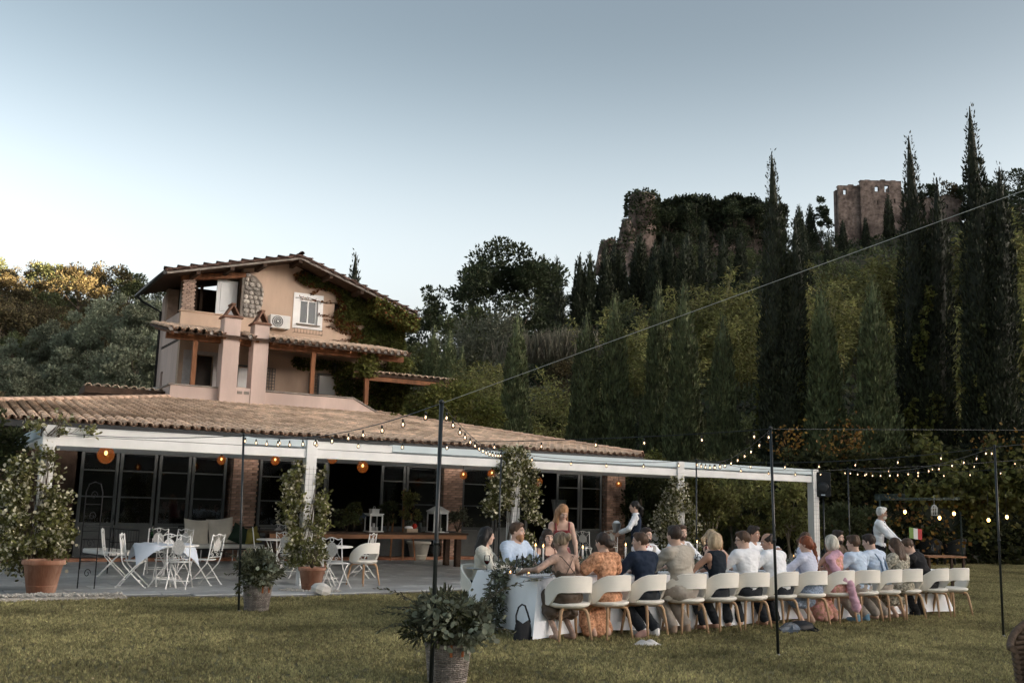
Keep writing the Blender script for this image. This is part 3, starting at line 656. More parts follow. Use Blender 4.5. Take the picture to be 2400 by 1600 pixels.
peach_m = mat('peach_plaster', (0.57, 0.42, 0.315), 0.9, 0.13, 1.0, 0.25, 50, wear=0.24, stretch=(1.5, 1.5, 0.4))
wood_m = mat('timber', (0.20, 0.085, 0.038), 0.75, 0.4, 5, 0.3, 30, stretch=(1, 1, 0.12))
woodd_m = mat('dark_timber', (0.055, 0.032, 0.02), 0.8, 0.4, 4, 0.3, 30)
slate_m = mat('slate', (0.40, 0.42, 0.425), 0.36, 0.22, 2.2, 0.12, 25, obv=0.22, c2=(0.52, 0.535, 0.53), wear=0.3, spec=0.6)
coping_m = mat('stone_coping', (0.25, 0.22, 0.19), 0.9, 0.3, 4, 0.5, 40)
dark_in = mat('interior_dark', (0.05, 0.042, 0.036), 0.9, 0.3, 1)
pane_m = glassmat('window_glass', (0.9, 0.95, 0.95), 0.01, 0.75, 1.5)
terra_m = mat('terracotta', (0.36, 0.145, 0.075), 0.85, 0.25, 5, 0.3, 40, c2=(0.46, 0.24, 0.15), wear=0.3)
gravel_m = mat('pale_gravel', (0.48, 0.45, 0.40), 0.9, 0.3, 30, 0.8, 90)

def fthing(name, label, cat, s=0, t=0, z=0, rz=0.0, group=None):
    return thing(name, label, cat, W(s, t, z), FANG+rz, group)
# ---------------------------------------------------------------- patio of slate slabs
patio = link(bpy.data.objects.new('patio', None)); patio.location = FR; patio.rotation_euler = (0, 0, FANG); tag(patio, kind='structure')
mb = MB(); pts = [(e[0], e[1]) for e in EDGE] + [(18.6, 7.4), (-9, 7.4)]
mb.prism(pts, 0.004, 0.035); mb.build('slab_bed', mat('joint_sand', (0.20, 0.20, 0.19), 0.95), patio)
slabs = [MB().box((0, 0, 0), (0.885, 0.585, 0.03)).mesh('paving_slab', slate_m)]
sp_, st_ = 0.90, 0.60; ns = 0; big = MB()
for j in range(15):
    for i in range(-10, 20):
        s = i*sp_ + (0.45 if j % 2 else 0); t = 7.0 - j*st_
        lim = min(edge_t(s-0.45), edge_t(s+0.45)) if False else max(edge_t(s-0.45), edge_t(s+0.45))
        if t-0.3 < lim:
            if t+0.3 > lim+0.08:                                  # cut slab along the lawn
                d = t+0.3-lim; big.box((s, t+0.3-d/2, 0.037), (0.885, d-0.015, 0.03))
            continue
        px, py = pxpy(*W(s, t, 0.05))
        if -150 < px < 1250 and ns < 290:
            inst('paving_slab', slabs[0], patio, (s, t, 0.037+random.uniform(-0.0015, 0.0015)), (random.uniform(-.0012, .0012), 0, 0)); ns += 1
        else: big.box((s, t, 0.037), (0.885, 0.585, 0.03))
tag(big.build('far_slabs', slate_m, patio), kind='stuff')

# ---------------------------------------------------------------- restaurant
rest = fthing('restaurant_building', 'low restaurant wing with a tiled hip roof, brick pillars and dark glazed doors', 'building')
WT = 7.5
# brick pillars: bricks one by one on the three in view
bl_, bh_, bd_ = 0.245, 0.058, 0.11
bme = MB().box((0, 0, 0), (bl_, bd_, bh_)).mesh('brick', brick_m); bhalf = MB().box((0, 0, 0), (bl_/2-0.005, bd_, bh_)).mesh('brick_half', brick_m)
for k, (a, b) in enumerate([(5.22, 5.88), (11.31, 11.92), (17.14, 17.87)]):
    core = MB(); core.box(((a+b)/2, WT+0.22, 1.37), (b-a-0.02, 0.56, 2.74))
    pil = core.build('brick_pillar', mortar, rest)
    stf = MB(); c = 0; z = 0.12
    while z < 2.72:
        x = a + (0 if c % 2 else -0.125); 
        while x < b-0.02:
            x0, x1 = max(x, a), min(x+0.245, b)
            if x1-x0 > 0.05:
                w_ = x1-x0-0.010
                if k < 2 and (w_ > 0.2 or abs(w_-0.115) < 0.02):
                    inst('brick', bme if w_ > 0.2 else bhalf, pil, ((x0+x1)/2, WT-0.05+random.uniform(-.004, .004), z), (0, 0, random.uniform(-.012, .012)))
                else: stf.box(((x0+x1)/2, WT-0.05+random.uniform(-.004, .004), z), (w_, bd_, bh_))
            x += 0.25
        for tt in (0.12, 0.36): stf.box((a+0.045, WT+tt+(0.06 if c % 2 else 0), z), (bd_, 0.22, bh_)); stf.box((b-0.045, WT+tt+(0.06 if c % 2 else 0), z), (bd_, 0.22, bh_))
        z += 0.068; c += 1
    tag(stf.build('side_bricks', brick_s, pil), kind='stuff')
mb = MB()
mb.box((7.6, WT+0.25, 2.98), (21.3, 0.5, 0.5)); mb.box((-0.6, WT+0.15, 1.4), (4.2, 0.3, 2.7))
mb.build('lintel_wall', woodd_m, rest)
mb = MB(); mb.box((7.7, WT-0.22, 0.065), (20.6, 0.36, 0.12)); mb.build('terracotta_step', terra_m, rest)
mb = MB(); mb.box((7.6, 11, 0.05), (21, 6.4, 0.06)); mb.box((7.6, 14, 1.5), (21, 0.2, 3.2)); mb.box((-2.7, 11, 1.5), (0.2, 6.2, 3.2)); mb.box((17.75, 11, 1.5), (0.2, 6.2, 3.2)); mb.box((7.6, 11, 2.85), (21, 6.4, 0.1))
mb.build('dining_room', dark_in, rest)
def leaf(a, b, y=WT+0.08, ang=0.0, handle=False):
    """one glazed door leaf"""
    m_ = MB(); w_ = b-a; zb, zt = 0.13, 2.68
    for x in (0.035, w_-0.035): m_.box((x, 0, (zb+zt)/2), (0.07, 0.06, zt-zb))
    for z, h in ((zb+0.06, 0.12), (0.90, 0.09), (1.56, 0.035), (2.19, 0.035), (zt-0.04, 0.08)): m_.box((w_/2, 0, z), (w_-0.142, 0.05, h))
    m_.box((w_/2, 0.006, 0.52), (w_-0.142, 0.03, 0.66))
    o = m_.build('glass_door', frame_m, rest); o.location = (a, y, 0); o.rotation_euler = (0, 0, ang)
    for z0, z1 in ((0.945, 1.5425), (1.5775, 2.1725), (2.2075, 2.60)):
        g = MB(); g.box((w_/2, 0.004, (z0+z1)/2), (w_-0.146, 0.008, z1-z0-0.004)); g.build('pane', pane_m, o)
    if handle: h = MB(); h.tube([(w_-0.035, -0.05, 1.0), (w_-0.035, -0.08, 1.05), (w_-0.035, -0.05, 1.13)], 0.012, 6); h.build('handle', dkmetal, o)
    return o
for a, b in ((1.61, 2.47), (2.5, 3.37), (3.42, 4.2), (4.23, 5.1)): leaf(a, b, handle=a < 2)
for a, b in ((5.96, 6.9), (6.93, 7.82), (9.42, 10.17), (10.2, 11.22)): leaf(a, b)
for a, b in ((12.0, 13.1), (13.13, 14.25), (15.32, 16.19), (16.22, 17.05)): leaf(a, b)
leaf(7.86, 8.7, WT+0.12, R(68)); leaf(14.3, 15.2, WT+0.12, R(75))
# --- roof
RT0, RZ0, RSL = 6.7, 3.28, 0.165
def rz_(t): return RZ0 + (t-RT0)*RSL
LHS, RHS, RTOP = 0.93, 0.545, 16.2
def lh(t): return -3.4+(t-RT0)*LHS
def rh(t): return 18.0-(t-RT0)*RHS
mb = MB(); T1 = RTOP
P_ = [(-3.4, RT0, RZ0-.05), (18.0, RT0, RZ0-.05), (rh(T1), T1, rz_(T1)-.05), (lh(T1), T1, rz_(T1)-.05), (18.0, T1+5, RZ0-.05), (-3.4, T1+5, RZ0-.05), (rh(T1), T1+3, rz_(T1)-.05), (lh(T1), T1+3, rz_(T1)-.05)]
mb.add(P_, [(0, 1, 2, 3), (1, 4, 6, 2), (5, 0, 3, 7), (3, 2, 6, 7), (0, 5, 4, 1)])
roof = mb.build('roof', tile_m, rest)
mb = MB(); mb.box((7.3, RT0+0.02, RZ0-0.13), (21.4, 0.14, 0.15)); mb.box((7.3, RT0+0.45, RZ0-0.16), (21.2, 0.85, 0.05)); mb.build('gutter', dkmetal, rest)
def tile_np(L_=0.44, r0=0.098, r1=0.082, th=0.016, up=True, n=6):
    V, F = [], []
    for (r, yy) in ((r0, 0), (r1, L_), (r0-th, 0), (r1-th, L_)):
        for k in range(n+1):
            a = PI*k/n; V.append((r*math.cos(a), yy, r*math.sin(a)*0.92))
    q = n+1
    for k in range(n):
        F.append((k, q+k, q+k+1, k+1)); F.append((2*q+k, k, k+1, 2*q+k+1))
    F.append((0, 2*q, 3*q, q)); F.append((n, q+n, 3*q+n, 2*q+n))
    V = np.array(V)
    if not up: V[:, 2] *= -1; V[:, 2] += 0.06; F = [f[::-1] for f in F]
    return V, np.array(F)
TV, TF = tile_np(); PV, PF = tile_np(r0=0.09, r1=0.10, up=False, n=4)
PITCH, COURSE = 0.248, 0.365
sl_ang = math.atan(RSL); ca, sa = math.cos(sl_ang), math.sin(sl_ang)
tme = np_mesh('cover_tile', TV, TF, tile_o, smooth=False)
def mass_tiles(name, places, parent, V0, F0, ca, sa, m, tilt=0.03):
    VV, FF = [], []; o = 0
    for (s, t, z, jx, jy) in places:
        v = V0.copy(); v[:, 0] += jx*v[:, 1]
        y = v[:, 1]*ca-(v[:, 2])*sa; zz = v[:, 1]*(sa-tilt)+v[:, 2]*ca
        VV.append(np.stack([v[:, 0]+s, y+t+jy, zz+z], 1)); FF.append(F0+o); o += len(V0)
    ob_ = link(bpy.data.objects.new(name, np_mesh(name, np.concatenate(VV), np.concatenate(FF), m)), parent); tag(ob_, kind='stuff'); return ob_
places, pans, singles = [], [], 0
nc = int(21.4/PITCH)
for j in range(30):
    t = RT0-0.10 + j*COURSE
    if t > RTOP-0.2: break
    for i in range(nc+1):
        s = -3.4+PITCH*(i+0.5)
        if s < lh(t+0.1)-0.05 or s > rh(t+0.1)+0.05: continue
        z = rz_(t)-0.005
        jx, jy = random.gauss(0, 0.014), random.gauss(0, 0.012)
        px, py = pxpy(*W(s, t, z))
        if singles < 296 and j < 5 and -60 < px < 1520:
            inst('roof_tile', tme, roof, (s, t+jy, z), (sl_ang-0.03, 0, -jx)); singles += 1
        else: places.append((s, t, z, jx, jy))
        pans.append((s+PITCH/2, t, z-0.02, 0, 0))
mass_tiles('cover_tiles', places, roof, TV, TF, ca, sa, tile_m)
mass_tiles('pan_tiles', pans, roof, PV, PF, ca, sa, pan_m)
CV, CF = tile_np(0.46, 0.125, 0.105, 0.018); cme = np_mesh('hip_tile', CV, CF, cap_m)
def caps(p, q, parent, name='hip_tile'):
    p, q = Vector(p), Vector(q); d = q-p; n = int(d.length/0.40); e = d.normalized()
    for i in range(n):
        o = inst(name, cme, parent, p+d*(i/n), (math.asin(e.z)-0.02, 0, math.atan2(e.y, e.x)-PI/2+random.gauss(0, .02)))
caps((-3.4, RT0, RZ0+0.03), (lh(T1), T1, rz_(T1)+0.03), roof); caps((18.0, RT0, RZ0+0.03), (rh(T1), T1, rz_(T1)+0.03), roof)

# ---------------------------------------------------------------- pergola
per = fthing('pergola', 'long white metal pergola with a closed slatted roof along the patio', 'pergola')
PS = [0, 4.57, 9.14, 13.71, 18.28]; PW = 0.205
for s in PS:
    mb = MB(); mb.box((s, 0, 1.39), (PW, PW, 2.71)); mb.box((s, 0, 2.48), (PW+.012, PW+.012, .012)); mb.build('post', white_m, per, bevel=0.006)
wire = mat('wire', (0.03, 0.032, 0.032), 0.6)
for s in PS:
    mb = MB()
    for k in range(22): z = 0.1+k*0.1; mb.tube([(s-.12, -.12, z), (s+.12, -.12, z), (s+.12, .12, z)], 0.002, 3, caps=False)
    for x in (-.12, -.04, .04, .12): mb.tube([(s+x, -.12, .06), (s+x, -.12, 2.25)], 0.002, 3, caps=False)
    mb.build('wire_mesh', wire, per)
for i in range(4):
    a, b = PS[i]+PW/2+.003, PS[i+1]-PW/2-.003; L_ = b-a
    mb = MB(); mb.box(((a+b)/2, 0.0, 2.49), (L_, 0.13, 0.165)); mb.build('front_beam', white_m, per, bevel=0.006)
    cut = {0: 0.72, 1: 0.36, 2: 0.0, 3: 0.0}[i]
    if cut:
        mb = MB(); mb.box((a+L_*cut/2, 0.03, 2.645), (L_*cut, 0.17, 0.125)); mb.box((a+L_*cut/2, 0.03, 2.717), (L_*cut+.02, 0.2, 0.016)); mb.build('roof_box', white_m, per, bevel=0.004)
    mb = MB(); mb.box((a+L_*cut+(L_*(1-cut))/2, 0.015, 2.675), (L_*(1-cut)-.006, 0.16, 0.135)); mb.build('fascia_panel', blue_m, per, bevel=0.004)
    mb = MB(); mb.box(((a+b)/2, 6.4, 2.68), (L_, 0.12, 0.14)); mb.build('rear_beam', white_m, per)
for s in PS:
    mb = MB(); mb.box((s, 3.2, 2.66), (0.12, 6.2, 0.17)); mb.build('side_beam', blue_m, per)
    mb = MB(); mb.box((s, 0.9, 2.49), (0.12, 1.55, 0.12)); mb.build('tie_beam', white_m, per) if s == 0 else None
slm = MB().box((0, 0, 0), (4.33, 0.19, 0.035)).mesh('roof_slat', white_m)
for i in range(4):
    for j in range(30): inst('roof_slat', slm, per, (PS[i]+2.285, 0.22+j*0.205, 2.60), (R(-7), 0, 0))

# ---------------------------------------------------------------- pink house behind the roof
def polywall(mb, outer, holes, th, m=0):
    """wall from an outline in the xz plane with real openings; front y=0, back y=th"""
    loops = [[Vector((p[0], p[1], 0)) for p in outer]] + [[Vector((p[0], p[1], 0)) for p in h] for h in holes]
    tris = tessellate_polygon(loops); fl = [p for l in loops for p in l]; n = len(fl)
    vs = [(p.x, 0, p.y) for p in fl] + [(p.x, th, p.y) for p in fl]; fs = []
    for t in tris:
        a, b, c = (fl[i] for i in t); ccw = (b.x-a.x)*(c.y-a.y)-(b.y-a.y)*(c.x-a.x) > 0
        q = tuple(t) if ccw else tuple(t)[::-1]; fs += [q, tuple(i+n for i in q[::-1])]
    o = 0
    for li, l in enumerate(loops):
        k = len(l); ar = sum(l[i].x*l[(i+1) % k].y-l[(i+1) % k].x*l[i].y for i in range(k))
        for i in range(k):
            a, b = o+i, o+(i+1) % k; q = (a, a+n, b+n, b)
            if (ar > 0) != (li == 0): q = q[::-1]
            fs.append(q[::-1] if False else q)
        o += k
    return mb.add(vs, fs, m)
def rect(a, b, c, d): return [(a, c), (b, c), (b, d), (a, d)]
house = fthing('house', 'pink plastered villa with a gable roof and loggia rising behind the tiled wing', 'house')
def hb(name, m, fn, parent=None, y=0.0, bevel=0):
    mb = MB(); fn(mb); o = mb.build(name, m, parent or house, bevel=bevel); o.location = (0, y, 0); return o
HT = 18.5; RX, RZr, LX, LZ, QX, QZ = 10.05, 10.62, 5.2, 9.36, 14.95, 9.0
def und(s): return LZ+(RZr-LZ)*(s-LX)/(RX-LX) if s < RX else RZr+(QZ-RZr)*(s-RX)/(QX-RX)
hb('upper_wall', peach_m, lambda m: polywall(m, [(8.22, 7.0), (14.8, 7.0), (14.8, und(14.8)), (RX, RZr), (8.22, und(8.22))], [rect(10.47, 11.24, 8.30, 9.30), rect(11.92, 12.22, 8.83, 9.33)], 0.3), y=HT)
hb('loggia_parapet', peach_m, lambda m: (m.box((7.13, 0.12, 7.78), (2.17, 0.24, 1.02)), m.box((7.13, 0.1, 8.30), (2.25, 0.32, 0.04))), y=HT)
hb('lower_wall', peach_m, lambda m: polywall(m, rect(6.1, 14.8, 4.75, 7.3), [rect(6.62, 7.35, 5.0, 6.72), rect(8.3, 8.72, 5.66, 6.42), rect(11.45, 12.15, 5.66, 6.4)], 0.3), y=HT)
mb = MB(); polywall(mb, [(0, 4.75), (3.2, 4.75), (3.2, 9.4), (2.75, 9.4), (2.75, 8.3), (0.0, 8.3)], [rect(2.2, 2.62, 5.5, 6.3)], 0.25)
o = mb.build('side_wall', pink_m, house); o.location = (6.1, HT+0.3, 0); o.rotation_euler = (0, 0, PI/2); o.scale = (1, -1, 1) if False else (1, 1, 1); o.location = (6.36, HT+0.301, 0)
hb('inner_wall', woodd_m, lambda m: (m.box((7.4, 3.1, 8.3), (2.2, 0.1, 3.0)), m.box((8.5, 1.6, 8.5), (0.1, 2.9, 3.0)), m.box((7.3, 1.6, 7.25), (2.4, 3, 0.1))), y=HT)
hb('rear_wall', pink_m, lambda m: (m.box((10.45, 3.5, 7.0), (8.7, 0.2, 4.6)), m.box((14.7, 1.9, 6.9), (0.2, 3.1, 4.3)), m.box((10.4, 1.9, 7.15), (8.2, 2.8, 0.12))), y=HT)
# brick column of the loggia, bricks one by one
col_o = hb('brick_column', mortar, lambda m: m.box((6.265, 0.22, 8.95), (0.41, 0.41, 1.27)), y=HT)
bb = MB().box((0, 0, 0), (0.20, 0.10, 0.062)).mesh('column_brick', mat('pale_brick', (0.33, 0.24, 0.19), 0.9, 0.2, 4, 0.4, 50, obv=0.2))
for c in range(17):
    for x in ((6.16, 6.37) if c % 2 else (6.10, 6.265, 6.43)):
        o = inst('brick', bb, col_o, (x, -0.008+random.uniform(-.004, .004), 8.36+c*0.073)); o.scale = (1, 1, 1) if c % 2 else (0.76, 1, 1)
hb('rear_column', mat('pale_brick', (0.3, 0.2, 0.2)), lambda m: m.box((6.3, 2.85, 8.9), (0.4, 0.4, 1.3)), y=HT)
hb('loggia_lintel', wood_m, lambda m: m.bar((6.0, 0.15, 9.50), (8.45, 0.15, 9.95), 0.3, 0.2), y=HT-0.06)
ld = hb('loggia_door', mat('white_shutter', (0.68, 0.70, 0.70), 0.6, 0.05, 2), lambda m: (m.box((7.77, 0, 9.04), (0.78, 0.05, 1.34)), m.box((7.77, -0.035, 9.04), (0.5, 0.02, 1.05))), y=HT+0.42, bevel=0.01)
hb('loggia_frame', woodd_m, lambda m: (m.box((8.2, 0.2, 9.05), (0.06, 0.12, 1.5)), m.box((7.02, 1.2, 8.9), (0.1, 0.1, 1.3)), m.box((6.85, 1.3, 8.9), (0.07, 0.1, 1.3))), y=HT)
# patch of bare rubble stone, stone by stone
sp = hb('stone_patch', mortar, lambda m: polywall(m, [(8.2, 8.31), (8.62, 8.31), (8.86, 8.42), (9.02, 8.85), (9.04, 9.35), (8.95, 9.66), (8.72, 9.9), (8.45, 10.02), (8.2, 9.98)], [], 0.05), y=HT-0.03)
st_m = mat('rubble_stone', (0.26, 0.23, 0.195), 0.9, 0.3, 6, 0.8, 30, obv=0.4, c2=(0.50, 0.46, 0.41))
smesh = []
for k in range(4):
    m_ = MB(); m_.lathe([(0.001, -0.05), (0.8, -0.05), (1.0, 0.0), (0.85, 0.045), (0.001, 0.06)], 7, smooth=False); v = np.array(m_.v); v[:, :2] *= (1+0.22*vnoise(v*2.1, 50+k))[:, None]; m_.v = [tuple(q) for q in v]; smesh.append(m_.mesh('stone', st_m))
z = 8.40
while z < 9.95:
    s = 8.27+random.uniform(0, 0.06); smax = np.interp(z, [8.31, 8.5, 8.85, 9.35, 9.66, 9.95], [8.66, 8.9, 9.02, 9.04, 8.93, 8.5])
    hh = random.uniform(0.14, 0.20)
    while s < smax-0.06:
        w_ = min(random.uniform(0.14, 0.30), smax-s)
        o = inst('stone', random.choice(smesh), sp, (s+w_/2, -0.012, z), (PI/2, random.uniform(-.3, .3), 0), (w_*0.55, hh*0.55, 1)); s += w_+0.02
    z += hh+0.01
# window with white surround
wf = hb('window', white_m, lambda m: polywall(m, rect(10.24, 11.44, 8.12, 9.52), [rect(10.47, 11.24, 8.30, 9.30)], 0.06), y=HT-0.03)
hb('sash', white_m, lambda m: (polywall(m, rect(10.475, 11.235, 8.305, 9.295), [rect(10.55, 10.83, 8.38, 9.22), rect(10.88, 11.16, 8.38, 9.22)], 0.05)), wf, 0.08)
hb('sill', coping_m, lambda m: m.box((10.85, -0.06, 8.285), (0.95, 0.12, 0.04)), wf, -0.0)
hb('pane', glassmat('sky_glass', (0.8, 0.85, 0.85), 0.02, 0.55, 1.45), lambda m: (m.box((10.69, 0, 8.8), (0.28, 0.01, 0.84)), m.box((11.02, 0, 8.8), (0.28, 0.01, 0.84))), wf, 0.1)
hb('curtain', mat('curtain', (0.22, 0.22, 0.215), 0.9), lambda m: m.box((10.85, 0, 8.8), (0.74, 0.02, 0.96)), wf, 0.2)
hb('flower_rail', dkmetal, lambda m: ([m.tube([(10.28+1.12*k/9, -0.2, 7.93), (10.28+1.12*k/9, -0.2, 8.10)], 0.006, 4) for k in range(10)], m.tube([(10.27, 0, 8.1), (10.27, -.2, 8.1), (11.42, -.2, 8.1), (11.42, 0, 8.1)], 0.008, 4), m.tube([(10.27, 0, 7.93), (10.27, -.2, 7.93), (11.42, -.2, 7.93), (11.42, 0, 7.93)], 0.008, 4)), house, HT)
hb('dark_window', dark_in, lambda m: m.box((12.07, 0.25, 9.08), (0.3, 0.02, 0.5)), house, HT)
hb('plaster_ledge', coping_m, lambda m: m.box((10.83, -0.03, 7.86), (1.2, 0.06, 0.09)), house, HT) if False else None
# air conditioner
ac = hb('air_conditioner', mat('ac_white', (0.66, 0.65, 0.62), 0.5, 0.05), lambda m: m.box((9.66, 0, 8.24), (0.78, 0.30, 0.50)), house, HT-0.2, bevel=0.02)
hb('fan_grille', dkmetal, lambda m: (m.tube([(9.55+0.2*math.cos(a*PI/12), 0, 8.24+0.2*math.sin(a*PI/12)) for a in range(24)], 0.012, 5, closed=True), m.tube([(9.55+0.13*math.cos(a*PI/12), 0, 8.24+0.13*math.sin(a*PI/12)) for a in range(24)], 0.010, 5, closed=True), m.tube([(9.55+0.07*math.cos(a*PI/12), 0, 8.24+0.07*math.sin(a*PI/12)) for a in range(24)], 0.010, 5, closed=True),
   [m.box((9.55, 0.012, 8.24), (0.36, 0.004, 0.012), rot=Matrix.Rotation(k*PI/8, 3, 'Y')) for k in range(8)]), ac, -0.165)
hb('fan_hub', white_m, lambda m: m.ell((9.55, 0, 8.24), (0.045, 0.02, 0.045), 8, 5), ac, -0.165)
hb('bracket', dkmetal, lambda m: (m.bar((9.35, 0.15, 7.97), (9.35, -0.15, 7.97), 0.03, 0.03), m.bar((9.95, 0.15, 7.97), (9.95, -0.15, 7.97), 0.03, 0.03)), ac, 0)
# openings below the porch
hb('door_surround', mat('grey_surround', (0.46, 0.43, 0.41), 0.8), lambda m: polywall(m, rect(6.26, 7.5, 4.8, 6.86), [rect(6.62, 7.35, 5.0, 6.72)], 0.05), house, HT-0.04)
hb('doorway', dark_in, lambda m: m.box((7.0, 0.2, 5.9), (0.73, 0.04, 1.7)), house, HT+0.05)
hb('door_leaf', frame_m, lambda m: m.box((6.58, -0.2, 5.9), (0.04, 0.36, 1.6)), house, HT)
hb('shutter_panel', mat('bright_shutter', (0.80, 0.80, 0.78), 0.6, 0.03), lambda m: m.box((8.52, 0.06, 6.04), (0.42, 0.03, 0.74)), house, HT)
hb('shutter_panel', mat('bright_shutter', (0.80, 0.80, 0.78)), lambda m: m.box((11.82, 0.06, 6.03), (0.68, 0.03, 0.72)), house, HT)
hb('window_surround', frame_m, lambda m: (m.box((8.51, 0, 6.46), (0.56, 0.06, 0.06)), m.box((8.25, 0, 6.03), (0.05, 0.06, 0.86)), m.box((11.42, 0, 6.03), (0.05, 0.06, 0.86)), m.box((11.8, 0, 6.43), (0.78, 0.06, 0.05))), house, HT-0.05)
def grille(x0, x1, z0, z1):
    def f(m):
        n = max(2, int((x1-x0)/0.1))
        for k in range(n+1): m.bar((x0+(x1-x0)*k/n, 0, z0), (x0+(x1-x0)*k/n, 0, z1), 0.022, 0.022)
        for k in range(8): m.bar((x0, 0.022, z0+(z1-z0)*k/7), (x1, 0.022, z0+(z1-z0)*k/7), 0.02, 0.02)
    hb('window_grille', frame_m, f, house, HT-0.12)
grille(9.24, 9.66, 5.64, 6.46); grille(11.0, 11.36, 5.64, 6.42); grille(8.08, 8.24, 5.64, 6.42)
# terrace, parapet, chimneys, porch
hb('terrace_floor', coping_m, lambda m: m.box((9.3, 17.25, 4.72), (8.0, 2.5, 0.1)))
hb('parapet', pink_m, lambda m: (polywall(m, [(5.35, 4.5), (12.95, 4.5), (12.95, 4.80), (11.9, 5.30), (5.35, 5.28)], [], 0.2)), y=16.0)
hb('parapet_return', pink_m, lambda m: m.box((5.45, 17.35, 4.85), (0.2, 2.3, 0.84)))
hb('coping', coping_m, lambda m: (m.box((6.1, 0.1, 5.31), (1.65, 0.28, 0.05)), m.box((10.2, 0.1, 5.335), (3.4, 0.28, 0.05)), m.bar((11.9, 0.1, 5.335), (12.98, 0.1, 4.83), 0.28, 0.05), m.box((5.45, 1.45, 5.30), (0.28, 2.3, 0.05))), y=16.0)
CH = [(6.93, 7.50, 7.74), (7.99, 8.52, 7.62)]
for (a, b, zt) in CH:
    ch = hb('chimney', pink_m, lambda m: (m.box(((a+b)/2, 0, (4.5+zt)/2), (b-a, 0.55, zt-4.5))), y=16.02, bevel=0.012)
    hb('chimney_cap', mat('cap_clay', (0.20, 0.11, 0.075), 0.9, 0.3, 6, 0.4, 30), lambda m: (m.box(((a+b)/2, 0, zt+0.025), (b-a+0.12, 0.68, 0.05)), m.box(((a+b)/2, 0, zt+0.07), (b-a+0.05, 0.6, 0.04)),
       m.bar((a+0.06, 0, zt+0.10), ((a+b)/2, 0, zt+0.48), 0.50, 0.05), m.bar((b-0.06, 0, zt+0.10), ((a+b)/2, 0, zt+0.48), 0.50, 0.05), m.box(((a+b)/2, 0, zt+0.50), (0.14, 0.54, 0.06))), ch, 0)
hb('chimney_base', pink_m, lambda m: m.box((7.745, 0, 4.92), (0.5, 0.4, 0.86)), y=15.98)
for x, z in ((7.62, 5.18), (7.86, 5.18), (7.72, 4.72)):
    hb('vent_plate', coping_m, lambda m: m.box((x, -0.21, z), (0.17, 0.02, 0.10)), y=15.98)
PE, PZ, PSL = 15.55, 7.15, 0.2
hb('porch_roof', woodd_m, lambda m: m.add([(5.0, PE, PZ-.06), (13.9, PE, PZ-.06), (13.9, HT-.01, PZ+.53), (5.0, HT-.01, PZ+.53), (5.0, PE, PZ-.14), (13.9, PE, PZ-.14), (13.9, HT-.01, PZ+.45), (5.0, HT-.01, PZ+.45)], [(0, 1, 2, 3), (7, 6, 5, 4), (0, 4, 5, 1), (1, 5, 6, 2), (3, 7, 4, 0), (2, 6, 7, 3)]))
pr = [o for o in house.children if o.name.startswith('porch_roof')][0]
pa = math.atan(PSL); ptile = np_mesh('porch_tile', *tile_np(0.5, 0.11, 0.095, 0.02), tile_o)
endm = MB(); endm.lathe([(0.001, 0), (0.088, 0)], 12); emesh = endm.mesh('tile_mortar', mat('mortar_pale', (0.42, 0.38, 0.34), 0.9))
pans2 = []
for i in range(33):
    s = 5.12+i*0.268
    for j in range(7):
        if any(a-.08 < s < b+.08 for a, b, _ in CH) and j < 2: continue
        t = PE-0.06+j*0.43
        inst('porch_tile', ptile, pr, (s, t, PZ+(t-PE)*PSL-0.02), (pa-0.03, 0, random.gauss(0, .02)))
        if j == 0: inst('tile_mortar', emesh, pr, (s, t+0.03, PZ-0.03), (PI/2, 0, 0))
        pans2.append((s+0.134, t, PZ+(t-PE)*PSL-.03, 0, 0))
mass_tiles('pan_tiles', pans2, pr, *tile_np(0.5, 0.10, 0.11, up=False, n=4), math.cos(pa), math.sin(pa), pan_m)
hb('porch_beam', wood_m, lambda m: (m.box((9.5, 16.15, 6.96), (8.8, 0.16, 0.2))))
hb('porch_rafters', wood_m, lambda m: [m.bar((5.2+k*0.58, 15.65, 7.0), (5.2+k*0.58, 18.4, 7.55), 0.09, 0.1) for k in range(15)])
for s, z0, z1 in ((6.09, 5.33, 6.86), (10.32, 5.36, 6.86), (12.45, 4.9, 6.86)):
    hb('porch_post', wood_m, lambda m: m.box((s, 16.15, (z0+z1)/2), (0.15, 0.15, z1-z0)))
# main roof
def roofslab(m, x0, z0, x1, z1, t0, t1, th): m.add([(x0, t0, z0), (x1, t0, z1), (x1, t1, z1), (x0, t1, z0), (x0, t0, z0+th), (x1, t0, z1+th), (x1, t1, z1+th), (x0, t1, z0+th)], [(3, 2, 1, 0), (4, 5, 6, 7), (0, 1, 5, 4), (1, 2, 6, 5), (2, 3, 7, 6), (3, 0, 4, 7)])
mr = hb('main_roof', woodd_m, lambda m: (roofslab(m, LX, LZ, RX, RZr, 17.35, 22.2, 0.06), roofslab(m, RX, RZr, QX, QZ, 17.35, 22.2, 0.06)))
dtile = mat('dark_roof_tile', (0.075, 0.045, 0.035), 0.9, 0.3, 3, 0.4, 30, obv=0.3, c2=(0.12, 0.075, 0.06))
dkt = np_mesh('rake_tile', *tile_np(0.52, 0.10, 0.09, 0.02), dtile)
hb('tile_layer', dtile, lambda m: (roofslab(m, LX-.05, LZ+.065, RX, RZr+.065, 17.3, 22.2, 0.07), roofslab(m, RX, RZr+.065, QX+.05, QZ+.065, 17.3, 22.2, 0.07)), mr)
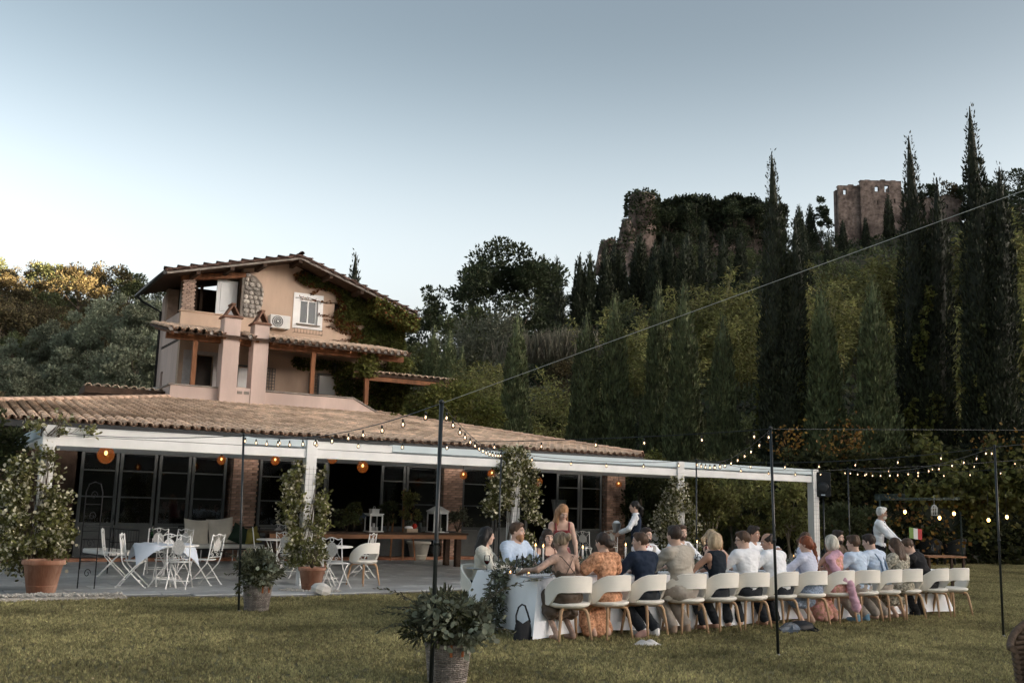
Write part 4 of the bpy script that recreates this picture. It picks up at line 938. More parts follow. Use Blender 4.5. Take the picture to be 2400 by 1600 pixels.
for (x0, z0, x1, z1, n) in ((LX-.1, LZ+.13, RX, RZr+.13, 11), (QX+.1, QZ+.13, RX, RZr+.13, 11)):
    for k in range(n):
        f = k/n; x, z = x0+(x1-x0)*f, z0+(z1-z0)*f; sg = 1 if x1 > x0 else -1
        inst('rake_tile', dkt, mr, (x, 17.36, z), (0, -sg*math.atan2(z1-z0, abs(x1-x0)), -sg*PI/2), None)
inst('ridge_tile', dkt, mr, (RX, 17.25, RZr+.16)); inst('ridge_tile', dkt, mr, (RX, 17.7, RZr+.16))
hb('rake_board', coping_m, lambda m: (m.bar((LX, 17.36, LZ-0.01), (RX, 17.36, RZr-0.01), 0.05, 0.07), m.bar((RX, 17.36, RZr-0.01), (QX, 17.36, QZ-0.01), 0.05, 0.07)), mr)
hb('purlin', woodd_m, lambda m: [m.box((s, 17.95, und(s)-0.1), (0.14, 1.15, 0.16)) for s in (6.3, 7.5, 8.7, 10.05, 11.3, 12.6, 13.9)], mr)
hb('eave_gutter', dkmetal, lambda m: (m.tube([(LX-.08, 17.3, LZ-.02), (LX-.1, 22.2, LZ-.08)], 0.07, 8), m.tube([(QX+.08, 17.3, QZ-.02), (QX+.1, 22.2, QZ-.08)], 0.07, 8)), mr)
hb('downpipe', dkmetal, lambda m: m.tube([(LX-.08, 22.0, LZ-.1), (LX+.1, 21.9, LZ-.3), (6.0, 21.75, 8.7), (6.0, 21.75, 5.0)], 0.05, 6))
hb('satellite_dish', mat('dish', (0.5, 0.49, 0.46), 0.6), lambda m: (m.lathe([(0.30, 0.10), (0.2, 0.03), (0.001, 0)], 14, (12.9, 19.2, 10.0)), m.tube([(12.9, 19.3, 9.5), (12.9, 19.2, 10.0)], 0.03, 6)))
hb('wall_lamp', dkmetal, lambda m: (m.lathe([(0.02, 0.0), (0.09, 0.25), (0.11, 0.27), (0.02, 0.38)], 6, (11.97, 18.25, 6.5)), m.bar((11.97, 18.25, 6.88), (11.97, 18.5, 6.9), 0.03, 0.03)))
hb('side_unit', mat('ac_white', (0.66, 0.65, 0.62)), lambda m: m.box((5.75, 20.3, 5.25), (0.35, 0.8, 0.6)), bevel=0.02)
# little tiled lean-to right of the porch, and the roof fragment left of the terrace
sr = hb('side_roof', woodd_m, lambda m: m.box((14.3, 16.9, 6.28), (3.7, 1.7, 0.08)))
for i in range(14):
    for j in range(4): inst('side_tile', ptile, sr, (12.65+i*0.268, 15.95+j*0.43, 6.33+j*0.05), (0.09, 0, random.gauss(0, .02)))
hb('side_beam', wood_m, lambda m: m.box((14.3, 16.15, 6.14), (3.6, 0.14, 0.16)))
rf = hb('rear_roof', woodd_m, lambda m: m.box((4.25, 17.3, 5.0), (2.9, 1.2, 0.22)))
for i in range(10): inst('side_tile', ptile, rf, (2.9+i*0.285, 16.65, 5.1), (0.06, 0, random.gauss(0, .03)))
# creepers on the house
def creeper(label, pts, nrm, mi, sz=0.11, name='climbing_plant'):
    t = fthing(name, label, 'climbing plant'); o = leafobj('foliage', pts, nrm, sz*rng.uniform(.6, 1.4, len(pts)), [LEAF['wall'], LEAF['red']], t, 0.85, mi)
    return t, o
n = 42000; s = rng.uniform(10.2, 14.95, n); z = rng.uniform(7.3, 10.45, n)
bnd = np.interp(z, [7.4, 7.6, 7.9, 8.3, 8.9, 9.3, 9.6, 9.9, 10.3], [12.75, 12.6, 12.5, 12.5, 12.35, 12.3, 11.6, 11.0, 10.5])
q = np.stack([s*1.6, z*2.6, s*0], 1); e = s-bnd+0.65*vnoise(q, 31); up = np.array([und(a) for a in s])-0.05
ok = (e > 0.0) & (z < up) & (rng.uniform(size=n) < np.clip(0.45+e*1.4, 0, 1)) & ~((vnoise(q*1.3, 33) > 0.5) & (z < 8.6) & (s < 14.2))
P = np.stack([s, HT-0.03-rng.uniform(0, 0.16, n), z], 1)[ok]; D = np.stack([rng.normal(size=n)*.5, -0.5+0*s, -0.7+0*s], 1)[ok]+rng.normal(size=(ok.sum(), 3))*.35
mi = ((e[ok] < 0.34) & (rng.uniform(size=ok.sum()) < 0.6)).astype(int)
ct, _ = creeper('creeper turning red at its edge, over the right end of the house front', P, D, mi)
mb = MB()
for (x0, z0, x1, z1) in [(12.4, 9.25, 10.3, 9.35), (12.5, 8.7, 11.2, 8.75), (12.6, 8.1, 11.6, 8.35), (12.8, 7.9, 11.7, 7.75), (12.5, 8.4, 11.5, 8.62), (12.6, 7.7, 11.8, 7.5), (11.3, 9.8, 10.9, 9.5)]:
    mb.tube([(x0+(x1-x0)*k/8, HT-0.03, z0+(z1-z0)*k/8+0.05*math.sin(k*1.3)) for k in range(9)], 0.012, 4)
    k_ = 60; u = rng.uniform(0, 1, k_); P2 = np.stack([x0+(x1-x0)*u, HT-0.05+0*u, z0+(z1-z0)*u+rng.normal(size=k_)*.03], 1)
    leafobj('foliage', P2, rng.normal(size=(k_, 3)), 0.09*rng.uniform(.5, 1.2, k_), LEAF['red'], ct, 0.8)
mb.build('stem', bark, ct)
n = 3600; s = rng.uniform(13.2, 15.1, n); z = np.array([und(a) for a in s])-rng.uniform(-.12, 0.65, n)**1.2
creeper('creeper hanging from the right eave of the house roof', np.stack([s, rng.uniform(17.2, 18.4, n), z], 1), rng.normal(size=(n, 3))+np.array([0, -.4, -.6]), (rng.uniform(size=n) < 0.12).astype(int))
n = 9000; s = rng.uniform(10.3, 14.9, n); z = rng.uniform(4.9, 7.0, n); q = np.stack([s*1.4, z*2, s*0], 1); bz = np.interp(s, [10.3, 11.0, 11.9, 12.4, 13, 15], [6.75, 6.6, 6.4, 5.3, 4.9, 4.8])
ok = (z > bz+0.3*vnoise(q, 41))
creeper('creeper covering the shaded wall under the porch roof', np.stack([s, HT-0.05-rng.uniform(0, .2, n), z], 1)[ok], (rng.normal(size=(n, 3))*.5+np.array([0, -.6, -.5]))[ok], np.zeros(ok.sum(), int))
n = 1500; creeper('leafy tangle wrapped round the last wooden porch post', np.stack([12.45+rng.normal(size=n)*.17, 16.1+rng.normal(size=n)*.15, rng.uniform(6.2, 7.15, n)], 1), rng.normal(size=(n, 3))+np.array([0, -.3, -.5]), np.zeros(n, int))
n = 3500; a = rng.uniform(0, 2*PI, n); creeper('tall leafy creeper on the corner beside the porch, below the lean to roof', np.stack([rng.normal(14.6, .25, n), rng.normal(17.9, .3, n), rng.uniform(5.2, 7.3, n)], 1), rng.normal(size=(n, 3))+np.array([0, -.5, -.4]), np.zeros(n, int))
# wisteria mass right of the house
wx = fthing('wisteria', 'big light green wisteria bush draped beside the house above the roof', 'climbing plant', 15.6, 15.2, 3.2)
P, D, cc, sz = crown_np(2.05, 1.5, 1.35, 9000, 0.16, 77, 30, 0.36, 0.5); leafobj('foliage', P, D, sz, LEAF['wall'], wx, 0.5)
trunk_mb(1.3, 0.12, cc, 1.35, 3).build('trunk', bark, wx)
print('t buildings', time.time()-T00)
# ================================================================ SMALL STRUCTURES: poles, string lights, planting at the pergola, hedges
glow = emat('bulb_filament', (1.0, 0.66, 0.38), 0.26)
bulbglass = glassmat('bulb_glass', (1, 0.93, 0.85), 0.03, 0.96, 1.5)
pole_m = mat('pole_black', (0.012, 0.016, 0.017), 0.35, 0.2, 4, spec=0.5)
POL = {}
def pole(key, px_b, py_b, px_t, py_t, label, h=2.56, r=0.017):
    if py_b: b = G(px_b, py_b)
    else: b = G(px_t, py_t, h); b.z = 0
    t = AT(px_t, py_t, b.y)
    if not py_b: t = Vector((b.x, b.y, h))
    o = thing('pole', label, 'pole', (b.x, b.y, 0), 0, 'black poles carrying the string lights')
    mb = MB(); d = t-Vector((b.x, b.y, 0)); mb.tube([(-d.x*.02, 0, -0.04), d*0.5, d], r, 8); mb.build('shaft', pole_m, o)
    mb = MB(); mb.tube([d*0.5-Vector((0, 0, .02)), d*0.5+Vector((0, 0, .02))], r*1.35, 8); mb.lathe([(r*1.3, 0), (r*1.3, .02), (.004, .035)], 8, tuple(d)); mb.build('collar', pole_m, o)
    mb = MB(); mb.lathe([(r*1.5, 0), (r*1.5, 0.012), (r*1.1, .03)], 8); mb.build('foot', mat('pole_foot', (.3, .3, .3), .5), o)
    POL[key] = t; return o
pole('L', 559, 1434, 571, 1020, 'black pole behind the flower basket on the patio edge, left')
pole('F', 0, 0, 1035, 945, 'nearest black pole standing in the big basket on the lawn', r=0.02)
pole('M', 1824, 1537, 1806, 1005, 'black pole on the lawn in front of the dinner chairs')
pole('R', 2352, 1492, 2331, 1047, 'black pole alone on the lawn at the right edge')
pole('B1', 0, 0, 1175, 1057, 'black pole behind the table, in front of the third pergola post', r=0.014)
pole('B2', 0, 0, 1632, 1078, 'black pole behind the table just right of the fourth pergola post', r=0.014)
pole('B3', 0, 0, 1987, 1099, 'black pole behind the table left of the man in braces', r=0.014)
bulb_me = MB().lathe([(0.001, -0.045), (0.018, -0.041), (0.029, -0.022), (0.030, -0.002), (0.022, 0.02), (0.013, 0.032)], 10).mesh('bulb', bulbglass)
sock_me = MB().lathe([(0.014, 0.028), (0.014, 0.062), (0.006, 0.075)], 8).mesh('socket', pole_m)
fil_me = MB().lathe([(0.001, -0.018), (0.0085, -0.008), (0.0085, 0.008), (0.001, 0.02)], 6).mesh('filament', glow)
def string(label, a, b, sag, n, f0=0.02, f1=0.98, skip=()):
    a, b = Vector(a), Vector(b)
    o = thing('string_light', label, 'string lights', a)
    pt = lambda u: (b-a)*u + Vector((0, 0, -4*sag*u*(1-u)))
    mb = MB(); mb.tube([pt(k/24) for k in range(25)], 0.005, 4, caps=False); mb.build('cable', pole_m, o)
    for k in range(n):
        u = f0+(f1-f0)*k/max(1, n-1)+random.uniform(-.006, .006); p = pt(u)-Vector((0, 0, 0.078))
        bl_ = inst('bulb', bulb_me, o, p, (random.uniform(-.12, .12), random.uniform(-.12, .12), 0), (0.76,)*3); inst('socket', sock_me, bl_); inst('filament', fil_me, bl_)
    return o
string('string of bulbs from the nearest pole down to the left pole', POL['F'], POL['L'], 0.16, 13, 0.05)
string('string of bulbs from the nearest pole back to the pole behind the table', POL['F'], POL['B1'], 0.12, 14, 0.05)
string('long string of bulbs from the left pole across to the pole before the chairs', POL['L'], POL['M'], 0.12, 11, 0.08)
string('sagging string of bulbs from the pole before the chairs back to the fourth post', POL['M'], POL['B2'], 0.19, 13)
string('string of bulbs behind the table between the second and third rear poles', POL['B2'], POL['B3'], 0.10, 6, 0.1)
string('string of bulbs behind the table between the first and second rear poles', POL['B1'], POL['B2'], 0.10, 5, 0.15, 0.9)
string('string of bulbs from the second rear pole forward to the right hand pole', POL['B2'], POL['R'], 0.12, 8, 0.1)
string('sagging string of bulbs from the third rear pole to the right hand pole', POL['B3'], POL['R'], 0.17, 15)
e1 = AT(2560, 1075, 19); string('string of bulbs from the third rear pole out past the right edge, lower one', POL['B3'], e1, 0.14, 9, .08)
e2 = AT(2560, 1062, 24); string('string of bulbs from the third rear pole out past the right edge, upper one', POL['B3']+Vector((0.02, 0, 0.0)), e2, 0.05, 6, .15)
def cable(label, a, b, r=0.004, m=None, sag=0.0):
    a, b = Vector(a), Vector(b); mb = MB(); mb.tube([(b-a)*(k/16)+Vector((0, 0, -4*sag*(k/16)*(1-k/16))) for k in range(17)], r, 4, caps=False)
    o = mb.build('guy_wire', m or mat('steel_wire', (0.6, 0.6, 0.57), 0.5)); o.location = a; tag(o, label, 'wire')
cable('long steel wire rising from the nearest pole up past the right edge', POL['F'], POL['F']+(AT(2500, 410, 6.5)-POL['F'])*3, 0.0024)
cable('thin level wire from the pole before the chairs to the right edge', POL['M'], AT(2500, 1008, 14.5), 0.0035, pole_m)
cable('thin wire from the right hand pole out of the picture', POL['R'], AT(2520, 1030, 11.5), 0.0035, pole_m)
cable('dark cable from the left pole along the beam to the corner post', POL['L'], W(0.1, -0.14, 2.62), 0.006, pole_m, 0.06)

# ---------------------------------------------------------------- jasmine climbers and pots
def pot_mb(r, h, rim=0.16):
    m = MB(); m.lathe([(r*0.64, 0), (r*0.68, 0.01), (r*0.92, h*(1-rim)), (r*1.0, h*(1-rim)+0.004), (r*1.04, h*(1-rim)+0.02), (r*1.04, h-0.012), (r*1.0, h), (r*0.9, h-0.006), (r*0.86, h-0.06), (0.001, h-0.06)], 28)
    m.lathe([(r*0.735, h*0.22), (r*0.75, h*0.225), (r*0.755, h*0.25), (r*0.745, h*0.26)], 28); return m
def pot(name, loc, r, h, m, label, group=None, rz=0):
    o = pot_mb(r, h).build(name, m); o.location = loc; tag(o, label, 'plant pot', group); s_ = MB(); s_.lathe([(r*0.86, h-.055), (0.001, h-.045)], 20); s_.build('soil', soil, o); return o
potm = mat('old_terracotta', (0.30, 0.125, 0.07), 0.9, 0.3, 7, 0.25, 40, c2=(0.40, 0.24, 0.17), wear=0.35, stretch=(1, 1, 0.3))
def jasmine(s, t, label, z0, z1, rx, n, seed, prof=None, fl=0.42, dx=0.0, sz=0.055):
    """climber round a post: stems, small leaves in tufts, cream flowers"""
    r_ = np.random.default_rng(seed); o = fthing('jasmine_vine', label, 'climbing plant', s, t, 0)
    nt_ = n//18; zt = r_.uniform(z0, z1, nt_*3); a = r_.uniform(0, 2*PI, nt_*3); k = np.stack([np.cos(a)*1.2, np.sin(a)*1.2, zt*2.0], 1)
    keep = vnoise(k*1.3, seed) > -0.08; zt, a = zt[keep][:nt_], a[keep][:nt_]; nt_ = len(zt)
    pr = np.interp(zt, *(prof or ([z0, z1], [1, 1])))
    rad = rx*pr*r_.uniform(0.2, 1.0, nt_)**0.75*(1+0.4*vnoise(k[keep][:nt_]*1.5, seed+1))
    c = np.stack([rad*np.cos(a)+dx*zt, rad*np.sin(a)*0.75, zt], 1)
    kf_ = ~((np.abs(c[:, 0]) < 0.17) & (c[:, 1] < 0.12) & (c[:, 2] > 0.85)) | (r_.uniform(size=len(c)) < 0.3); c = c[kf_]; a = a[kf_]; nt_ = len(c)
    idx = r_.integers(0, nt_, n); P = c[idx]+r_.normal(size=(n, 3))*0.05; D = unit(r_.normal(size=(n, 3)))+np.stack([np.cos(a[idx])*.5, np.sin(a[idx])*.5, 0.25+0*a[idx]], 1)
    V, F = leaves6(P, D, 1.3*sz*r_.uniform(.6, 1.35, n), 0.55); leafobj_ = link(bpy.data.objects.new('foliage', np_mesh('foliage', V, F, LEAF['jas'])), o)
    nf = int(n*fl*0.6); idx = r_.integers(0, nt_, nf); P = c[idx]*np.array([1.06, 1.06, 1])+r_.normal(size=(nf, 3))*0.065
    V, F = [], []; 
    V, F = leaves6(P, r_.normal(size=(nf, 3)), 0.058*r_.uniform(.7, 1.3, nf), 0.95); link(bpy.data.objects.new('flowers', np_mesh('flowers', V, F, LEAF['flower'])), o)
    st = MB()
    for j in range(16):
        a0 = r_.uniform(0, 6.28); ph = r_.uniform(1, 3)
        st.tube([(0.14*math.cos(a0+ph*q/8)+dx*(z0+(z1-z0)*q/8), 0.14*math.sin(a0+ph*q/8), z0+(z1-z0)*q/8*r_.uniform(.9, 1)) for q in range(9)], [0.009*(1-q/11) for q in range(9)], 4)
    for j in range(30):
        e = c[r_.integers(0, nt_)]; st.tube([(0.1*e[0], 0.1*e[1], max(z0, e[2]-.35)), (e[0]*.6, e[1]*.6, e[2]-.05), tuple(e*1.08)], 0.004, 3)
    st.build('stems', bark, o); return o
jasmine(-0.12, -0.18, 'huge jasmine climber in flower round the left corner post', 0.35, 2.36, 0.52, 7000, 501, ([0.35, 0.7, 1.0, 1.5, 2.0, 2.36], [0.62, 0.95, 0.92, 0.92, 0.9, 0.35]))
jasmine(0.0, -0.12, 'few jasmine shoots straying over the left end of the beam', 2.55, 2.86, 0.55, 260, 506, ([2.4, 2.9], [1.2, .8]))
jasmine(4.57, 0.0, 'thin jasmine climber on the second post, dense on its left side', 0.42, 2.30, 0.50, 3400, 502, ([0.3, 0.6, 1.1, 1.9, 2.3], [0.55, 0.8, 0.9, 0.85, 0.35]), 0.55, sz=0.06)
jasmine(9.14, 0.0, 'full jasmine climber hiding the third pergola post', 0.2, 2.78, 0.62, 7600, 503, ([0.2, 0.7, 1.4, 2.1, 2.78], [0.95, 1.0, 1.0, 0.85, 0.45]))
jasmine(13.71, 0.0, 'white flowering jasmine climber on the fourth pergola post', 0.2, 2.30, 0.60, 5200, 504, ([0.2, 0.7, 1.4, 1.9, 2.3], [0.95, 1.0, 0.95, 0.6, 0.25]), 0.95)
gp = G(75, 1402); pot('terracotta_pot', (gp.x, gp.y+0.28, 0.05), 0.31, 0.53, potm, 'large weathered terracotta pot at the foot of the left corner post')
gp = G(723, 1392); pot('terracotta_pot', (gp.x, gp.y+0.2, 0.05), 0.235, 0.40, potm, 'terracotta pot with a young jasmine at the second post')
gp2 = G(752, 1350); pot('terracotta_pot', (gp2.x, gp2.y, 0.05), 0.12, 0.26, potm, 'small terracotta pot hidden behind the one at the second post')
def sprig(name, label, cat, loc, n, rx, rz, zc, m, sz, seed, stems=10, droop=0.1, asp=0.5, ncl=18, spread=0.34, fl=None):
    o = thing(name, label, cat, loc); P, D, cc, s_ = crown_np(rx, rz, zc, n, sz, seed, ncl, spread, droop); leafobj('foliage', P, D, s_, m, o, asp)
    st = MB()
    for j in range(min(stems, len(cc))): e = cc[j]; st.tube([(0, 0, 0), (e[0]*.4, e[1]*.4, zc*.5), (e[0], e[1], e[2]+zc)], [.012, .009, .004], 4)
    st.build('stems', bark, o)
    if fl is not None:
        k = rng.integers(0, len(P), fl[0]); leafobj('flowers', P[k]+rng.normal(size=(fl[0], 3))*.02, rng.normal(size=(fl[0], 3)), fl[1]*rng.uniform(.7, 1.2, fl[0]), fl[2], o, 0.95)
    return o
sprig('jasmine_plant', 'young jasmine growing out of the terracotta pot at the second post', 'plant', (gp.x, gp.y+0.2, 0.42), 700, 0.26, 0.34, 0.30, LEAF['jas'], 0.055, 521, fl=(120, .034, LEAF['flower']))
rock = MB(); rock.lathe([(0.001, -0.02), (0.15, 0.0), (0.19, 0.07), (0.15, 0.14), (0.06, 0.18), (0.001, 0.185)], 9, smooth=False, sy=0.75); v = np.array(rock.v); v *= (1+0.16*vnoise(v*7, 9))[:, None]; rock.v = [tuple(q) for q in v]
gr = G(744, 1398); o = rock.build('rock', mat('pale_stone', (0.62, 0.60, 0.56), 0.9, 0.15, 8, 0.5, 30)); o.location = (gr.x, gr.y+0.1, 0.05); o.rotation_euler = (0, 0.35, 0.3); tag(o, 'pale boulder leaning on the terracotta pot of the second post', 'rock')
pg = MB().lathe([(0.001, -.012), (0.016, -0.006), (0.018, 0.002), (0.001, 0.014)], 5, smooth=False)
PB = np.array(pg.v); PFq = np.array([(f+(f[-1],))[:4] for f in pg.f])
def pebbles(name, pts):
    VV, FF = [], []
    for i, p in enumerate(pts): k = random.uniform(.7, 2.0); VV.append(PB*np.array([k, k*random.uniform(.6, 1), k*.8])+np.array(p)); FF.append(PFq+i*len(PB))
    o = link(bpy.data.objects.new(name, np_mesh(name, np.concatenate(VV), np.concatenate(FF), gravel_m))); tag(o, kind='stuff')
pts = []
for k in range(1700):
    s = random.uniform(-3.0, 1.15); t = random.uniform(-1.28, -0.86)-0.10*max(0, s)
    if s > 0.6 and t > -1.05: continue
    pts.append(tuple(W(s, t, 0.065+random.uniform(-.01, .02))))
for k in range(240): a = random.uniform(0, 6.28); r_ = random.uniform(.1, .42); pts.append((gp.x+r_*math.cos(a)*1.3, gp.y+.12+r_*math.sin(a)*.55, 0.062))
pebbles('white_gravel', pts)
mb = MB(); mb.prism([(-3.2, -1.32), (1.2, -1.38), (1.1, -0.9), (-3.2, -0.85)], 0.0, 0.055); o = mb.build('gravel_bed', gravel_m); o.location = FR; o.rotation_euler = (0, 0, FANG); tag(o, kind='structure')

# ---------------------------------------------------------------- flower baskets on the lawn
wick = mat('grey_wicker', (0.20, 0.17, 0.145), 0.8, 0.3, 12, 0.3, 60, isl=0.3, c2=(0.30, 0.265, 0.235))
strap_m = mat('tan_leather', (0.30, 0.10, 0.03), 0.55, 0.2, 10)
def basket(loc, h, r, label, rz=0.0):
    o = thing('wicker_basket', label, 'basket', loc, rz)
    n = 30; st = MB()
    for j in range(n):
        a = 2*PI*j/n; st.tube([(r*(0.80+0.2*q/4)*math.cos(a), r*(0.80+0.2*q/4)*math.sin(a), h*q/4) for q in range(5)], 0.006, 4)
    st.build('stakes', wick, o)
    rows = int(h/0.017); wv = MB()
    for q in range(rows):
        z = 0.008+q*0.017; rr = r*(0.80+0.2*z/h); pts = []
        for j in range(n*2):
            a = 2*PI*j/(n*2); b_ = 0.008*math.cos(PI*j/1+0) if False else 0.009*math.cos(n*a+(PI if q % 2 else 0)); pts.append(((rr+b_)*math.cos(a), (rr+b_)*math.sin(a), z+random.uniform(-.002, .002)))
        wv.tube(pts, 0.0075, 4, closed=True)
    wv.build('weave', wick, o)
    rm = MB(); rm.tube([(r*1.02*math.cos(a*PI/14), r*1.02*math.sin(a*PI/14), h) for a in range(28)], 0.017, 6, closed=True); rm.build('rim', wick, o)
    b = MB(); b.lathe([(r*.78, 0.012), (.001, .012)], 16); b.lathe([(r*.93, h*.8), (.001, h*.85)], 16); b.build('lining', soil, o)
    for a0 in (-PI/2+0.28, -PI/2+0.78):
        s_ = MB(); s_.surf(lambda u, v: ((r*1.05+0.012)*math.cos(a0+(u-.5)*.10), (r*1.05+0.012)*math.sin(a0+(u-.5)*.10), h*(1.06-0.30*v)), 2, 4)
        s_.surf(lambda u, v: ((r*1.05+0.004)*math.cos(a0+(u-.5)*.10), (r*1.05+0.004)*math.sin(a0+(u-.5)*.10), h*(1.06-0.30*v)), 2, 4); s_.build('leather_strap', strap_m, o)
    return o
def bouquet(loc, k, label, seed, long_=True):
    o = thing('greenery_arrangement', label, 'flower arrangement', loc)
    P, D, cc, s_ = crown_np(0.36*k, 0.33*k, 0.26*k, 1900, 0.075, seed, 24, 0.34, 0.1); leafobj('olive_leaves', P, D, s_*1.1, LEAF['olive'], o, 0.26, rnd=True)
    r_ = np.random.default_rng(seed+1); n = 420; c = cc[r_.integers(0, 8, n)]*np.array([1.0, 1, .9]); P = c+r_.normal(size=(n, 3))*.075+np.array([0.04, -0.10, .22*k]); leafobj('eucalyptus_leaves', P, r_.normal(size=(n, 3)), .058*r_.uniform(.6, 1.3, n), LEAF['euc'], o, 0.9, rnd=True)
    P, D, cc2, s_ = crown_np(0.40*k, 0.30*k, 0.16*k, 1500, 0.06, seed+2, 20, 0.3, 0.3); leafobj('fern_leaves', P, D, s_, LEAF['hedge'], o, 0.3)
    st = MB(); PL, DL = [], []
    for j in range(16 if long_ else 8):
        a = r_.uniform(0, 6.28) if j > 3 else [2.6, 0.5, 0.15, 3.3][j]; L_ = r_.uniform(.6, 1.0)*k*(1.3 if j < 4 else 1); el = r_.uniform(.5, 1.2) if j > 3 else 0.95; q0 = None
        pts = [(0, 0, 0.05)]
        for q in range(1, 8):
            f = q/7; e = el-0.9*f*f; pts.append((pts[-1][0]+L_/7*math.cos(a)*math.cos(e), pts[-1][1]+L_/7*math.sin(a)*math.cos(e)*.7, pts[-1][2]+L_/7*math.sin(e)))
        st.tube(pts, [.005*(1-.6*q/7) for q in range(8)], 4)
        for q in range(2, 8):
            for u in range(4):
                p = Vector(pts[q-1]).lerp(Vector(pts[q]), u/4); d = (Vector(pts[q])-Vector(pts[q-1])).normalized(); sd_ = Vector((-d.y, d.x, r_.uniform(-.4, .6)))*(1 if u % 2 else -1); PL.append(p); DL.append(d*.5+sd_)
    st.build('stems', bark, o); leafobj('sprig_leaves', np.array(PL), np.array(DL), 0.088*k*r_.uniform(.8, 1.2, len(PL)), LEAF['olive'], o, 0.24, rnd=True)
    return o
b1 = POL['F']; bl1 = (b1.x+0.10, b1.y+0.02, 0)
pF = [o for o in col.objects if o.name == 'pole.001'][0].location
BX, BY = pF.x+0.13, pF.y+0.27
basket((BX, BY, 0), 0.35, 0.205, 'big grey wicker basket with tan straps, nearest on the lawn', -0.1)
bouquet((BX, BY, 0.31), 0.88, 'big olive and eucalyptus arrangement filling the nearest basket', 61)
pL = [o for o in col.objects if o.name == 'pole'][0].location
BX2, BY2 = pL.x+0.20, pL.y+0.22
basket((BX2, BY2, 0), 0.36, 0.20, 'grey wicker basket beside the left pole at the patio edge', 0.3)
bouquet((BX2, BY2, 0.34), 0.86, 'olive and eucalyptus arrangement in the basket beside the left pole', 71, False)

# ---------------------------------------------------------------- hedge, shrubs and vines behind the lawn at the right
hed = thing('tall_hedge', 'tall dark hedge closing the garden behind the musician and the wicker chairs', 'hedge', (0, 0, 0))
def hedge_leaves(parent, x0, y0, x1, y1, h0, h1, dep, n, m, sz, seed, nm='foliage'):
    r_ = np.random.default_rng(seed); u = r_.uniform(0, 1, n); v = r_.uniform(0, 1, n)**0.9; q = np.stack([u*math.hypot(x1-x0, y1-y0)*.8, v*h0*1.2, u*0], 1); b = vnoise(q, seed)
    hh = h0+(h1-h0)*u+0.5*vnoise(np.stack([u*22, u*0, u*0], 1), seed+3); d = Vector((x1-x0, y1-y0, 0)).normalized(); nx_, ny_ = d.y, -d.x
    off = dep*(0.5+0.7*b)+r_.uniform(-.25, .12, n)
    P = np.stack([x0+(x1-x0)*u+nx_*off, y0+(y1-y0)*u+ny_*off, v*hh], 1); D = np.stack([nx_+0*u, ny_+0*u, -0.3+0*u], 1)+r_.normal(size=(n, 3))*.7
    leafobj(nm, P, D, sz*r_.uniform(.6, 1.4, n), m, parent, 0.7)
hl, hr = (9.2, 33.4), (22.5, 36.6)
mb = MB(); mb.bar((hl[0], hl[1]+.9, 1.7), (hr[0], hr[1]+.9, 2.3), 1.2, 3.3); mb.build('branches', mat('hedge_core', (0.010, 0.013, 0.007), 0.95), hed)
hedge_leaves(hed, hl[0], hl[1]+.5, hr[0], hr[1]+.5, 3.6, 4.8, 0.5, 21000, [LEAF['hedge']], 0.17, 801)
vl = thing('grape_vine', 'broad leaved vine sprawling over the wire arbour at the right', 'climbing plant', (0, 0, 0))
def vstrand(P0, P1, n, amp, sz, m, parent, seed, spread=0.18, drop=0.0):
    r_ = np.random.default_rng(seed); u = r_.uniform(0, 1, n); a, b = np.array(P0), np.array(P1); c = a+(b-a)*u[:, None]; c[:, 2] += amp*np.sin(u*9+seed)-drop*np.abs(r_.normal(size=n)); P = c+r_.normal(size=(n, 3))*spread
    leafobj('foliage', P, r_.normal(size=(n, 3))+np.array([0, -.6, -.5]), sz*r_.uniform(.6, 1.35, n), m, parent, 0.9, rnd=True)
YV = 30.0
pp = lambda x, y, Y=YV: tuple(AT(x, y, Y))
vine_l = leafmat('leaf_vine', (0.075, 0.085, 0.022), (0.14, 0.135, 0.04), isl=0.4, scale=1.2)
vstrand(pp(2130, 1160), pp(2420, 1150), 1500, .08, .15, vine_l, vl, 1, 0.16); vstrand(pp(2220, 1130), pp(2420, 1120), 700, .1, .15, vine_l, vl, 2, 0.18)
vstrand(pp(2250, 1150), pp(2420, 1165), 700, .05, .15, vine_l, vl, 3, 0.2, .22); vstrand(pp(2140, 1170), pp(2180, 1150), 140, .02, .14, vine_l, vl, 4, 0.08)
vstrand(pp(2150, 1030, 33), pp(2260, 1120, 33), 240, .2, .17, vine_l, vl, 5, 0.22); vstrand(pp(2320, 1020, 31), pp(2315, 1090, 31), 90, .05, .16, vine_l, vl, 6, 0.09); vstrand(pp(2165, 1030, 32), pp(2185, 1085, 32), 90, .05, .16, vine_l, vl, 7, 0.12)
vstrand(pp(2380, 1080, 30), pp(2400, 1180, 30), 240, .05, .15, vine_l, vl, 8, 0.2); vstrand(pp(2280, 1190, 30), pp(2300, 1260, 30), 160, .05, .14, vine_l, vl, 9, 0.12)
arb = thing('wire_arbour', 'low flat wire arbour the vine lies on, behind the musician', 'arbour', (0, 0, 0)); mb = MB()
for k in range(5): mb.tube([pp(2050, 1171-k*3, 28.5+k), pp(2250, 1170-k*4, 28.5+k)], 0.012, 4)
for k in range(9): a_ = Vector(pp(2060+k*22, 1171, 28.5)); b_ = Vector(pp(2060+k*22, 1160, 33)); mb.tube([a_, b_], 0.01, 4)
for x in (2062, 2250): q = Vector(pp(x, 1170, 30.5)); mb.tube([(q.x, q.y, 0), q], 0.025, 5)
mb.build('frame', mat('green_steel', (0.06, 0.085, 0.08), 0.5), arb)
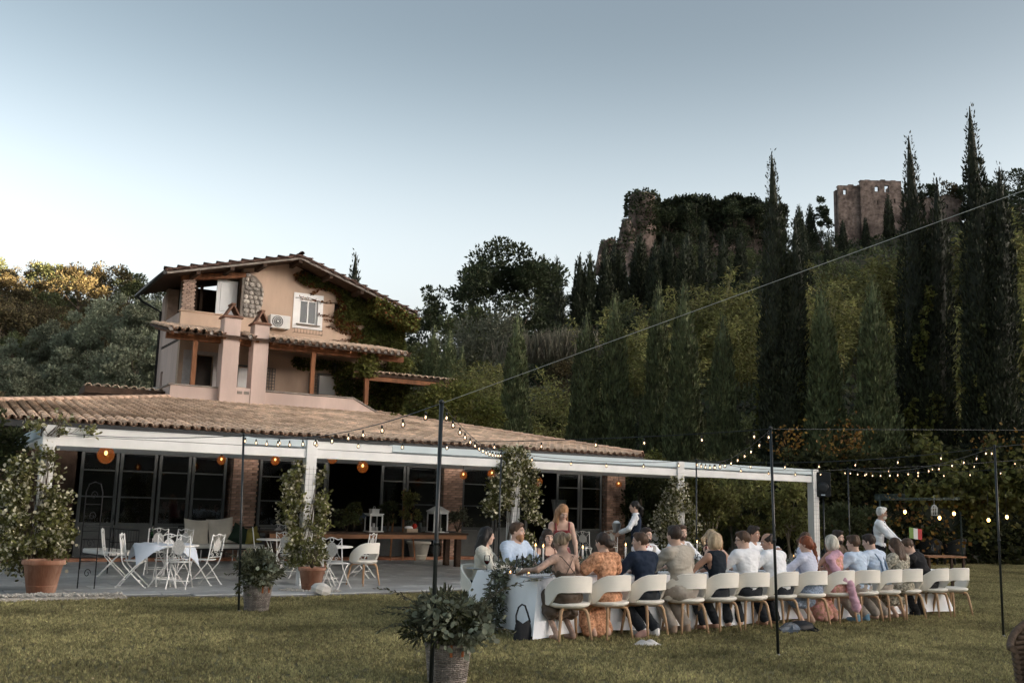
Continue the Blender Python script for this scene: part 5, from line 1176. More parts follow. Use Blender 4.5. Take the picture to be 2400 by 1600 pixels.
for i, (px, py, Y, n, sx, sz_, lab) in enumerate([(1835, 1050, 36, 200, .3, .4, 'orange leaved vine shoots just right of the fourth string pole'), (1950, 1085, 35.5, 460, .38, .6, 'orange leaved vine hanging behind the loudspeaker'), (1985, 1030, 36, 130, .25, .35, 'orange leaves high above the loudspeaker'), (2290, 1040, 35, 70, .4, .3, 'sparse orange leaves behind the right hand pole'), (2120, 1230, 31, 260, .9, .6, 'lamp lit orange leaves behind the musician'), (2390, 1030, 34, 70, .35, .3, 'orange leaves at the right edge of the picture')]):
    p = AT(px, py, Y); o = thing('orange_vine', lab, 'climbing plant', p); r_ = np.random.default_rng(900+i)
    P = np.stack([r_.normal(size=n)*sx, r_.normal(size=n)*.25-0.9, r_.normal(size=n)*sz_], 1); leafobj('foliage', P, r_.normal(size=(n, 3)), .12*r_.uniform(.6, 1.3, n), LEAF['orange'], o, .9)
# shrubs behind the pergola and the guests
for i, (px, py, Y, hw, lab, m, sz, n) in enumerate([
    (1500, 1105, 32.5, 60, 'dark ivy bush at the end of the brick pillars', 'hedge', .12, 5200), (1665, 1120, 30, 62, 'olive shrub with bare forked stems, left of the pole before the chairs', 'shrub', .13, 3600), (1745, 1110, 31, 66, 'yellow green shrub behind the man with glasses', 'shrub', .13, 4200),
    (1850, 1120, 30.5, 60, 'yellow green shrub just left of the last pergola post', 'shrub', .13, 3600), (1590, 1120, 33, 60, 'dark shrub behind the fourth pergola post', 'hedge', .13, 4200), (1715, 1085, 35, 100, 'dark bushy hedge plant behind the yellow green shrubs', 'hedge', .15, 6500), (1840, 1095, 35.5, 90, 'dark bushy plant beyond the last pergola post', 'hedge', .15, 5200),
    (1960, 1180, 31, 62, 'feathery olive bush behind the loudspeaker stand', 'mid', .13, 4200), (2030, 1200, 31.5, 46, 'feathery olive bush behind the musician', 'mid', .12, 3000), (1500, 1062, 34, 36, 'light shrub growing over the end of the tiled roof', 'shrub', .12, 2600), (1530, 1055, 35, 38, 'light leaved bush on the roof corner above the fourth bay', 'wall', .12, 2200)]):
    p = AT(px, py, Y); rx = hw*Y/FPX; h_ = p.z; lo = 0.0 if i < 9 else 2.0
    o = thing('shrub', lab, 'shrub', (p.x, Y, lo)); rzz = (h_-lo)/2*1.0; P, D, cc, s_ = crown_np(rx, rzz, rzz*1.02, n, sz, 940+i, 26, .36, .05); leafobj('foliage', P, D, s_, LEAF[m], o, .5); trunk_mb(max(.4, rzz), .05, cc, rzz, 940+i, 9).build('stems', mat('pale_bark', (.24, .20, .15), .9), o)
# back garden filler trees between hedge and cypresses
for i, (px, py, Y, hw, lab) in enumerate([(2400, 1000, 40, 90, 'dark broad tree at the right edge behind the hedge'), (2090, 960, 44, 70, 'dark climbing thicket under the forked tall cypress'), (1990, 990, 45, 62, 'dark thicket between the shaggy cypress and the hedge'), (2215, 985, 43, 66, 'dark thicket between the two tallest cypresses'), (1650, 1010, 52, 60, 'dark bush at the foot of the close cypress row'), (1290, 985, 56, 60, 'dark bush in the gap right of the lone cypress'), (1130, 990, 52, 56, 'dark bush above the roof, left of the lone cypress'), (1190, 960, 60, 60, 'flowering bush behind the lone cypress')]):
    big_tree(px, py, Y, hw, lab, LEAF['hedge'], 960+i, 5200, .24, 1.0, 'thicket', 26, .4)
# things at the far left edge
big_tree(-20, 985, 17.5, 95, 'leafy shrub at the left edge beside the corner post', LEAF['hedge'], 980, 4200, .085, 1.2, 'shrub', 30, .34)
print('t plants', time.time()-T00)
# ================================================================ THE DINNER TABLE
TA = R(33.5); UT = Vector((math.cos(TA), math.sin(TA), 0)); NT = Vector((-UT.y, UT.x, 0))
NC = G(1302, 1358, .75); NC.z = 0
def TW(x, y, z=0.0): return NC + UT*x + NT*y + Vector((0, 0, z))
def TL(p): q = Vector(p)-NC; return q.dot(UT), q.dot(NT)
TX0, TX1, TY0, TY1, TZ = 0.04, 8.35, 0.42, 1.86, 0.735
tbl = thing('dining_table', 'very long banquet table hidden under its white cloth on the lawn', 'table', NC, TA)
mb = MB(); mb.box(((TX0+TX1)/2, (TY0+TY1)/2, TZ-0.025), (TX1-TX0-.03, TY1-TY0-.03, 0.035)); mb.build('tabletop', wood_m, tbl)
for x in (0.4, 2.9, 5.5, 8.0):
    for y in (TY0+.3, TY1-.3): m_ = MB(); m_.box((x, y, (TZ-.05)/2), (.06, .06, TZ-.05)); m_.build('leg', wood_m, tbl)
cloth_m = mat('white_linen', (0.88, 0.90, 0.93), 0.85, 0.03, 3, 0.12, 35)
cl = MB(); rr = 0.03
def perim(u):
    """rounded rectangle walk: point, outward normal, corner-ness"""
    Lx, Ly = TX1-TX0, TY1-TY0; tot = 2*(Lx+Ly); d = (u % 1.0)*tot
    if d < Lx: p = (TX0+d, TY0); n_ = (0, -1); c = min(d, Lx-d)
    elif d < Lx+Ly: d -= Lx; p = (TX1, TY0+d); n_ = (1, 0); c = min(d, Ly-d)
    elif d < 2*Lx+Ly: d -= Lx+Ly; p = (TX1-d, TY1); n_ = (0, 1); c = min(d, Lx-d)
    else: d -= 2*Lx+Ly; p = (TX0, TY1-d); n_ = (-1, 0); c = min(d, Ly-d)
    return p, n_, c
NU = 900
def skirt(u, v):
    p, n_, c = perim(u); cor = math.exp(-(c/0.16)**2); tot = 2*(TX1-TX0+TY1-TY0); d = u*tot
    w_ = math.sin(d*9.0+1.3*math.sin(d*2.1))*0.6+math.sin(d*23+2)*0.25
    off = 0.012+v*(0.035+0.055*(w_*0.5+0.5))*(0.6+0.4*math.sin(d*0.9+1))+cor*0.24*v**0.85
    tx, ty = -n_[1], n_[0]
    sh = 0
    if cor > 0.01:   # gather the corner along its diagonal
        cx = TX0 if abs(p[0]-TX0) < abs(p[0]-TX1) else TX1; cy = TY0 if abs(p[1]-TY0) < abs(p[1]-TY1) else TY1
        ex, ey = (1 if cx == TX1 else -1), (1 if cy == TY1 else -1)
        q = (p[0]+ex*off*0.72*cor+n_[0]*off*(1-cor), p[1]+ey*off*0.72*cor+n_[1]*off*(1-cor))
    else: q = (p[0]+n_[0]*off, p[1]+n_[1]*off)
    z = TZ+0.006 - 0.02*min(1, v*12)*1 - v*(TZ-0.045-0.03*math.sin(d*1.7)*v)
    return (q[0], q[1], z)
cl.surf(skirt, NU, 10)
NXg, NYg = 60, 12
cl.surf(lambda u, v: (TX0-.012+(TX1-TX0+.024)*u, TY0-.012+(TY1-TY0+.024)*v, TZ+0.006+0.0025*math.sin(u*60)*math.sin(v*11)), NXg, NYg)
co = cl.build('tablecloth', cloth_m); co.location = NC; co.rotation_euler = (0, 0, TA); tag(co, 'white linen cloth falling to the grass over the long banquet table', 'tablecloth')

# ---------------------------------------------------------------- cream shell chairs
cream_m = mat('cream_leather', (0.81, 0.775, 0.70), 0.55, 0.05, 3, 0.08, 90)
oak_m = mat('pale_oak', (0.42, 0.25, 0.135), 0.55, 0.25, 6, 0.1, 30, stretch=(1, 1, 0.15), c2=(0.50, 0.33, 0.20))
def shell_chair():
    t = thing('shell_chair', '', 'chair')
    zt = lambda a: float(np.interp(abs(a), [0, 42, 60, 85, 105, 118], [0.795, 0.785, 0.755, 0.675, 0.60, 0.52]))
    zb = lambda a: float(np.interp(abs(a), [0, 44, 54, 66, 80, 118], [0.605, 0.600, 0.575, 0.495, 0.435, 0.435]))
    def side(k):
        def f(u, v):
            a = -118+236*u; z = zb(a)+(zt(a)-zb(a))*v; q = R(a); r = (0.292 if k else 0.262)+0.05*(z-0.6); r -= 0.022*math.sin(PI*min(1, max(0, v)))**8*0 
            return (r*math.sin(q)*1.02, -r*math.cos(q)*0.96+0.01, z)
        return f
    m = MB(); n = 40; fo, fi = side(1), side(0)
    m.surf(fo, n, 6); m.surf(lambda u, v: fi(1-u, v), n, 6)
    for e in (0, 1): 
        m.surf(lambda u, v: tuple((1-v)*np.array(fo(u, e))+v*np.array(fi(u, e))+np.array([0, 0, (0.010 if e else -0.008)*math.sin(PI*v)])) , n, 3) if e else m.surf(lambda u, v: tuple(v*np.array(fo(u, e))+(1-v)*np.array(fi(u, e))+np.array([0, 0, -0.008*math.sin(PI*v)])), n, 3)
    for e in (0, 1): m.surf(lambda u, v: tuple((1-u)*np.array(fo(e, v))+u*np.array(fi(e, v))), 1, 6)
    m.build('backrest', cream_m, t)
    s_ = MB(); s_.lathe([(0.001, 0.398), (0.20, 0.40), (0.258, 0.425), (0.274, 0.447), (0.268, 0.462), (0.245, 0.470), (0.12, 0.475), (0.001, 0.475)], 32, (0, 0.012, 0), sy=0.97); s_.build('seat', cream_m, t)
    p_ = MB(); p_.tube([fo(k/40, 0) for k in range(8, 33)], 0.006, 4); p_.build('piping', cream_m, t)
    for sx in (-1, 1):
        for sy in (-1, 1):
            l = MB(); l.tube([(sx*.04, sy*.035, .392), (sx*.135, sy*.125, .392), (sx*.168, sy*.155, .375), (sx*.182, sy*.170, .335), (sx*.205, sy*.195, .17), (sx*.226, sy*.215, 0)], [.019, .020, .021, .021, .018, .013], 6); l.build('leg', oak_m, t)
    return t
ch0 = shell_chair(); CG = 'cream shell chairs at the long table'
seat_who = ['woman with the tattooed shoulders', 'woman in the rust dress', 'man in the navy jacket', 'man in the beige jacket', 'woman with the blonde bob', 'man with glasses', 'balding man', 'woman with the red braid', 'woman with the pink shawl', 'dark haired man in pale blue', 'man with blue braces', 'woman in the flowered dress', 'man in the black suit']
near_x = [.30, .94, 1.55, 2.27, 2.89, 3.5, 4.12, 4.75, 5.38, 5.99, 6.55, 7.08, 7.80, 8.32]
near_r = [-11, 5, 13, -5, 6, -11, 9, -3, 5, -8, 7, -4, 10, -6]
for i, (x, r_) in enumerate(zip(near_x, near_r)):
    lab = 'cream shell chair under the '+seat_who[i] if i < 13 else 'empty cream shell chair at the far end of the near row'
    p = TW(x, 0.13 if i < 13 else 0.10)
    if i == 0: c = ch0; c.location = p; c.rotation_euler = (0, 0, TA+R(r_)); c['label'] = lab; c['group'] = CG
    else: dup(ch0, p, TA+R(r_), lab, CG)
far_x = [.22, .80, 1.35, 3.38, 4.02, 4.78, 4.95+.45, 5.75+.35, 7.05, 7.9]
far_who = ['dark haired woman in the pale cardigan', 'man with the red beard', 'dark haired woman facing the candles', 'man with the red bow tie', 'man in the pale waistcoat', 'woman with loose blonde hair', 'blonde woman in black looking right', 'dark haired man in white across the table', 'brown haired woman in profile', 'dark haired man in the brown shirt']
for x, wnm in zip(far_x, far_who): dup(ch0, TW(x, TY1+0.20), TA+PI+R(random.uniform(-8, 8)), 'cream shell chair across the table under the '+wnm, CG)
gpc = G(848, 1378); dup(ch0, (gpc.x, gpc.y+.1, 0.052), TA+R(22), 'cream shell chair standing alone on the patio by the wooden counter', 'cream shell chairs at the long table')

# ---------------------------------------------------------------- garland
gl = thing('leaf_garland', 'thick olive and eucalyptus garland along the table, spilling over its left end to the grass', 'garland', NC, TA)
yc = (TY0+TY1)/2
path = [(8.1, yc, TZ+.05), (6.5, yc+.04, TZ+.05), (5.0, yc-.04, TZ+.05), (3.5, yc+.03, TZ+.05), (2.2, yc, TZ+.06), (1.2, yc-.02, TZ+.08), (.4, yc, TZ+.09), (.12, yc+.02, TZ+.07), (-.06, yc+.03, TZ-.06), (-.11, yc+.03, .45), (-.16, yc+.01, .2), (-.34, yc-.02, .06), (-.62, yc-.02, .05)]
rad = [.06, .07, .07, .07, .08, .10, .13, .15, .14, .145, .17, .16, .10]
pa_ = np.array(path); sl_ = np.concatenate([[0], np.cumsum(np.linalg.norm(np.diff(pa_, axis=0), axis=1))])
def gl_leaves(n, sz, asp, m, nm, bias=0.0, smin=0):
    d = sl_[-1]-(sl_[-1]-smin)*rng.uniform(0, 1, n)**(1.0+bias)
    c = np.stack([np.interp(d, sl_, pa_[:, k]) for k in range(3)], 1); rr_ = np.interp(d, sl_, rad)
    q = rs(n); P = c+q*(rr_*rng.uniform(.2, 1.0, n)**.6)[:, None]; P[:, 2] = np.maximum(P[:, 2], np.where((c[:, 0] > 0.0), TZ+.01, .01))
    t = np.array([-0.6, 0, -0.5]); leafobj(nm, P, q*.8+rs(n)*.5+t*.35, sz*rng.uniform(.6, 1.3, n), m, gl, asp, rnd=True)
gl_leaves(5200, .075, .25, LEAF['olive'], 'olive_leaves', .9); gl_leaves(1500, .060, .9, LEAF['euc'], 'eucalyptus_leaves', .9)
st = MB(); st.tube([tuple(p) for p in path], .012, 5); st.build('stem', bark, gl)

# ---------------------------------------------------------------- things on the table
china = mat('white_china', (0.82, 0.82, 0.80), 0.25, 0.02, 3, spec=0.5)
slatep = mat('grey_charger', (0.30, 0.32, 0.34), 0.35, 0.1, 6)
clear = glassmat('clear_glass', (1, 1, 1), 0.02, 0.97, 1.35)
winem = mat('red_wine', (0.10, 0.008, 0.012), 0.1, 0.05, 2, spec=0.5)
wax = mat('candle_wax', (0.84, 0.82, 0.78), 0.6, 0.03, 4)
flame = emat('candle_flame', (1.0, 0.42, 0.12), .8)
greenb = glassmat('green_glass', (0.10, 0.42, 0.14), 0.03, 0.8, 1.5); darkb = glassmat('dark_bottle', (0.03, 0.05, 0.03), 0.05, 0.6, 1.5)
capm = mat('red_capsule', (0.22, 0.02, 0.03), 0.4); nap = mat('napkin', (0.78, 0.78, 0.79), 0.9, 0.04, 6)
def wineglass(wine):
    t = thing('wine_glass', '', 'glass'); m = MB(); m.lathe([(0.036, 0), (0.034, .003), (.006, .008), (.0045, .05), (.0048, .085), (.018, .10), (.038, .125), (.043, .155), (.039, .195), (.034, .215)], 14); m.build('bowl', clear, t)
    if wine: w_ = MB(); w_.lathe([(.004, .096), (.018, .103), (.036, .126), (.040, .146), (.001, .146)], 12); w_.build('wine', winem, t)
    return t
def plate():
    t = thing('plate', '', 'plate'); m = MB(); m.lathe([(.001, .004), (.09, .004), (.13, .018), (.135, .020), (.13, .014), (.09, 0), (.001, 0)], 24); m.build('rim', china, t)
    k = MB(); k.bar((.17, -.09, .004), (.17, .09, .004), .012, .003); k.build('knife', mat('cutlery', (.6, .6, .6), .2, metal=1.0), t); n_ = MB(); n_.box((-.19, 0, .01), (.09, .16, .018)); n_.build('napkin', nap, t, bevel=.006)
    return t
g0, g1, pl0 = wineglass(False), wineglass(True), plate(); used = set()
def first_or_dup(p0, loc, rz, lab, grp):
    if p0.name in used: return dup(p0, loc, rz, lab, grp)
    used.add(p0.name); p0.location = loc; p0.rotation_euler = (0, 0, rz); p0['label'] = lab; p0['group'] = grp; return p0
zt_ = TZ+0.008
for i, x in enumerate(near_x[:13]):
    q = seat_who[i]
    first_or_dup(pl0, TW(x, TY0+.17, zt_), TA, 'white plate with knife and napkin before the '+q, 'plates laid along the table')
    first_or_dup(g0, TW(x+.16, TY0+.40+random.uniform(-.03, .03), zt_), 0, 'empty stemmed wine glass right before the '+q, 'empty wine glasses on the table')
    k = g1 if i % 3 == 0 else g0
    first_or_dup(k, TW(x+.27, TY0+.36+random.uniform(-.03, .03), zt_), 0, ('stemmed glass of red wine before the ' if i % 3 == 0 else 'second empty wine glass, further right, before the ')+q, 'glasses of red wine on the table' if i % 3 == 0 else 'empty wine glasses on the table')
for i, (x, q) in enumerate(zip(far_x+[2.0, 2.7], far_who+['standing woman in dark red', 'empty gap left of the red bow tie'])):
    first_or_dup(pl0, TW(x, TY1-.20, zt_), TA+PI, 'white plate with knife and napkin before the '+q, 'plates laid along the table')
    first_or_dup(g0, TW(x-.16, TY1-.40+random.uniform(-.03, .03), zt_), 0, 'empty stemmed wine glass before the '+q, 'empty wine glasses on the table')
    if i % 2 == 0: first_or_dup(g1, TW(x-.26, TY1-.35, zt_), 0, 'stemmed glass of red wine before the '+q, 'glasses of red wine on the table')
ch_ = MB(); ch_.lathe([(.001, .006), (.15, .008), (.155, .004), (.14, 0), (.001, 0)], 28)
gd = G(1246, 1352, TZ+.01); o = ch_.build('charger_plate', slatep); o.location = (gd.x, gd.y, zt_); tag(o, 'grey charger plate near the left corner of the white cloth', 'plate')
gd = G(1118, 1331, TZ+.01); o = ch_.build('charger_plate', slatep); o.location = (gd.x, gd.y, zt_); tag(o, 'dark charger plate before the woman in the pale cardigan', 'plate')
def candle(px, py, Yoff, h, label, tube=True, stem=0.12, loc=None):
    g = loc if loc is not None else G(px, py, TZ+.01); t = thing('candlestick', label, 'candle', (g[0], g[1], zt_), 0, 'tall candles along the table')
    m = MB(); m.lathe([(.052, 0), (.05, .008), (.014, .016), (.012, .03), (.022, .04), (.012, .05), (.010, stem-.03), (.022, stem-.015), (.03, stem), (.012, stem)], 14); m.build('holder', clear, t)
    m = MB(); m.lathe([(.0115, stem-.01), (.0105, stem+h), (.001, stem+h+.003)], 10); c = m.build('candle_stick', wax, t)
    m = MB(); m.lathe([(.001, 0), (.0075, .012), (.006, .024), (.001, .042)], 8, (0, 0, stem+h+.008)); m.build('flame', flame, c)
    if tube: m = MB(); m.lathe([(.030, stem), (.030, stem+h+.09)], 16); m.build('glass_chimney', clear, t)
    return t
candle(1254, 1335, 0, .20, 'lit taper candle in a glass chimney, leftmost of the two above the garland'); candle(1272, 1347, 0, .20, 'lit taper candle in a glass chimney, right of the two above the garland', stem=.15)
candle(1466, 1330, 0, .20, 'lit taper candle between the rust dress and the navy jacket'); candle(1634, 1318, 0, .21, 'lit taper candle left of the woman with the blonde bob'); candle(1752, 1310, 0, .21, 'taper candle by the man with glasses'); candle(1796, 1306, 0, .20, 'lit taper candle between the man with glasses and the balding man'); candle(2003, 1300, 0, .21, 'lit taper candle behind the woman with the pink shawl'); candle(1365, 1338, 0, .19, 'taper candle behind the bun of the tattooed woman')
gd = G(1217, 1347, TZ+.01); t = thing('pillar_candle', 'thick white candle in a tall glass cylinder at the left end of the table', 'candle', (gd.x, gd.y, zt_)); m = MB(); m.lathe([(.043, 0), (.043, .085), (.001, .086)], 18); m.build('candle_body', wax, t); m = MB(); m.lathe([(.049, 0), (.049, .25)], 20); m.build('glass_cylinder', clear, t)
for i, (px, py, lab) in enumerate([(1196, 1346, 'small lit tea light left of the thick white candle'), (1239, 1347, 'small lit tea light right of the thick white candle'), (1420, 1336, 'small lit tea light behind the rust dress'), (1650, 1322, 'small lit tea light further down the table'), (1860, 1306, 'small lit tea light by the red braid')]):
    gd = G(px, py, TZ+.01); t = thing('tea_light', lab, 'candle', (gd.x, gd.y, zt_), 0, 'tea lights on the table'); m = MB(); m.lathe([(.030, 0), (.036, .065)], 14); m.build('glass_cup', clear, t); m = MB(); m.lathe([(.028, .004), (.028, .028), (.001, .028)], 12); m.build('wax', wax, t); m = MB(); m.lathe([(.001, .028), (.006, .038), (.001, .055)], 6); m.build('flame', flame, t)
def bottle(px, py, m_, label, cap=None, h=.30, r=.038):
    gd = G(px, py, TZ+.01); t = thing('bottle', label, 'bottle', (gd.x, gd.y, zt_), 0); m = MB(); m.lathe([(r*.9, 0), (r, .006), (r, h*.55), (r*.8, h*.64), (r*.36, h*.76), (r*.34, h*.95), (r*.36, h), (.001, h)], 16); b = m.build('glass_body', m_, t)
    m = MB(); m.lathe([(r*1.015, h*.2), (r*1.015, h*.42)], 16); m.build('paper_label', nap, t)
    if cap: m = MB(); m.lathe([(r*.38, h*.86), (r*.38, h*1.005), (.001, h*1.006)], 10); m.build('capsule', cap, t)
bottle(1208, 1322, greenb, 'green water bottle before the man with the red beard', china); bottle(1372, 1330, greenb, 'green water bottle right of the tattooed woman', china); bottle(1655, 1322, darkb, 'dark wine bottle with a red neck left of the blonde bob', capm); bottle(1738, 1315, darkb, 'dark wine bottle with a red neck right of the blonde bob', capm)
bottle(1662, 1330, clear, 'clear water carafe left of the blonde bob', None, .27, .042); bottle(1884, 1306, darkb, 'dark wine bottle with a red neck left of the red braid', capm); bottle(1868, 1310, clear, 'clear water carafe left of the red braid', None, .27, .042); bottle(1998, 1302, greenb, 'green water bottle by the pale blue shirt', china); bottle(1300, 1332, clear, 'clear carafe in front of the woman in red', None, .2, .05); bottle(1312, 1322, darkb, 'small dark bottle with a red neck before the woman in red', capm, .2, .03)

# ---------------------------------------------------------------- on the grass
blk = mat('black_leather', (0.008, 0.009, 0.012), 0.5, 0.2, 8, 0.2, 40, spec=0.3)
gb = G(1225, 1502); t = thing('handbag', 'black shoulder bag with looped strap on the grass before the cloth', 'bag', (gb.x, gb.y+.03, 0), 0.2)
m = MB(); m.surf(lambda u, v: ((0.125-0.035*v)*math.cos(2*PI*u)*(1-.55*max(0, v-.75)), 0.055*(1-.7*v)*math.sin(2*PI*u), 0.005+v*(0.20+0.05*abs(math.cos(2*PI*u)))), 24, 8)
m.lathe([(0.001, .006), (.1, .006)], 12, sy=.4); m.build('body', blk, t)
m = MB(); m.tube([(-.085, 0, .22), (-.09, 0, .30), (-.06, 0, .40), (-.02, 0, .435), (.02, 0, .42), (.055, 0, .33), (.09, 0, .22)], .011, 6); m.build('strap', blk, t)
gb = G(1872, 1482); t = thing('backpack', 'slumped black backpack with clear plastic on the grass behind the pole', 'bag', (gb.x, gb.y+.1, 0), TA)
m = MB(); m.lathe([(.001, 0), (.20, .0), (.23, .05), (.19, .11), (.08, .145), (.001, .15)], 14, (0.08, 0, 0), sy=.6); v = np.array(m.v); v *= (1+.12*vnoise(v*9, 5))[:, None]; m.v = [tuple(q) for q in v]; m.build('body', blk, t)
m = MB(); m.lathe([(.001, 0), (.16, .0), (.19, .05), (.12, .12), (.001, .14)], 10, (-.17, -.05, 0), sy=.55, smooth=False); v = np.array(m.v); v *= (1+.2*vnoise(v*14, 6))[:, None]; m.v = [tuple(q) for q in v]; m.build('plastic_sheet', mat('grey_plastic', (.10, .12, .15), .15, .5, 14, .5, 18, spec=.6), t)
m = MB(); m.tube([(.2, -.1, .08), (.3, -.14, .02), (.22, -.2, .015), (.1, -.16, .04)], .013, 5); m.build('strap', blk, t)
gb = G(1518, 1512); t = thing('folded_shawl', 'crumpled white shawl dropped on the grass behind the navy jacket', 'cloth', (gb.x, gb.y+.02, 0), 0.1)
m = MB(); m.surf(lambda u, v: (.20*(u-.5)*2*(1-.3*v), .10*(v-.5)*2+.02*math.sin(u*9), .012+.07*math.sin(PI*u)*math.sin(PI*v)*(0.7+.3*math.sin(u*16+v*7))), 22, 10); m.build('cloth', mat('offwhite_cloth', (.68, .64, .60), .9, .06, 6, .2, 40), t)
gb = G(1508, 1496); o = MB().ell((0, 0, .05), (.12, .05, .05), 12, 6).build('slipper', mat('dusky_pink', (.40, .24, .20), .8)); o.location = (gb.x, gb.y+.06, 0); o.rotation_euler = (0, -.25, .5); tag(o, 'dusky pink slipper lying beside the white shawl on the grass', 'shoe')

# ================================================================ PATIO FURNITURE
iron_w = mat('white_iron', (0.86, 0.85, 0.82), 0.5, 0.06, 5)
iron_b = mat('black_iron', (0.02, 0.02, 0.021), 0.5, 0.2, 5)
PZ0 = 0.052
def bistro_chair():
    t = thing('folding_chair', '', 'chair')
    for x in (-.19, .19):
        m = MB(); m.tube([(x, -.245, .90), (x, -.20, .60), (x, -.175, .46), (x, -.14, .38), (x, .0, .23), (x, .235, 0)], .0115, 6); m.lathe([(.02, 0), (.015, .02)], 8, (x, .235, 0)); m.build('leg', iron_w, t)
        m = MB(); x2 = x*0.86; m.tube([(x2, .17, .435), (x2, .10, .405), (x2, .02, .33), (x2, -.25, 0)], .0115, 6); m.lathe([(.02, 0), (.015, .02)], 8, (x2, -.25, 0)); m.build('leg', iron_w, t)
    m = MB(); m.lathe([(.001, .440), (.195, .440), (.205, .447), (.20, .456), (.001, .460)], 20, (0, .02, 0), sy=.98); m.build('seat', iron_w, t)
    m = MB(); m.tube([(-.19, -.245, .90), (-.12, -.247, .875), (-.06, -.25, .90), (0, -.25, .915), (.06, -.25, .90), (.12, -.247, .875), (.19, -.245, .90)], .009, 5)
    m.tube([(-.19, -.24, .87), (-.10, -.225, .76), (-.11, -.205, .62), (-.16, -.19, .54)], .006, 4); m.tube([(.19, -.24, .87), (.10, -.225, .76), (.11, -.205, .62), (.16, -.19, .54)], .006, 4)
    m.tube([(.035*math.cos(a*PI/6), -.247, .872+.035*math.sin(a*PI/6)) for a in range(12)], .007, 4, closed=True)
    for sx in (-1, 1): m.tube([(sx*(.075+.035*math.cos(a*.5)*(1-a/18)), -.187, .535+.035*math.sin(a*.5)*(1-a/18)) for a in range(14)], .006, 4)
    m.tube([(-.185, -.18, .50), (.185, -.18, .50)], .008, 5)
    for sy, z in ((.12, .112), (-.145, .13)): m.tube([(-.18, sy, z), (.18, sy, z)], .008, 5)
    m.build('back_frame', iron_w, t)
    m = MB(); q = [(0.098*math.cos(a*PI/10), 0.13*math.sin(a*PI/10)) for a in range(20)]; n = len(q)
    vs = [(x, -.222-.15*0-(z*.14), .70+z) for x, z in q]+[(x, -.214-(z*.14), .70+z) for x, z in q]
    m.add(vs, [tuple(range(n)), tuple(range(n, 2*n))[::-1]]+[(i, i+n, (i+1) % n+n, (i+1) % n) for i in range(n)]); m.build('medallion', mat('pierced_white', (.62, .61, .58), .6, .25, 60, .6, 90), t)
    return t
fc0 = bistro_chair(); FG = 'white folding iron chairs on the patio'
def fchair(px, py, rz, lab, first=False):
    g = G(px, py, PZ0)
    if first: fc0.location = g; fc0.rotation_euler = (0, 0, rz); fc0['label'] = lab; fc0['group'] = FG; return fc0
    return dup(fc0, g, rz, lab, FG)
fchair(310, 1374, R(-80), 'white folding chair side on, nearest on the left of the clothed table', True)
fchair(262, 1349, R(-74), 'white folding chair with seat pad, at the left behind the nearest one')
fchair(478, 1369, R(72), 'white folding chair side on, right of the clothed table')
fchair(418, 1377, R(6), 'white folding chair seen from behind, in front of the clothed table')
fchair(385, 1371, R(25), 'white folding chair tucked against the front left of the clothed table')
fchair(362, 1345, R(195), 'white folding chair behind the clothed table, left one')
fchair(410, 1346, R(160), 'white folding chair behind the clothed table, right one')
fchair(612, 1330, R(-75), 'white folding chair behind the left pole, facing the small table')
fchair(645, 1312, R(185), 'white folding chair facing the lawn behind the small round table')
fchair(676, 1352, R(-20), 'white folding chair half hidden by the jasmine of the second post')
fchair(712, 1330, R(-120), 'white folding chair just right of the second post')
fchair(786, 1378, R(-16), 'white folding chair seen from behind, right of the second pot')
fchair(845, 1352, R(75), 'white folding chair behind the lone cream chair')
for i, (px, py) in enumerate([(1300, 1325), (1370, 1322), (1430, 1318), (1540, 1312), (1570, 1312)]):
    fchair(px, py, R([10, -20, 170, 185, 200][i]), ['white folding chair behind the woman in red, left one', 'white folding chair behind the woman in red, right one', 'white folding chair on the patio behind the rust dress', 'white folding chair behind the navy jacket, left one', 'white folding chair behind the beige jacket'][i])
def round_table(px, py, label, r=.46, h=.72):
    g = G(px, py, h+PZ0); t = thing('round_table', label, 'table', (g.x, g.y, PZ0), 0, 'white round iron tables on the patio')
    m = MB(); m.lathe([(.001, h-.02), (r-.02, h-.022), (r, h-.014), (r, h), (r-.02, h+.006), (.001, h+.006)], 36); m.build('tabletop', iron_w, t)
    for k in range(4):
        a = PI/4+k*PI/2; m = MB(); m.tube([(r*.55*math.cos(a), r*.55*math.sin(a), h-.02), (r*.12*math.cos(a), r*.12*math.sin(a), h*.5), (r*.7*math.cos(a), r*.7*math.sin(a), 0)], .012, 6); m.build('leg', iron_w, t)
    m = MB(); m.tube([(r*.5*math.cos(a*PI/8), r*.5*math.sin(a*PI/8), .14) for a in range(16)], .008, 5, closed=True); m.build('ring', iron_w, t); return g
g1_ = round_table(398, 1276, 'round white table half covered by a pale cloth, left on the patio', .50)
m = MB(); m.surf(lambda u, v: ((u-.5)*1.05, (v-.5)*1.05, .735-max(0, math.hypot(u-.5, v-.5)*1.05-.50)**.9*1.25+.006*math.sin(u*30)), 26, 26); o = m.build('small_cloth', mat('pale_blue_cloth', (.62, .68, .76), .9, .05, 4, .15, 40)); o.location = (g1_.x-.10, g1_.y, PZ0+.005); o.rotation_euler = (0, 0, .5); tag(o, 'pale blue cloth laid askew on the round table at the left', 'tablecloth')
round_table(646, 1263, 'round white table behind the jasmine of the second post', .40); round_table(765, 1279, 'round white table right of the second post', .50)
gb = G(355, 1262, .78); t = thing('bottle', 'green bottle standing on the clothed round table', 'bottle', (gb.x, gb.y, .792)); m = MB(); m.lathe([(.035, 0), (.038, .15), (.014, .22), (.013, .29), (.001, .29)], 12); m.build('glass_body', greenb, t)
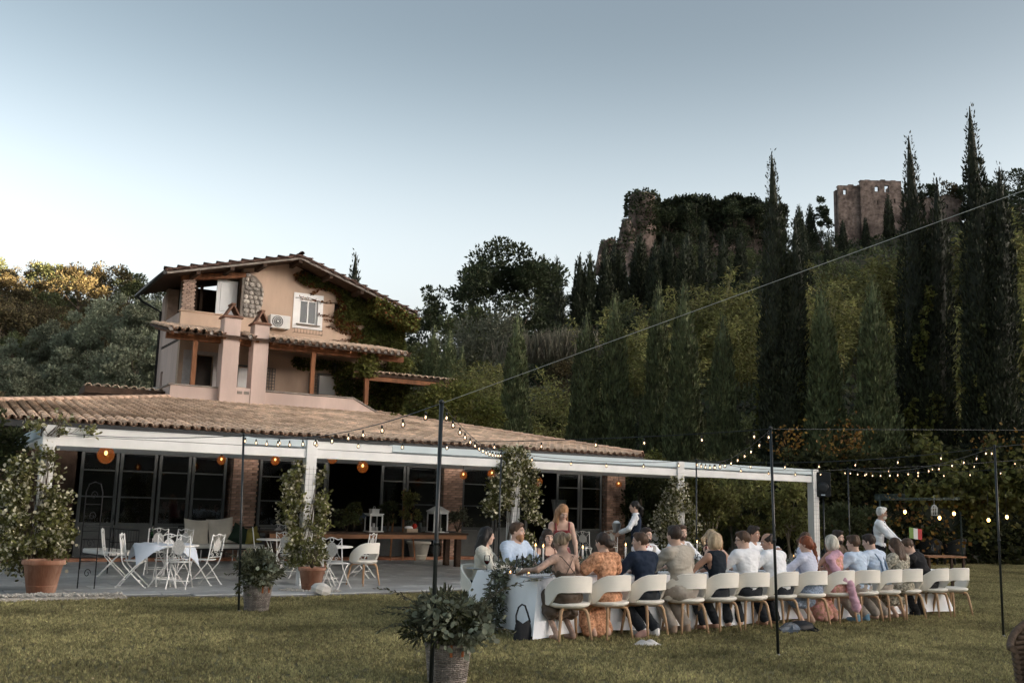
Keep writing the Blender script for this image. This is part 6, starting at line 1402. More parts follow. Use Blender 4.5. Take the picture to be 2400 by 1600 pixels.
cush = mat('cream_cushion', (.60, .56, .48), .95, .1, 5, .25, 50); seatc = mat('white_cushion', (.72, .70, .65), .95, .06, 4, .2, 50); olivec = mat('mustard_cushion', (.25, .22, .06), .95, .12, 5, .25, 50); greenc = mat('bottle_green_cushion', (.018, .035, .022), .95, .15, 5, .2, 50)
def cushion(parent, c, sz, rot, m, name='cushion'):
    mb = MB()
    def f(k): return lambda u, v: ((u-.5)*sz[0]*(1-.10*math.sin(PI*v)*1), k*sz[1]/2*(math.sin(PI*u)*math.sin(PI*v))**.45, (v-.5)*sz[2]*(1-.10*math.sin(PI*u)))
    mb.surf(f(-1), 10, 10); mb.surf(lambda u, v: f(1)(1-u, v), 10, 10); o = mb.build(name, m, parent); o.location = c; o.rotation_euler = rot; return o
def bench(loc, rz, L_, label, arms=True):
    t = thing('garden_sofa', label, 'sofa', loc, rz); m = MB()
    for x in (-L_/2, L_/2):
        for y in (-.3, .3): m.tube([(x, y, 0), (x, y, .62 if y < 0 else .85)], .014, 6)
        m.tube([(x, -.3, .62), (x, .3, .62)], .014, 6)
        for k in range(5): m.tube([(x, -.25+k*.11, .33), (x, -.25+k*.11, .62)], .006, 4)
    m.tube([(-L_/2, .3, .85), (L_/2, .3, .85)], .014, 6)
    for y in (-.3, .3): m.tube([(-L_/2, y, .33), (L_/2, y, .33)], .014, 6)
    for k in range(int(L_/.12)+1): m.tube([(-L_/2+k*.12, .3, .33), (-L_/2+k*.12, .3, .85)], .006, 4)
    m.build('iron_frame', iron_b, t); s_ = MB(); s_.box((0, 0, .39), (L_-.04, .58, .10)); s_.build('seat_pad', seatc, t, bevel=.03); return t
gs = G(508, 1281, .44); sf = bench((gs.x, gs.y+.45, PZ0), FANG, 2.0, 'black iron garden sofa with a long white pad against the glazed doors')
for x, sz, m, r_, nm in ((-.62, .62, cush, .05, 'square cream cushion leaning at the left of the garden sofa'), (-.02, .66, cush, -.12, 'ruffled cream cushion in the middle of the garden sofa'), (.42, .48, greenc, .45, 'dark green cushion tilted on the garden sofa'), (.72, .42, olivec, -.3, 'mustard cushion at the right end of the garden sofa')):
    p = sf.matrix_basis @ Vector((x, .12-.1*(m is not cush), .44+sz*.46)); o = cushion(None, p, (sz, .18, sz), (R(-14), r_, FANG), m); tag(o, nm, 'cushion', 'cushions on the garden sofas')
gs = G(232, 1300, .40); sf2 = bench((gs.x, gs.y+.5, PZ0), FANG+R(-75), 1.3, 'black iron garden seat with white pad at the left of the patio')
p = G(270, 1258, .6); o = cushion(None, (p.x, p.y+.5, .72), (.46, .16, .46), (R(-10), .1, FANG), olivec); tag(o, 'mustard cushion standing on the left garden seat', 'cushion', 'cushions on the garden sofas')
o = cushion(None, (p.x-.35, p.y+.4, .70), (.40, .16, .40), (R(-20), .5, FANG-.6), cush); tag(o, 'crumpled cream cushion on the arm of the left garden seat', 'cushion', 'cushions on the garden sofas')
gc = G(500, 1322); t = thing('coffee_table', 'low white metal coffee table before the garden sofa', 'table', (gc.x, gc.y+.25, PZ0), FANG); m = MB(); m.box((0, 0, .40), (.95, .5, .022)); m.build('tabletop', iron_w, t)
for x in (-.45, .45):
    for y in (-.22, .22): m = MB(); m.box((x, y, .195), (.022, .022, .39)); m.build('leg', iron_w, t)
pot('terracotta_pot', (gc.x-.08, gc.y+.28, PZ0+.412), .075, .14, mat('dusty_pot', (.28, .20, .15), .9), 'small dusty flower pot on the low white coffee table')
# wooden counter
gk = G(1062, 1331); ks, kt = ST(gk); t0s = ks-5.0
ctr = fthing('wooden_counter', 'long rustic wooden counter table standing before the glazed doors', 'table', ks-2.35, kt, PZ0)
m = MB(); m.box((0, 0.1, .81), (5.2, .8, .05)); m.build('tabletop', woodd_m, ctr, bevel=.006); m = MB(); m.box((0, -.27, .735), (5.1, .03, .10)); m.build('apron', mat('counter_wood', (.26, .125, .06), .65, .35, 4, .25, 30, stretch=(.2, 1, 1)), ctr)
for x in (-2.35, 2.35):
    for y in (-.2, .4): m = MB(); m.box((x, y, .392), (.13, .13, .78)); m.build('leg', woodd_m, ctr)
def on_counter(px): # point of the counter top under a photo column
    d = ray(px, 1260); q0 = CAM-(W(0, kt, 0)); k = -(q0.dot(FN))/d.dot(FN); p = CAM+d*k; p.z = PZ0+.837; return p
def lantern(px, w_, h_, label, roof):
    p = on_counter(px); t = thing('lantern', label, 'lantern', p+FN*.05, FANG); m = MB(); m.box((0, 0, .012), (w_*1.12, w_*1.12, .024))
    for sx in (-1, 1):
        for sy in (-1, 1): m.box((sx*(w_/2-.015), sy*(w_/2-.015), h_/2), (.03, .03, h_))
    m.box((0, 0, h_*.93), (w_*.99, w_*.99, h_*.10)); m.box((0, 0, h_), (w_*1.1, w_*1.1, .02)); m.build('frame', white_m, t)
    m = MB()
    if roof: m.lathe([(w_*.78, 0), (w_*.30, h_*.20), (.02, h_*.27), (.02, h_*.34)], 4, (0, 0, h_+.01), smooth=False); v = [tuple(Matrix.Rotation(PI/4, 3, 'Z') @ Vector(q)) for q in m.v]; m.v = v
    else: m.box((0, 0, h_+.06), (w_*.55, w_*.55, .10)); m.box((0, 0, h_+.115), (w_*.62, w_*.62, .012))
    m.tube([(.03*math.cos(a*PI/8), 0, h_*(1.42 if roof else 1.0)+.12*(not roof)+.03+.03*math.sin(a*PI/8)) for a in range(16)], .004, 4, closed=True); m.build('cap', white_m, t)
    g = MB()
    for k in range(4): a = k*PI/2; g.box((math.cos(a)*(w_/2-.015), math.sin(a)*(w_/2-.015), h_*.46), (.004 if k % 2 == 0 else w_-.062, w_-.062 if k % 2 == 0 else .004, h_*.84))
    g.build('pane', clear, t)
    for k, (x, y, hh) in enumerate(((-.06, 0, .10), (.02, .03, .18), (.07, -.03, .09))): c = MB(); c.lathe([(.032, .025), (.032, .025+hh), (.001, .026+hh)], 12, (x*w_/.33, y, 0)); c.build('candle_stick', wax, t)
lantern(876, .34, .43, 'white square lantern with candles, left one on the wooden counter', False); lantern(1026, .40, .52, 'tall white lantern with a peaked roof, right one on the wooden counter', True)
for px, dy, lab, m, n, rx, rz_c, fl in [(815, 0.1, 'bushy green plant at the left end of the wooden counter', 'mid', 900, .26, .26, None), (835, .2, 'flowering shrub plant behind the left lantern', 'jas', 800, .22, .34, (90, .04, LEAF['flower'])), (922, .35, 'dark leafy plant behind the counter between the lanterns', 'hedge', 800, .24, .36, None), (962, .1, 'posy of white flowers on the counter', 'euc', 200, .12, .12, (120, .05, LEAF['flower'])), (980, .5, 'tall leafy plant behind the white posy on the counter', 'shrub', 1000, .26, .46, None), (1088, .4, 'silvery bush in a dark pot at the right end of the counter', 'grey', 800, .26, .26, None)]:
    p = on_counter(px)+FN*dy; sprig('potted_plant', lab, 'plant', p, n, rx, rz_c, rz_c*1.1, LEAF[m], .075, int(px), 8, 0, .5, 14, .4, fl)
p = on_counter(847)+FN*.2; sprig('hydrangea', 'blue grey hydrangea left of the left lantern', 'plant', p+FU*.1, 260, .16, .14, .28, mat('petal_blue', (.16, .20, .28), .8, .3, 20, isl=.3), .05, 77, 5, 0, .9, 8, .5)
p = on_counter(958); t = thing('napkin_box', 'pale wooden box with white napkins and a red flower on the counter', 'box', p-FN*.1, FANG); m = MB(); m.box((0, 0, .045), (.30, .18, .09)); m.build('box_body', mat('pale_wood', (.42, .33, .24), .7), t); m = MB(); m.ell((-.06, 0, .11), (.12, .08, .05), 10, 5); m.build('napkin', nap, t); m = MB(); m.ell((.09, -.02, .15), (.07, .06, .07), 8, 5); m.build('red_flower', mat('petal_red', (.45, .03, .015), .7), t)
p = on_counter(983); m = MB(); m.lathe([(.045, 0), (.045, .24), (.04, .245), (.001, .245)], 14); o = m.build('dark_vase', mat('dark_vase', (.05, .06, .06), .5)); o.location = p; tag(o, 'slim dark cylinder vase on the counter right of the red flower', 'vase')
p = on_counter(1030); m = MB(); m.box((0, 0, .02), (.30, .14, .025)); o = m.build('chalk_sign', mat('slate_sign', (.03, .03, .03), .6)); o.location = p-FN*.15+FU*.2; o.rotation_euler = (R(-12), 0, FANG); tag(o, 'small dark slate tray in front of the tall lantern', 'tray')
p = G(978, 1316); pot('cream_pot', (p.x, p.y+.25, PZ0), .33, .50, mat('cream_ceramic', (.62, .58, .49), .6, .1, 4, wear=.15), 'big cream ribbed pot under the wooden counter')
p = G(1012, 1314); m = MB(); m.lathe([(.001, 0), (.2, 0), (.26, .14), (.24, .36), (.12, .5), (.001, .52)], 12, smooth=False); v = np.array(m.v); v *= (1+.12*vnoise(v*8, 3))[:, None]; m.v = [tuple(q) for q in v]; o = m.build('rubbish_sack', mat('black_plastic', (.012, .012, .013), .2, .3, 10, .4, 15, spec=.6)); o.location = (p.x, p.y+.3, PZ0); tag(o, 'shiny black sack beside the cream pot under the counter', 'sack')
es = fthing('wooden_easel', 'wooden easel standing by the door behind the counter', 'easel', 9.75, 6.9, PZ0); m = MB(); m.bar((.12, 0, 0), (.12, .1, 1.9), .05, .03); m.build('mast', mat('easel_wood', (.30, .13, .05), .6), es)
for x in (-.3, .45): m = MB(); m.bar((x, -.1, 0), (x*.7, 0, 1.25), .04, .03); m.build('leg', mat('easel_wood', (.3, .13, .05)), es)
m = MB(); m.bar((-.25, -.04, .75), (.35, -.04, .75), .05, .04); m.build('ledge', mat('easel_wood', (.3, .13, .05)), es)
# wrought iron stand beside the left climber
p = G(170, 1392); ws = thing('plant_stand', 'tall wrought iron plant stand with scrolls right of the left climber', 'plant stand', (p.x, p.y+.5, PZ0), FANG-.5); m = MB()
for x in (-.14, .14): m.tube([(x, 0, 0), (x, 0, 1.6), (x*.7, 0, 1.74), (0, 0, 1.78)], .010, 5)
for z in (.45, .95, 1.4): m.tube([(-.14, 0, z), (.14, 0, z)], .008, 5)
for z in (.25, .75, 1.2, 1.55): m.tube([(.06*math.cos(a*.45)*(1-a/22), 0, z+.08*math.sin(a*.45)*(1-a/22)) for a in range(18)], .007, 4)
m.build('iron_frame', iron_b, ws)
# amber lamps under the pergola
ambg = bpy.data.materials.new('amber_glass'); ambg.use_nodes = True; N_ = ambg.node_tree.nodes; b_ = N_['Principled BSDF']; b_.inputs['Base Color'].default_value = (.34, .10, .015, 1); b_.inputs['Roughness'].default_value = .12; b_.inputs['Emission Color'].default_value = (1.0, .30, .05, 1); b_.inputs['Emission Strength'].default_value = .004; b_.inputs['Alpha'].default_value = .62
ambl = emat('amber_bulb', (1.0, .50, .15), .45)
def locw(px, py, t): d = ray(px, py); q0 = CAM-W(0, t, 0); return CAM+d*(-(q0.dot(FN))/d.dot(FN))
for i, (px, py, r, t_, lab) in enumerate([(248, 1066, .17, 3.0, 'biggest amber glass lamp, hanging at the left end of the pergola'), (519, 1078, .095, 3.2, 'small amber lamp left of the first brick pillar'), (645, 1079, .105, 4.0, 'amber lamp just left of the second post'), (779, 1073, .125, 3.2, 'bright amber lamp just right of the second post'), (850, 1094, .135, 3.6, 'ribbed amber lamp in the middle of the second bay'), (1086, 1113, .10, 4.2, 'amber lamp right of the second brick pillar'), (1153, 1110, .11, 3.4, 'amber lamp close left of the third post'), (1261, 1128, .12, 4.0, 'amber lamp right of the third post'), (1450, 1134, .09, 5, 'faint amber lamp by the last brick pillar')]):
    p = locw(px, py, t_); t = thing('pendant_lamp', lab, 'lamp', p, 0, 'amber glass lamps under the pergola'); m = MB(); m.lathe([(r*.45, r*.95), (r*.8, r*.62), (r, r*.1), (r*.93, -r*.38), (r*.55, -r*.86), (r*.15, -r)], 12, smooth=False); m.build('amber_shade', ambg, t)
    m = MB(); m.ell((0, 0, r*.25), (r*.2, r*.2, r*.27), 8, 6); m.build('lamp_bulb', ambl, t); m = MB(); m.tube([(0, 0, r*.9), (0, 0, 2.60-p.z)], .006, 4); m.lathe([(r*.46, r*.95), (.02, r*1.15)], 10); m.build('cord', iron_b, t)
# inside
p = locw(1310, 1170, WT+1.6); t = thing('table_lamp', 'white shaded lamp seen through the right hand glass door', 'lamp', (p.x, p.y, .05), FANG); m = MB(); m.lathe([(.17, 1.25), (.26, 1.78)][::-1], 16); m.build('lamp_shade', mat('lamp_shade', (.75, .73, .68), .9), t); m = MB(); m.tube([(0, 0, 0), (0, 0, 1.5)], .02, 6); m.build('stem', iron_b, t)
m = MB(); m.tube([(0, 0, 0), (0, 0, .72)], .04, 6); m.lathe([(.5, .72), (.5, .75), (.001, .75)], 20); m.lathe([(.25, 0), (.04, .05)], 12)
for i, s in enumerate((2.6, 4.2, 6.9, 12.9)): o = bpy.data.objects.new('indoor_table', m.mesh('indoor_table', seatc) if i == 0 else ind_me); ind_me = o.data; link(o); o.location = W(s, WT+1.7, .08); tag(o, ['round clothed table indoors behind the first glass doors', 'round clothed table indoors left of the first pillar', 'round clothed table indoors right of the first pillar', 'round clothed table indoors right of the second pillar'][i], 'table')

# ================================================================ MUSIC CORNER AND GARDEN SEATS AT THE RIGHT
SP = AT(1929, 1135, 26.2); t = thing('loudspeaker', 'black loudspeaker on a stand beside the last pergola post', 'loudspeaker', (SP.x, SP.y, 0), R(-18)); zc_ = SP.z
m = MB(); m.prism([(-.20, -.15), (.20, -.15), (.15, .17), (-.15, .17)], zc_-.32, zc_+.32); m.build('cabinet', mat('black_plastic_matt', (.016, .017, .018), .5, .2, 4), t, bevel=.02)
m = MB(); m.lathe([(.15, 0), (.13, .02), (.05, .035), (.001, .03)], 20); g_ = m.build('woofer', mat('speaker_cone', (.03, .032, .034), .45), t); g_.location = (0, -.152, zc_-.08); g_.rotation_euler = (PI/2, 0, 0)
m = MB(); m.add([(-.15, -.152, zc_+.12), (.15, -.152, zc_+.12), (.17, -.155, zc_+.29), (-.17, -.155, zc_+.29), (-.05, -.10, zc_+.17), (.05, -.10, zc_+.17), (.05, -.10, zc_+.24), (-.05, -.10, zc_+.24)], [(0, 1, 5, 4), (1, 2, 6, 5), (2, 3, 7, 6), (3, 0, 4, 7), (4, 5, 6, 7)]); m.build('horn', mat('speaker_cone', (.03, .032, .034)), t)
m = MB(); m.box((0, -.158, zc_-.27), (.10, .012, .035)); m.build('badge', mat('badge', (.55, .62, .66), .4), t)
stt = MB(); stt.tube([(0, 0, .1), (0, 0, zc_-.3)], .02, 8); [stt.tube([(0, 0, .75), (.5*math.cos(a), .5*math.sin(a), 0)], .014, 5) for a in (0.4, 2.5, 4.6)]; o = stt.build('speaker_stand', pole_m); o.location = (SP.x, SP.y, 0); tag(o, 'black tripod stand carrying the loudspeaker', 'stand')
DJ = AT(2057, 1190, 21.5); DJ.z = 0
DF = Vector((math.cos(R(-28)), math.sin(R(-28)), 0)); DA = R(-28-90); KP = DJ+DF*.52
kb = thing('keyboard_stand', 'black keyboard stand with shelves before the musician', 'stand', (KP.x, KP.y, 0), DA); m = MB()
for y in (-.22, .22): m.tube([(-.4, y, 0), (.4, y, .92)], .018, 6); m.tube([(.4, y, 0), (-.4, y, .92)], .018, 6)
m.tube([(-.4, -.22, .92), (-.4, .22, .92)], .015, 5); m.tube([(.4, -.22, .92), (.4, .22, .92)], .015, 5); m.build('frame', pole_m, kb); m = MB(); m.box((0, 0, .62), (.9, .42, .025)); m.build('shelf', mat('counter_wood', (.26, .125, .06)), kb)
k2 = thing('keyboard', 'black electronic keyboard tilted under the hands of the musician', 'keyboard', (KP.x, KP.y, .96), DA); m = MB(); m.box((0, 0, .03), (1.0, .30, .075)); m.build('case', blk, k2, bevel=.01); m = MB(); m.box((0, -.06, .07), (.92, .12, .008)); m.build('keys', china, k2)
fl = thing('sheet_holder', 'music stand screen showing green, white and red stripes', 'screen', (DJ.x+.74, DJ.y-.12, 1.14), R(6))
for k, (nm, c) in enumerate((('green_stripe', (.16, .26, .06)), ('white_stripe', (.62, .62, .58)), ('red_stripe', (.42, .03, .03)))): m = MB(); m.box((-.095+k*.095, 0, .12), (.094, .012, .23)); o = m.build(nm, mat('stripe_'+nm, c, .6, .05), fl); o.rotation_euler = (R(-14), R(8), 0)
m = MB(); m.tube([(0, .06, -.12), (0, .03, .1)], .012, 5); m.build('support', pole_m, fl)
sd_ = thing('side_table', 'small wooden table right of the musician with a glass on it', 'table', (DJ.x+1.25, DJ.y-.1, 0), R(15)); m = MB(); m.box((0, 0, .80), (.95, .45, .035)); m.build('tabletop', mat('counter_wood', (.26, .125, .06)), sd_)
for x in (-.42, .42):
    for y in (-.18, .18): m = MB(); m.box((x, y, .39), (.045, .045, .78)); m.build('leg', woodd_m, sd_)
t = thing('wine_glass', 'stemmed glass standing alone on the side table of the musician', 'glass', (DJ.x+1.1, DJ.y-.1, .82)); m = MB(); m.lathe([(.036, 0), (.006, .008), (.0048, .09), (.04, .14), (.045, .18), (.036, .23)], 12); m.build('bowl', clear, t)
def wicker_chair(m_, nm):
    t = thing('wicker_chair', '', 'chair'); mb = MB()
    for q in range(13):
        z = .40+q*.035; rr = .30+.04*q/12; top = .40+.46*1.0
        pts = []
        for k in range(25):
            a = R(-205+230*k/24); lim = .66+.22*max(0, -math.sin(a))
            if z < lim: pts.append((rr*math.cos(a), rr*.9*math.sin(a)*1.0, z))
        if len(pts) > 2: mb.tube(pts, .019, 5)
    mb.tube([(.34*math.cos(R(-205+230*k/24)), .31*math.sin(R(-205+230*k/24)), .66+.22*max(0, -math.sin(R(-205+230*k/24)))) for k in range(25)], .026, 6); mb.build('backrest', m_, t)
    mb = MB(); mb.lathe([(.001, .36), (.28, .36), (.30, .40), (.28, .43), (.001, .43)], 20, sy=.92); mb.build('seat', m_, t)
    for k in range(4): a = PI/4+k*PI/2; mb = MB(); mb.tube([(.26*math.cos(a), .24*math.sin(a), .38), (.28*math.cos(a), .26*math.sin(a), 0)], .02, 6); mb.build('leg', m_, t)
    return t
wc = wicker_chair(mat('dark_wicker', (.030, .030, .028), .8, .3, 30), 'a'); g = G(2238, 1324); wc.location = (g.x, g.y, 0); wc.rotation_euler = (0, 0, R(25)); wc.scale = (1.15, 1.15, 1.0); wc['label'] = 'dark wicker armchair on the lawn edge, right one before the hedge'; wc['group'] = 'dark wicker armchairs before the hedge'
g = G(2180, 1322); d2 = dup(wc, (g.x, g.y, 0), R(-20), 'dark wicker armchair on the lawn edge, left one behind the black suit', 'dark wicker armchairs before the hedge')
fw = wicker_chair(mat('brown_wicker', (.075, .048, .032), .75, .3, 30, c2=(.11, .075, .05)), 'b'); q = AT(2492, 1500, 7.6); fw.location = (q.x, q.y, 0); fw.rotation_euler = (0, 0, R(150)); fw.scale = (1.05, 1.05, 1.04); fw['label'] = 'brown wicker chair cut by the right edge of the picture, close by'
rk = MB(); rk.lathe([(.001, -.1), (.4, 0), (.5, .3), (.3, .62), (.001, .7)], 9, smooth=False); v = np.array(rk.v); v *= (1+.2*vnoise(v*3, 5))[:, None]; rk.v = [tuple(q) for q in v]; g = G(2270, 1322); o = rk.build('rock', mat('brown_rock', (.16, .12, .095), .9, .3, 5, .6, 12)); o.location = (g.x, g.y+.8, 0); tag(o, 'brown boulder behind the right hand wicker armchair', 'rock')
cg = AT(2190, 1195, 28.5); t = thing('birdcage_lantern', 'white birdcage lantern hanging from the arbour', 'lantern', cg); m = MB()
for k in range(10): a = 2*PI*k/10; m.tube([(.085*math.cos(a), .085*math.sin(a), -.14), (.085*math.cos(a), .085*math.sin(a), .06), (.05*math.cos(a), .05*math.sin(a), .13), (0, 0, .16)], .005, 4)
for z in (-.14, -.04, .06): m.tube([(.085*math.cos(a*PI/8), .085*math.sin(a*PI/8), z) for a in range(16)], .006, 4, closed=True)
m.build('cage', white_m, t); m = MB(); m.tube([(0, 0, .16), (0, 0, .42)], .004, 4); m.lathe([(.001, -.14), (.085, -.14)], 12); m.build('hook', white_m, t)
warmb = emat('warm_bulb', (1.0, .48, .12), .8)
for i, (px, py, lab) in enumerate([(2121, 1199, 'glowing orange bulb left of the birdcage lantern'), (2202, 1213, 'glowing orange bulb under the birdcage lantern, among orange leaves'), (2236, 1203, 'glowing orange bulb right of the birdcage lantern'), (2317, 1218, 'brightest glowing bulb left of the right hand pole'), (2360, 1211, 'glowing orange bulb right of the right hand pole')]):
    p = AT(px, py, 29.0); t = thing('hanging_bulb', lab, 'lamp', p, 0, 'glowing bulbs hanging before the hedge'); m = MB(); m.ell((0, 0, 0), (.04, .04, .055), 10, 6); m.build('lit_bulb', warmb, t); m = MB(); m.lathe([(.018, .05), (.018, .10), (.004, .12)], 8); m.tube([(0, 0, .11), (0, 0, .75)], .004, 4); m.build('socket', pole_m, t)
print('t furniture', time.time()-T00)
# ================================================================ PEOPLE: blended distance fields turned into one continuous surface each
def _seg(p, a, b, ra, rb):
    ab = b-a; t = np.clip(((p-a)@ab)/max(ab@ab, 1e-9), 0, 1); return np.linalg.norm(p-a-t[..., None]*ab, axis=-1)-(ra+(rb-ra)*t)
def _ell(p, c, M3, r):
    q = (p-c)@M3; k0 = np.linalg.norm(q/r, axis=-1); k1 = np.linalg.norm(q/(r*r), axis=-1); return k0*(k0-1)/np.maximum(k1, 1e-6)
def sdf_mesh(prims, h=0.0125, inf=0.0, cuts=(), k=0.03):
    """prims: ('s',a,b,ra,rb) or ('e',c,M,r[,k]); cuts: (n,d) keep n.p<d, or ('out',c,r) remove a ball. Returns V,F by surface nets"""
    B = []
    for q in prims:
        if q[0] == 's': a, b, m = q[1], q[2], max(q[3], q[4])+inf; B.append((np.minimum(a, b)-m, np.maximum(a, b)+m))
        else: m = max(q[3])+inf; B.append((q[1]-m, q[1]+m))
    lo = np.min([b[0] for b in B], 0)-0.03; hi = np.max([b[1] for b in B], 0)+0.03
    n = np.ceil((hi-lo)/h).astype(int)+1; D = np.full(n, 0.2, np.float32)
    ax = [lo[i]+h*np.arange(n[i]) for i in range(3)]
    for q, (b0, b1) in zip(prims, B):
        i0 = np.clip(((b0-0.06-lo)/h).astype(int), 0, n-1); i1 = np.clip(((b1+0.06-lo)/h).astype(int)+2, 0, n)
        P = np.stack(np.meshgrid(*[ax[i][i0[i]:i1[i]] for i in range(3)], indexing='ij'), -1)
        d = _seg(P, *q[1:5]) if q[0] == 's' else _ell(P, *q[1:4])
        kk = q[5] if len(q) > 5 and q[0] == 's' else (q[4] if len(q) > 4 and q[0] == 'e' else k)
        sl = tuple(slice(i0[i], i1[i]) for i in range(3)); o = D[sl]; t = np.clip(0.5+0.5*(o-d)/kk, 0, 1); D[sl] = o*(1-t)+d*t-kk*t*(1-t)
    D -= inf
    if cuts:
        P = np.stack(np.meshgrid(*ax, indexing='ij'), -1)
        for c in cuts:
            if isinstance(c[0], str): D = np.maximum(D, c[2]-np.linalg.norm(P-c[1], axis=-1))
            else: D = np.maximum(D, P@np.asarray(c[0], float)-c[1])
    s = D < 0; nx, ny, nz = n
    c8 = [s[i:nx-1+i, j:ny-1+j, l:nz-1+l] for i in (0, 1) for j in (0, 1) for l in (0, 1)]
    tot = sum(c.astype(np.int8) for c in c8); act = (tot > 0) & (tot < 8); idx = np.argwhere(act); m = len(idx)
    if m == 0: return np.zeros((0, 3)), np.zeros((0, 4), int)
    ids = np.full(act.shape, -1); ids[act] = np.arange(m)
    acc = np.zeros((m, 3)); cn = np.zeros(m); cor = np.array([(i, j, l) for i in (0, 1) for j in (0, 1) for l in (0, 1)])
    vals = np.stack([D[idx[:, 0]+a, idx[:, 1]+b, idx[:, 2]+c] for a, b, c in cor], 1)
    for a in range(8):
        for b in range(a+1, 8):
            if np.abs(cor[a]-cor[b]).sum() != 1: continue
            x = (vals[:, a] < 0) != (vals[:, b] < 0); t = np.where(x, vals[:, a]/np.where(x, vals[:, a]-vals[:, b], 1), 0)
            acc += np.where(x[:, None], cor[a]+t[:, None]*(cor[b]-cor[a]), 0); cn += x
    V = lo+h*(idx+acc/cn[:, None]); Fs = []
    for d in range(3):
        e = [(1, 2), (2, 0), (0, 1)][d]; sl0 = [slice(None)]*3; sl1 = [slice(None)]*3; sl0[d] = slice(0, -1); sl1[d] = slice(1, None)
        a, b = s[tuple(sl0)], s[tuple(sl1)]; ed = np.argwhere(a != b)
        ed = ed[(ed[:, e[0]] > 0) & (ed[:, e[1]] > 0) & (ed[:, e[0]] < n[e[0]]-1) & (ed[:, e[1]] < n[e[1]]-1)]
        ou = a[tuple(ed.T)]; o0 = np.zeros(3, int); o0[e[0]] = 1; o1 = np.zeros(3, int); o1[e[1]] = 1
        g = lambda q: ids[tuple(q.T)]
        f = np.stack([g(ed-o0-o1), g(ed-o1), g(ed), g(ed-o0)], 1); f = np.where(ou[:, None], f, f[:, ::-1]); Fs.append(f)
    F = np.concatenate(Fs); return V, F[(F >= 0).all(1)]
I3 = np.eye(3); A3 = lambda *v: np.array(v, float)
def rot3(yaw, pitch, roll=0): return np.array(Matrix.Rotation(yaw, 3, 'Z') @ Matrix.Rotation(pitch, 3, 'X') @ Matrix.Rotation(roll, 3, 'Y'))
def ik(S, T, a, b, pole):
    d = T-S; L_ = np.linalg.norm(d); L2 = min(L_, (a+b)*0.995); u = d/max(L_, 1e-6); x = (a*a-b*b+L2*L2)/(2*L2); hgt = math.sqrt(max(a*a-x*x, 0)); p = pole-u*(pole@u); p /= max(np.linalg.norm(p), 1e-6); return S+u*x+p*hgt, S+u*L2
skins = {'fair': mat('skin_fair', (0.60, 0.395, 0.30), .55, .06, 8, sheen=.1), 'tan': mat('skin_tan', (0.46, 0.27, 0.19), .55, .06, 8), 'tattoo': mat('skin_tattooed', (0.40, 0.27, 0.21), .55, .35, 14, wear=.45)}
def hairmat(nm, c, c2=None): return mat('hair_'+nm, c, .5, .35, 22, .5, 60, stretch=(1, 1, .12), c2=c2 or tuple(x*1.5 for x in c), spec=.35)
HAIR = dict(black=hairmat('black', (.010, .008, .007)), dark=hairmat('dark', (.026, .016, .011)), brown=hairmat('brown', (.060, .034, .020)), red=hairmat('red', (.15, .042, .016)), ginger=hairmat('ginger', (.27, .12, .05), (.40, .22, .11)), blonde=hairmat('blonde', (.33, .22, .12), (.52, .40, .26)), grey=hairmat('grey', (.42, .38, .30), (.62, .58, .50)), white=hairmat('white', (.55, .54, .50), (.72, .70, .66)), streak=hairmat('streaked', (.05, .035, .025), (.36, .27, .18)))
eye_w = mat('eye_white', (.7, .68, .65), .3, .02); eye_d = mat('eye_dark', (.02, .015, .012), .2, .1); lip_m = mat('lips', (.36, .13, .11), .5, .1)
def cl_(nm, c, **k): return mat('cloth_'+nm, c, k.pop('rough', .85), k.pop('var', .10), k.pop('scale', 7), k.pop('bump', .25), k.pop('bscale', 16), **k)
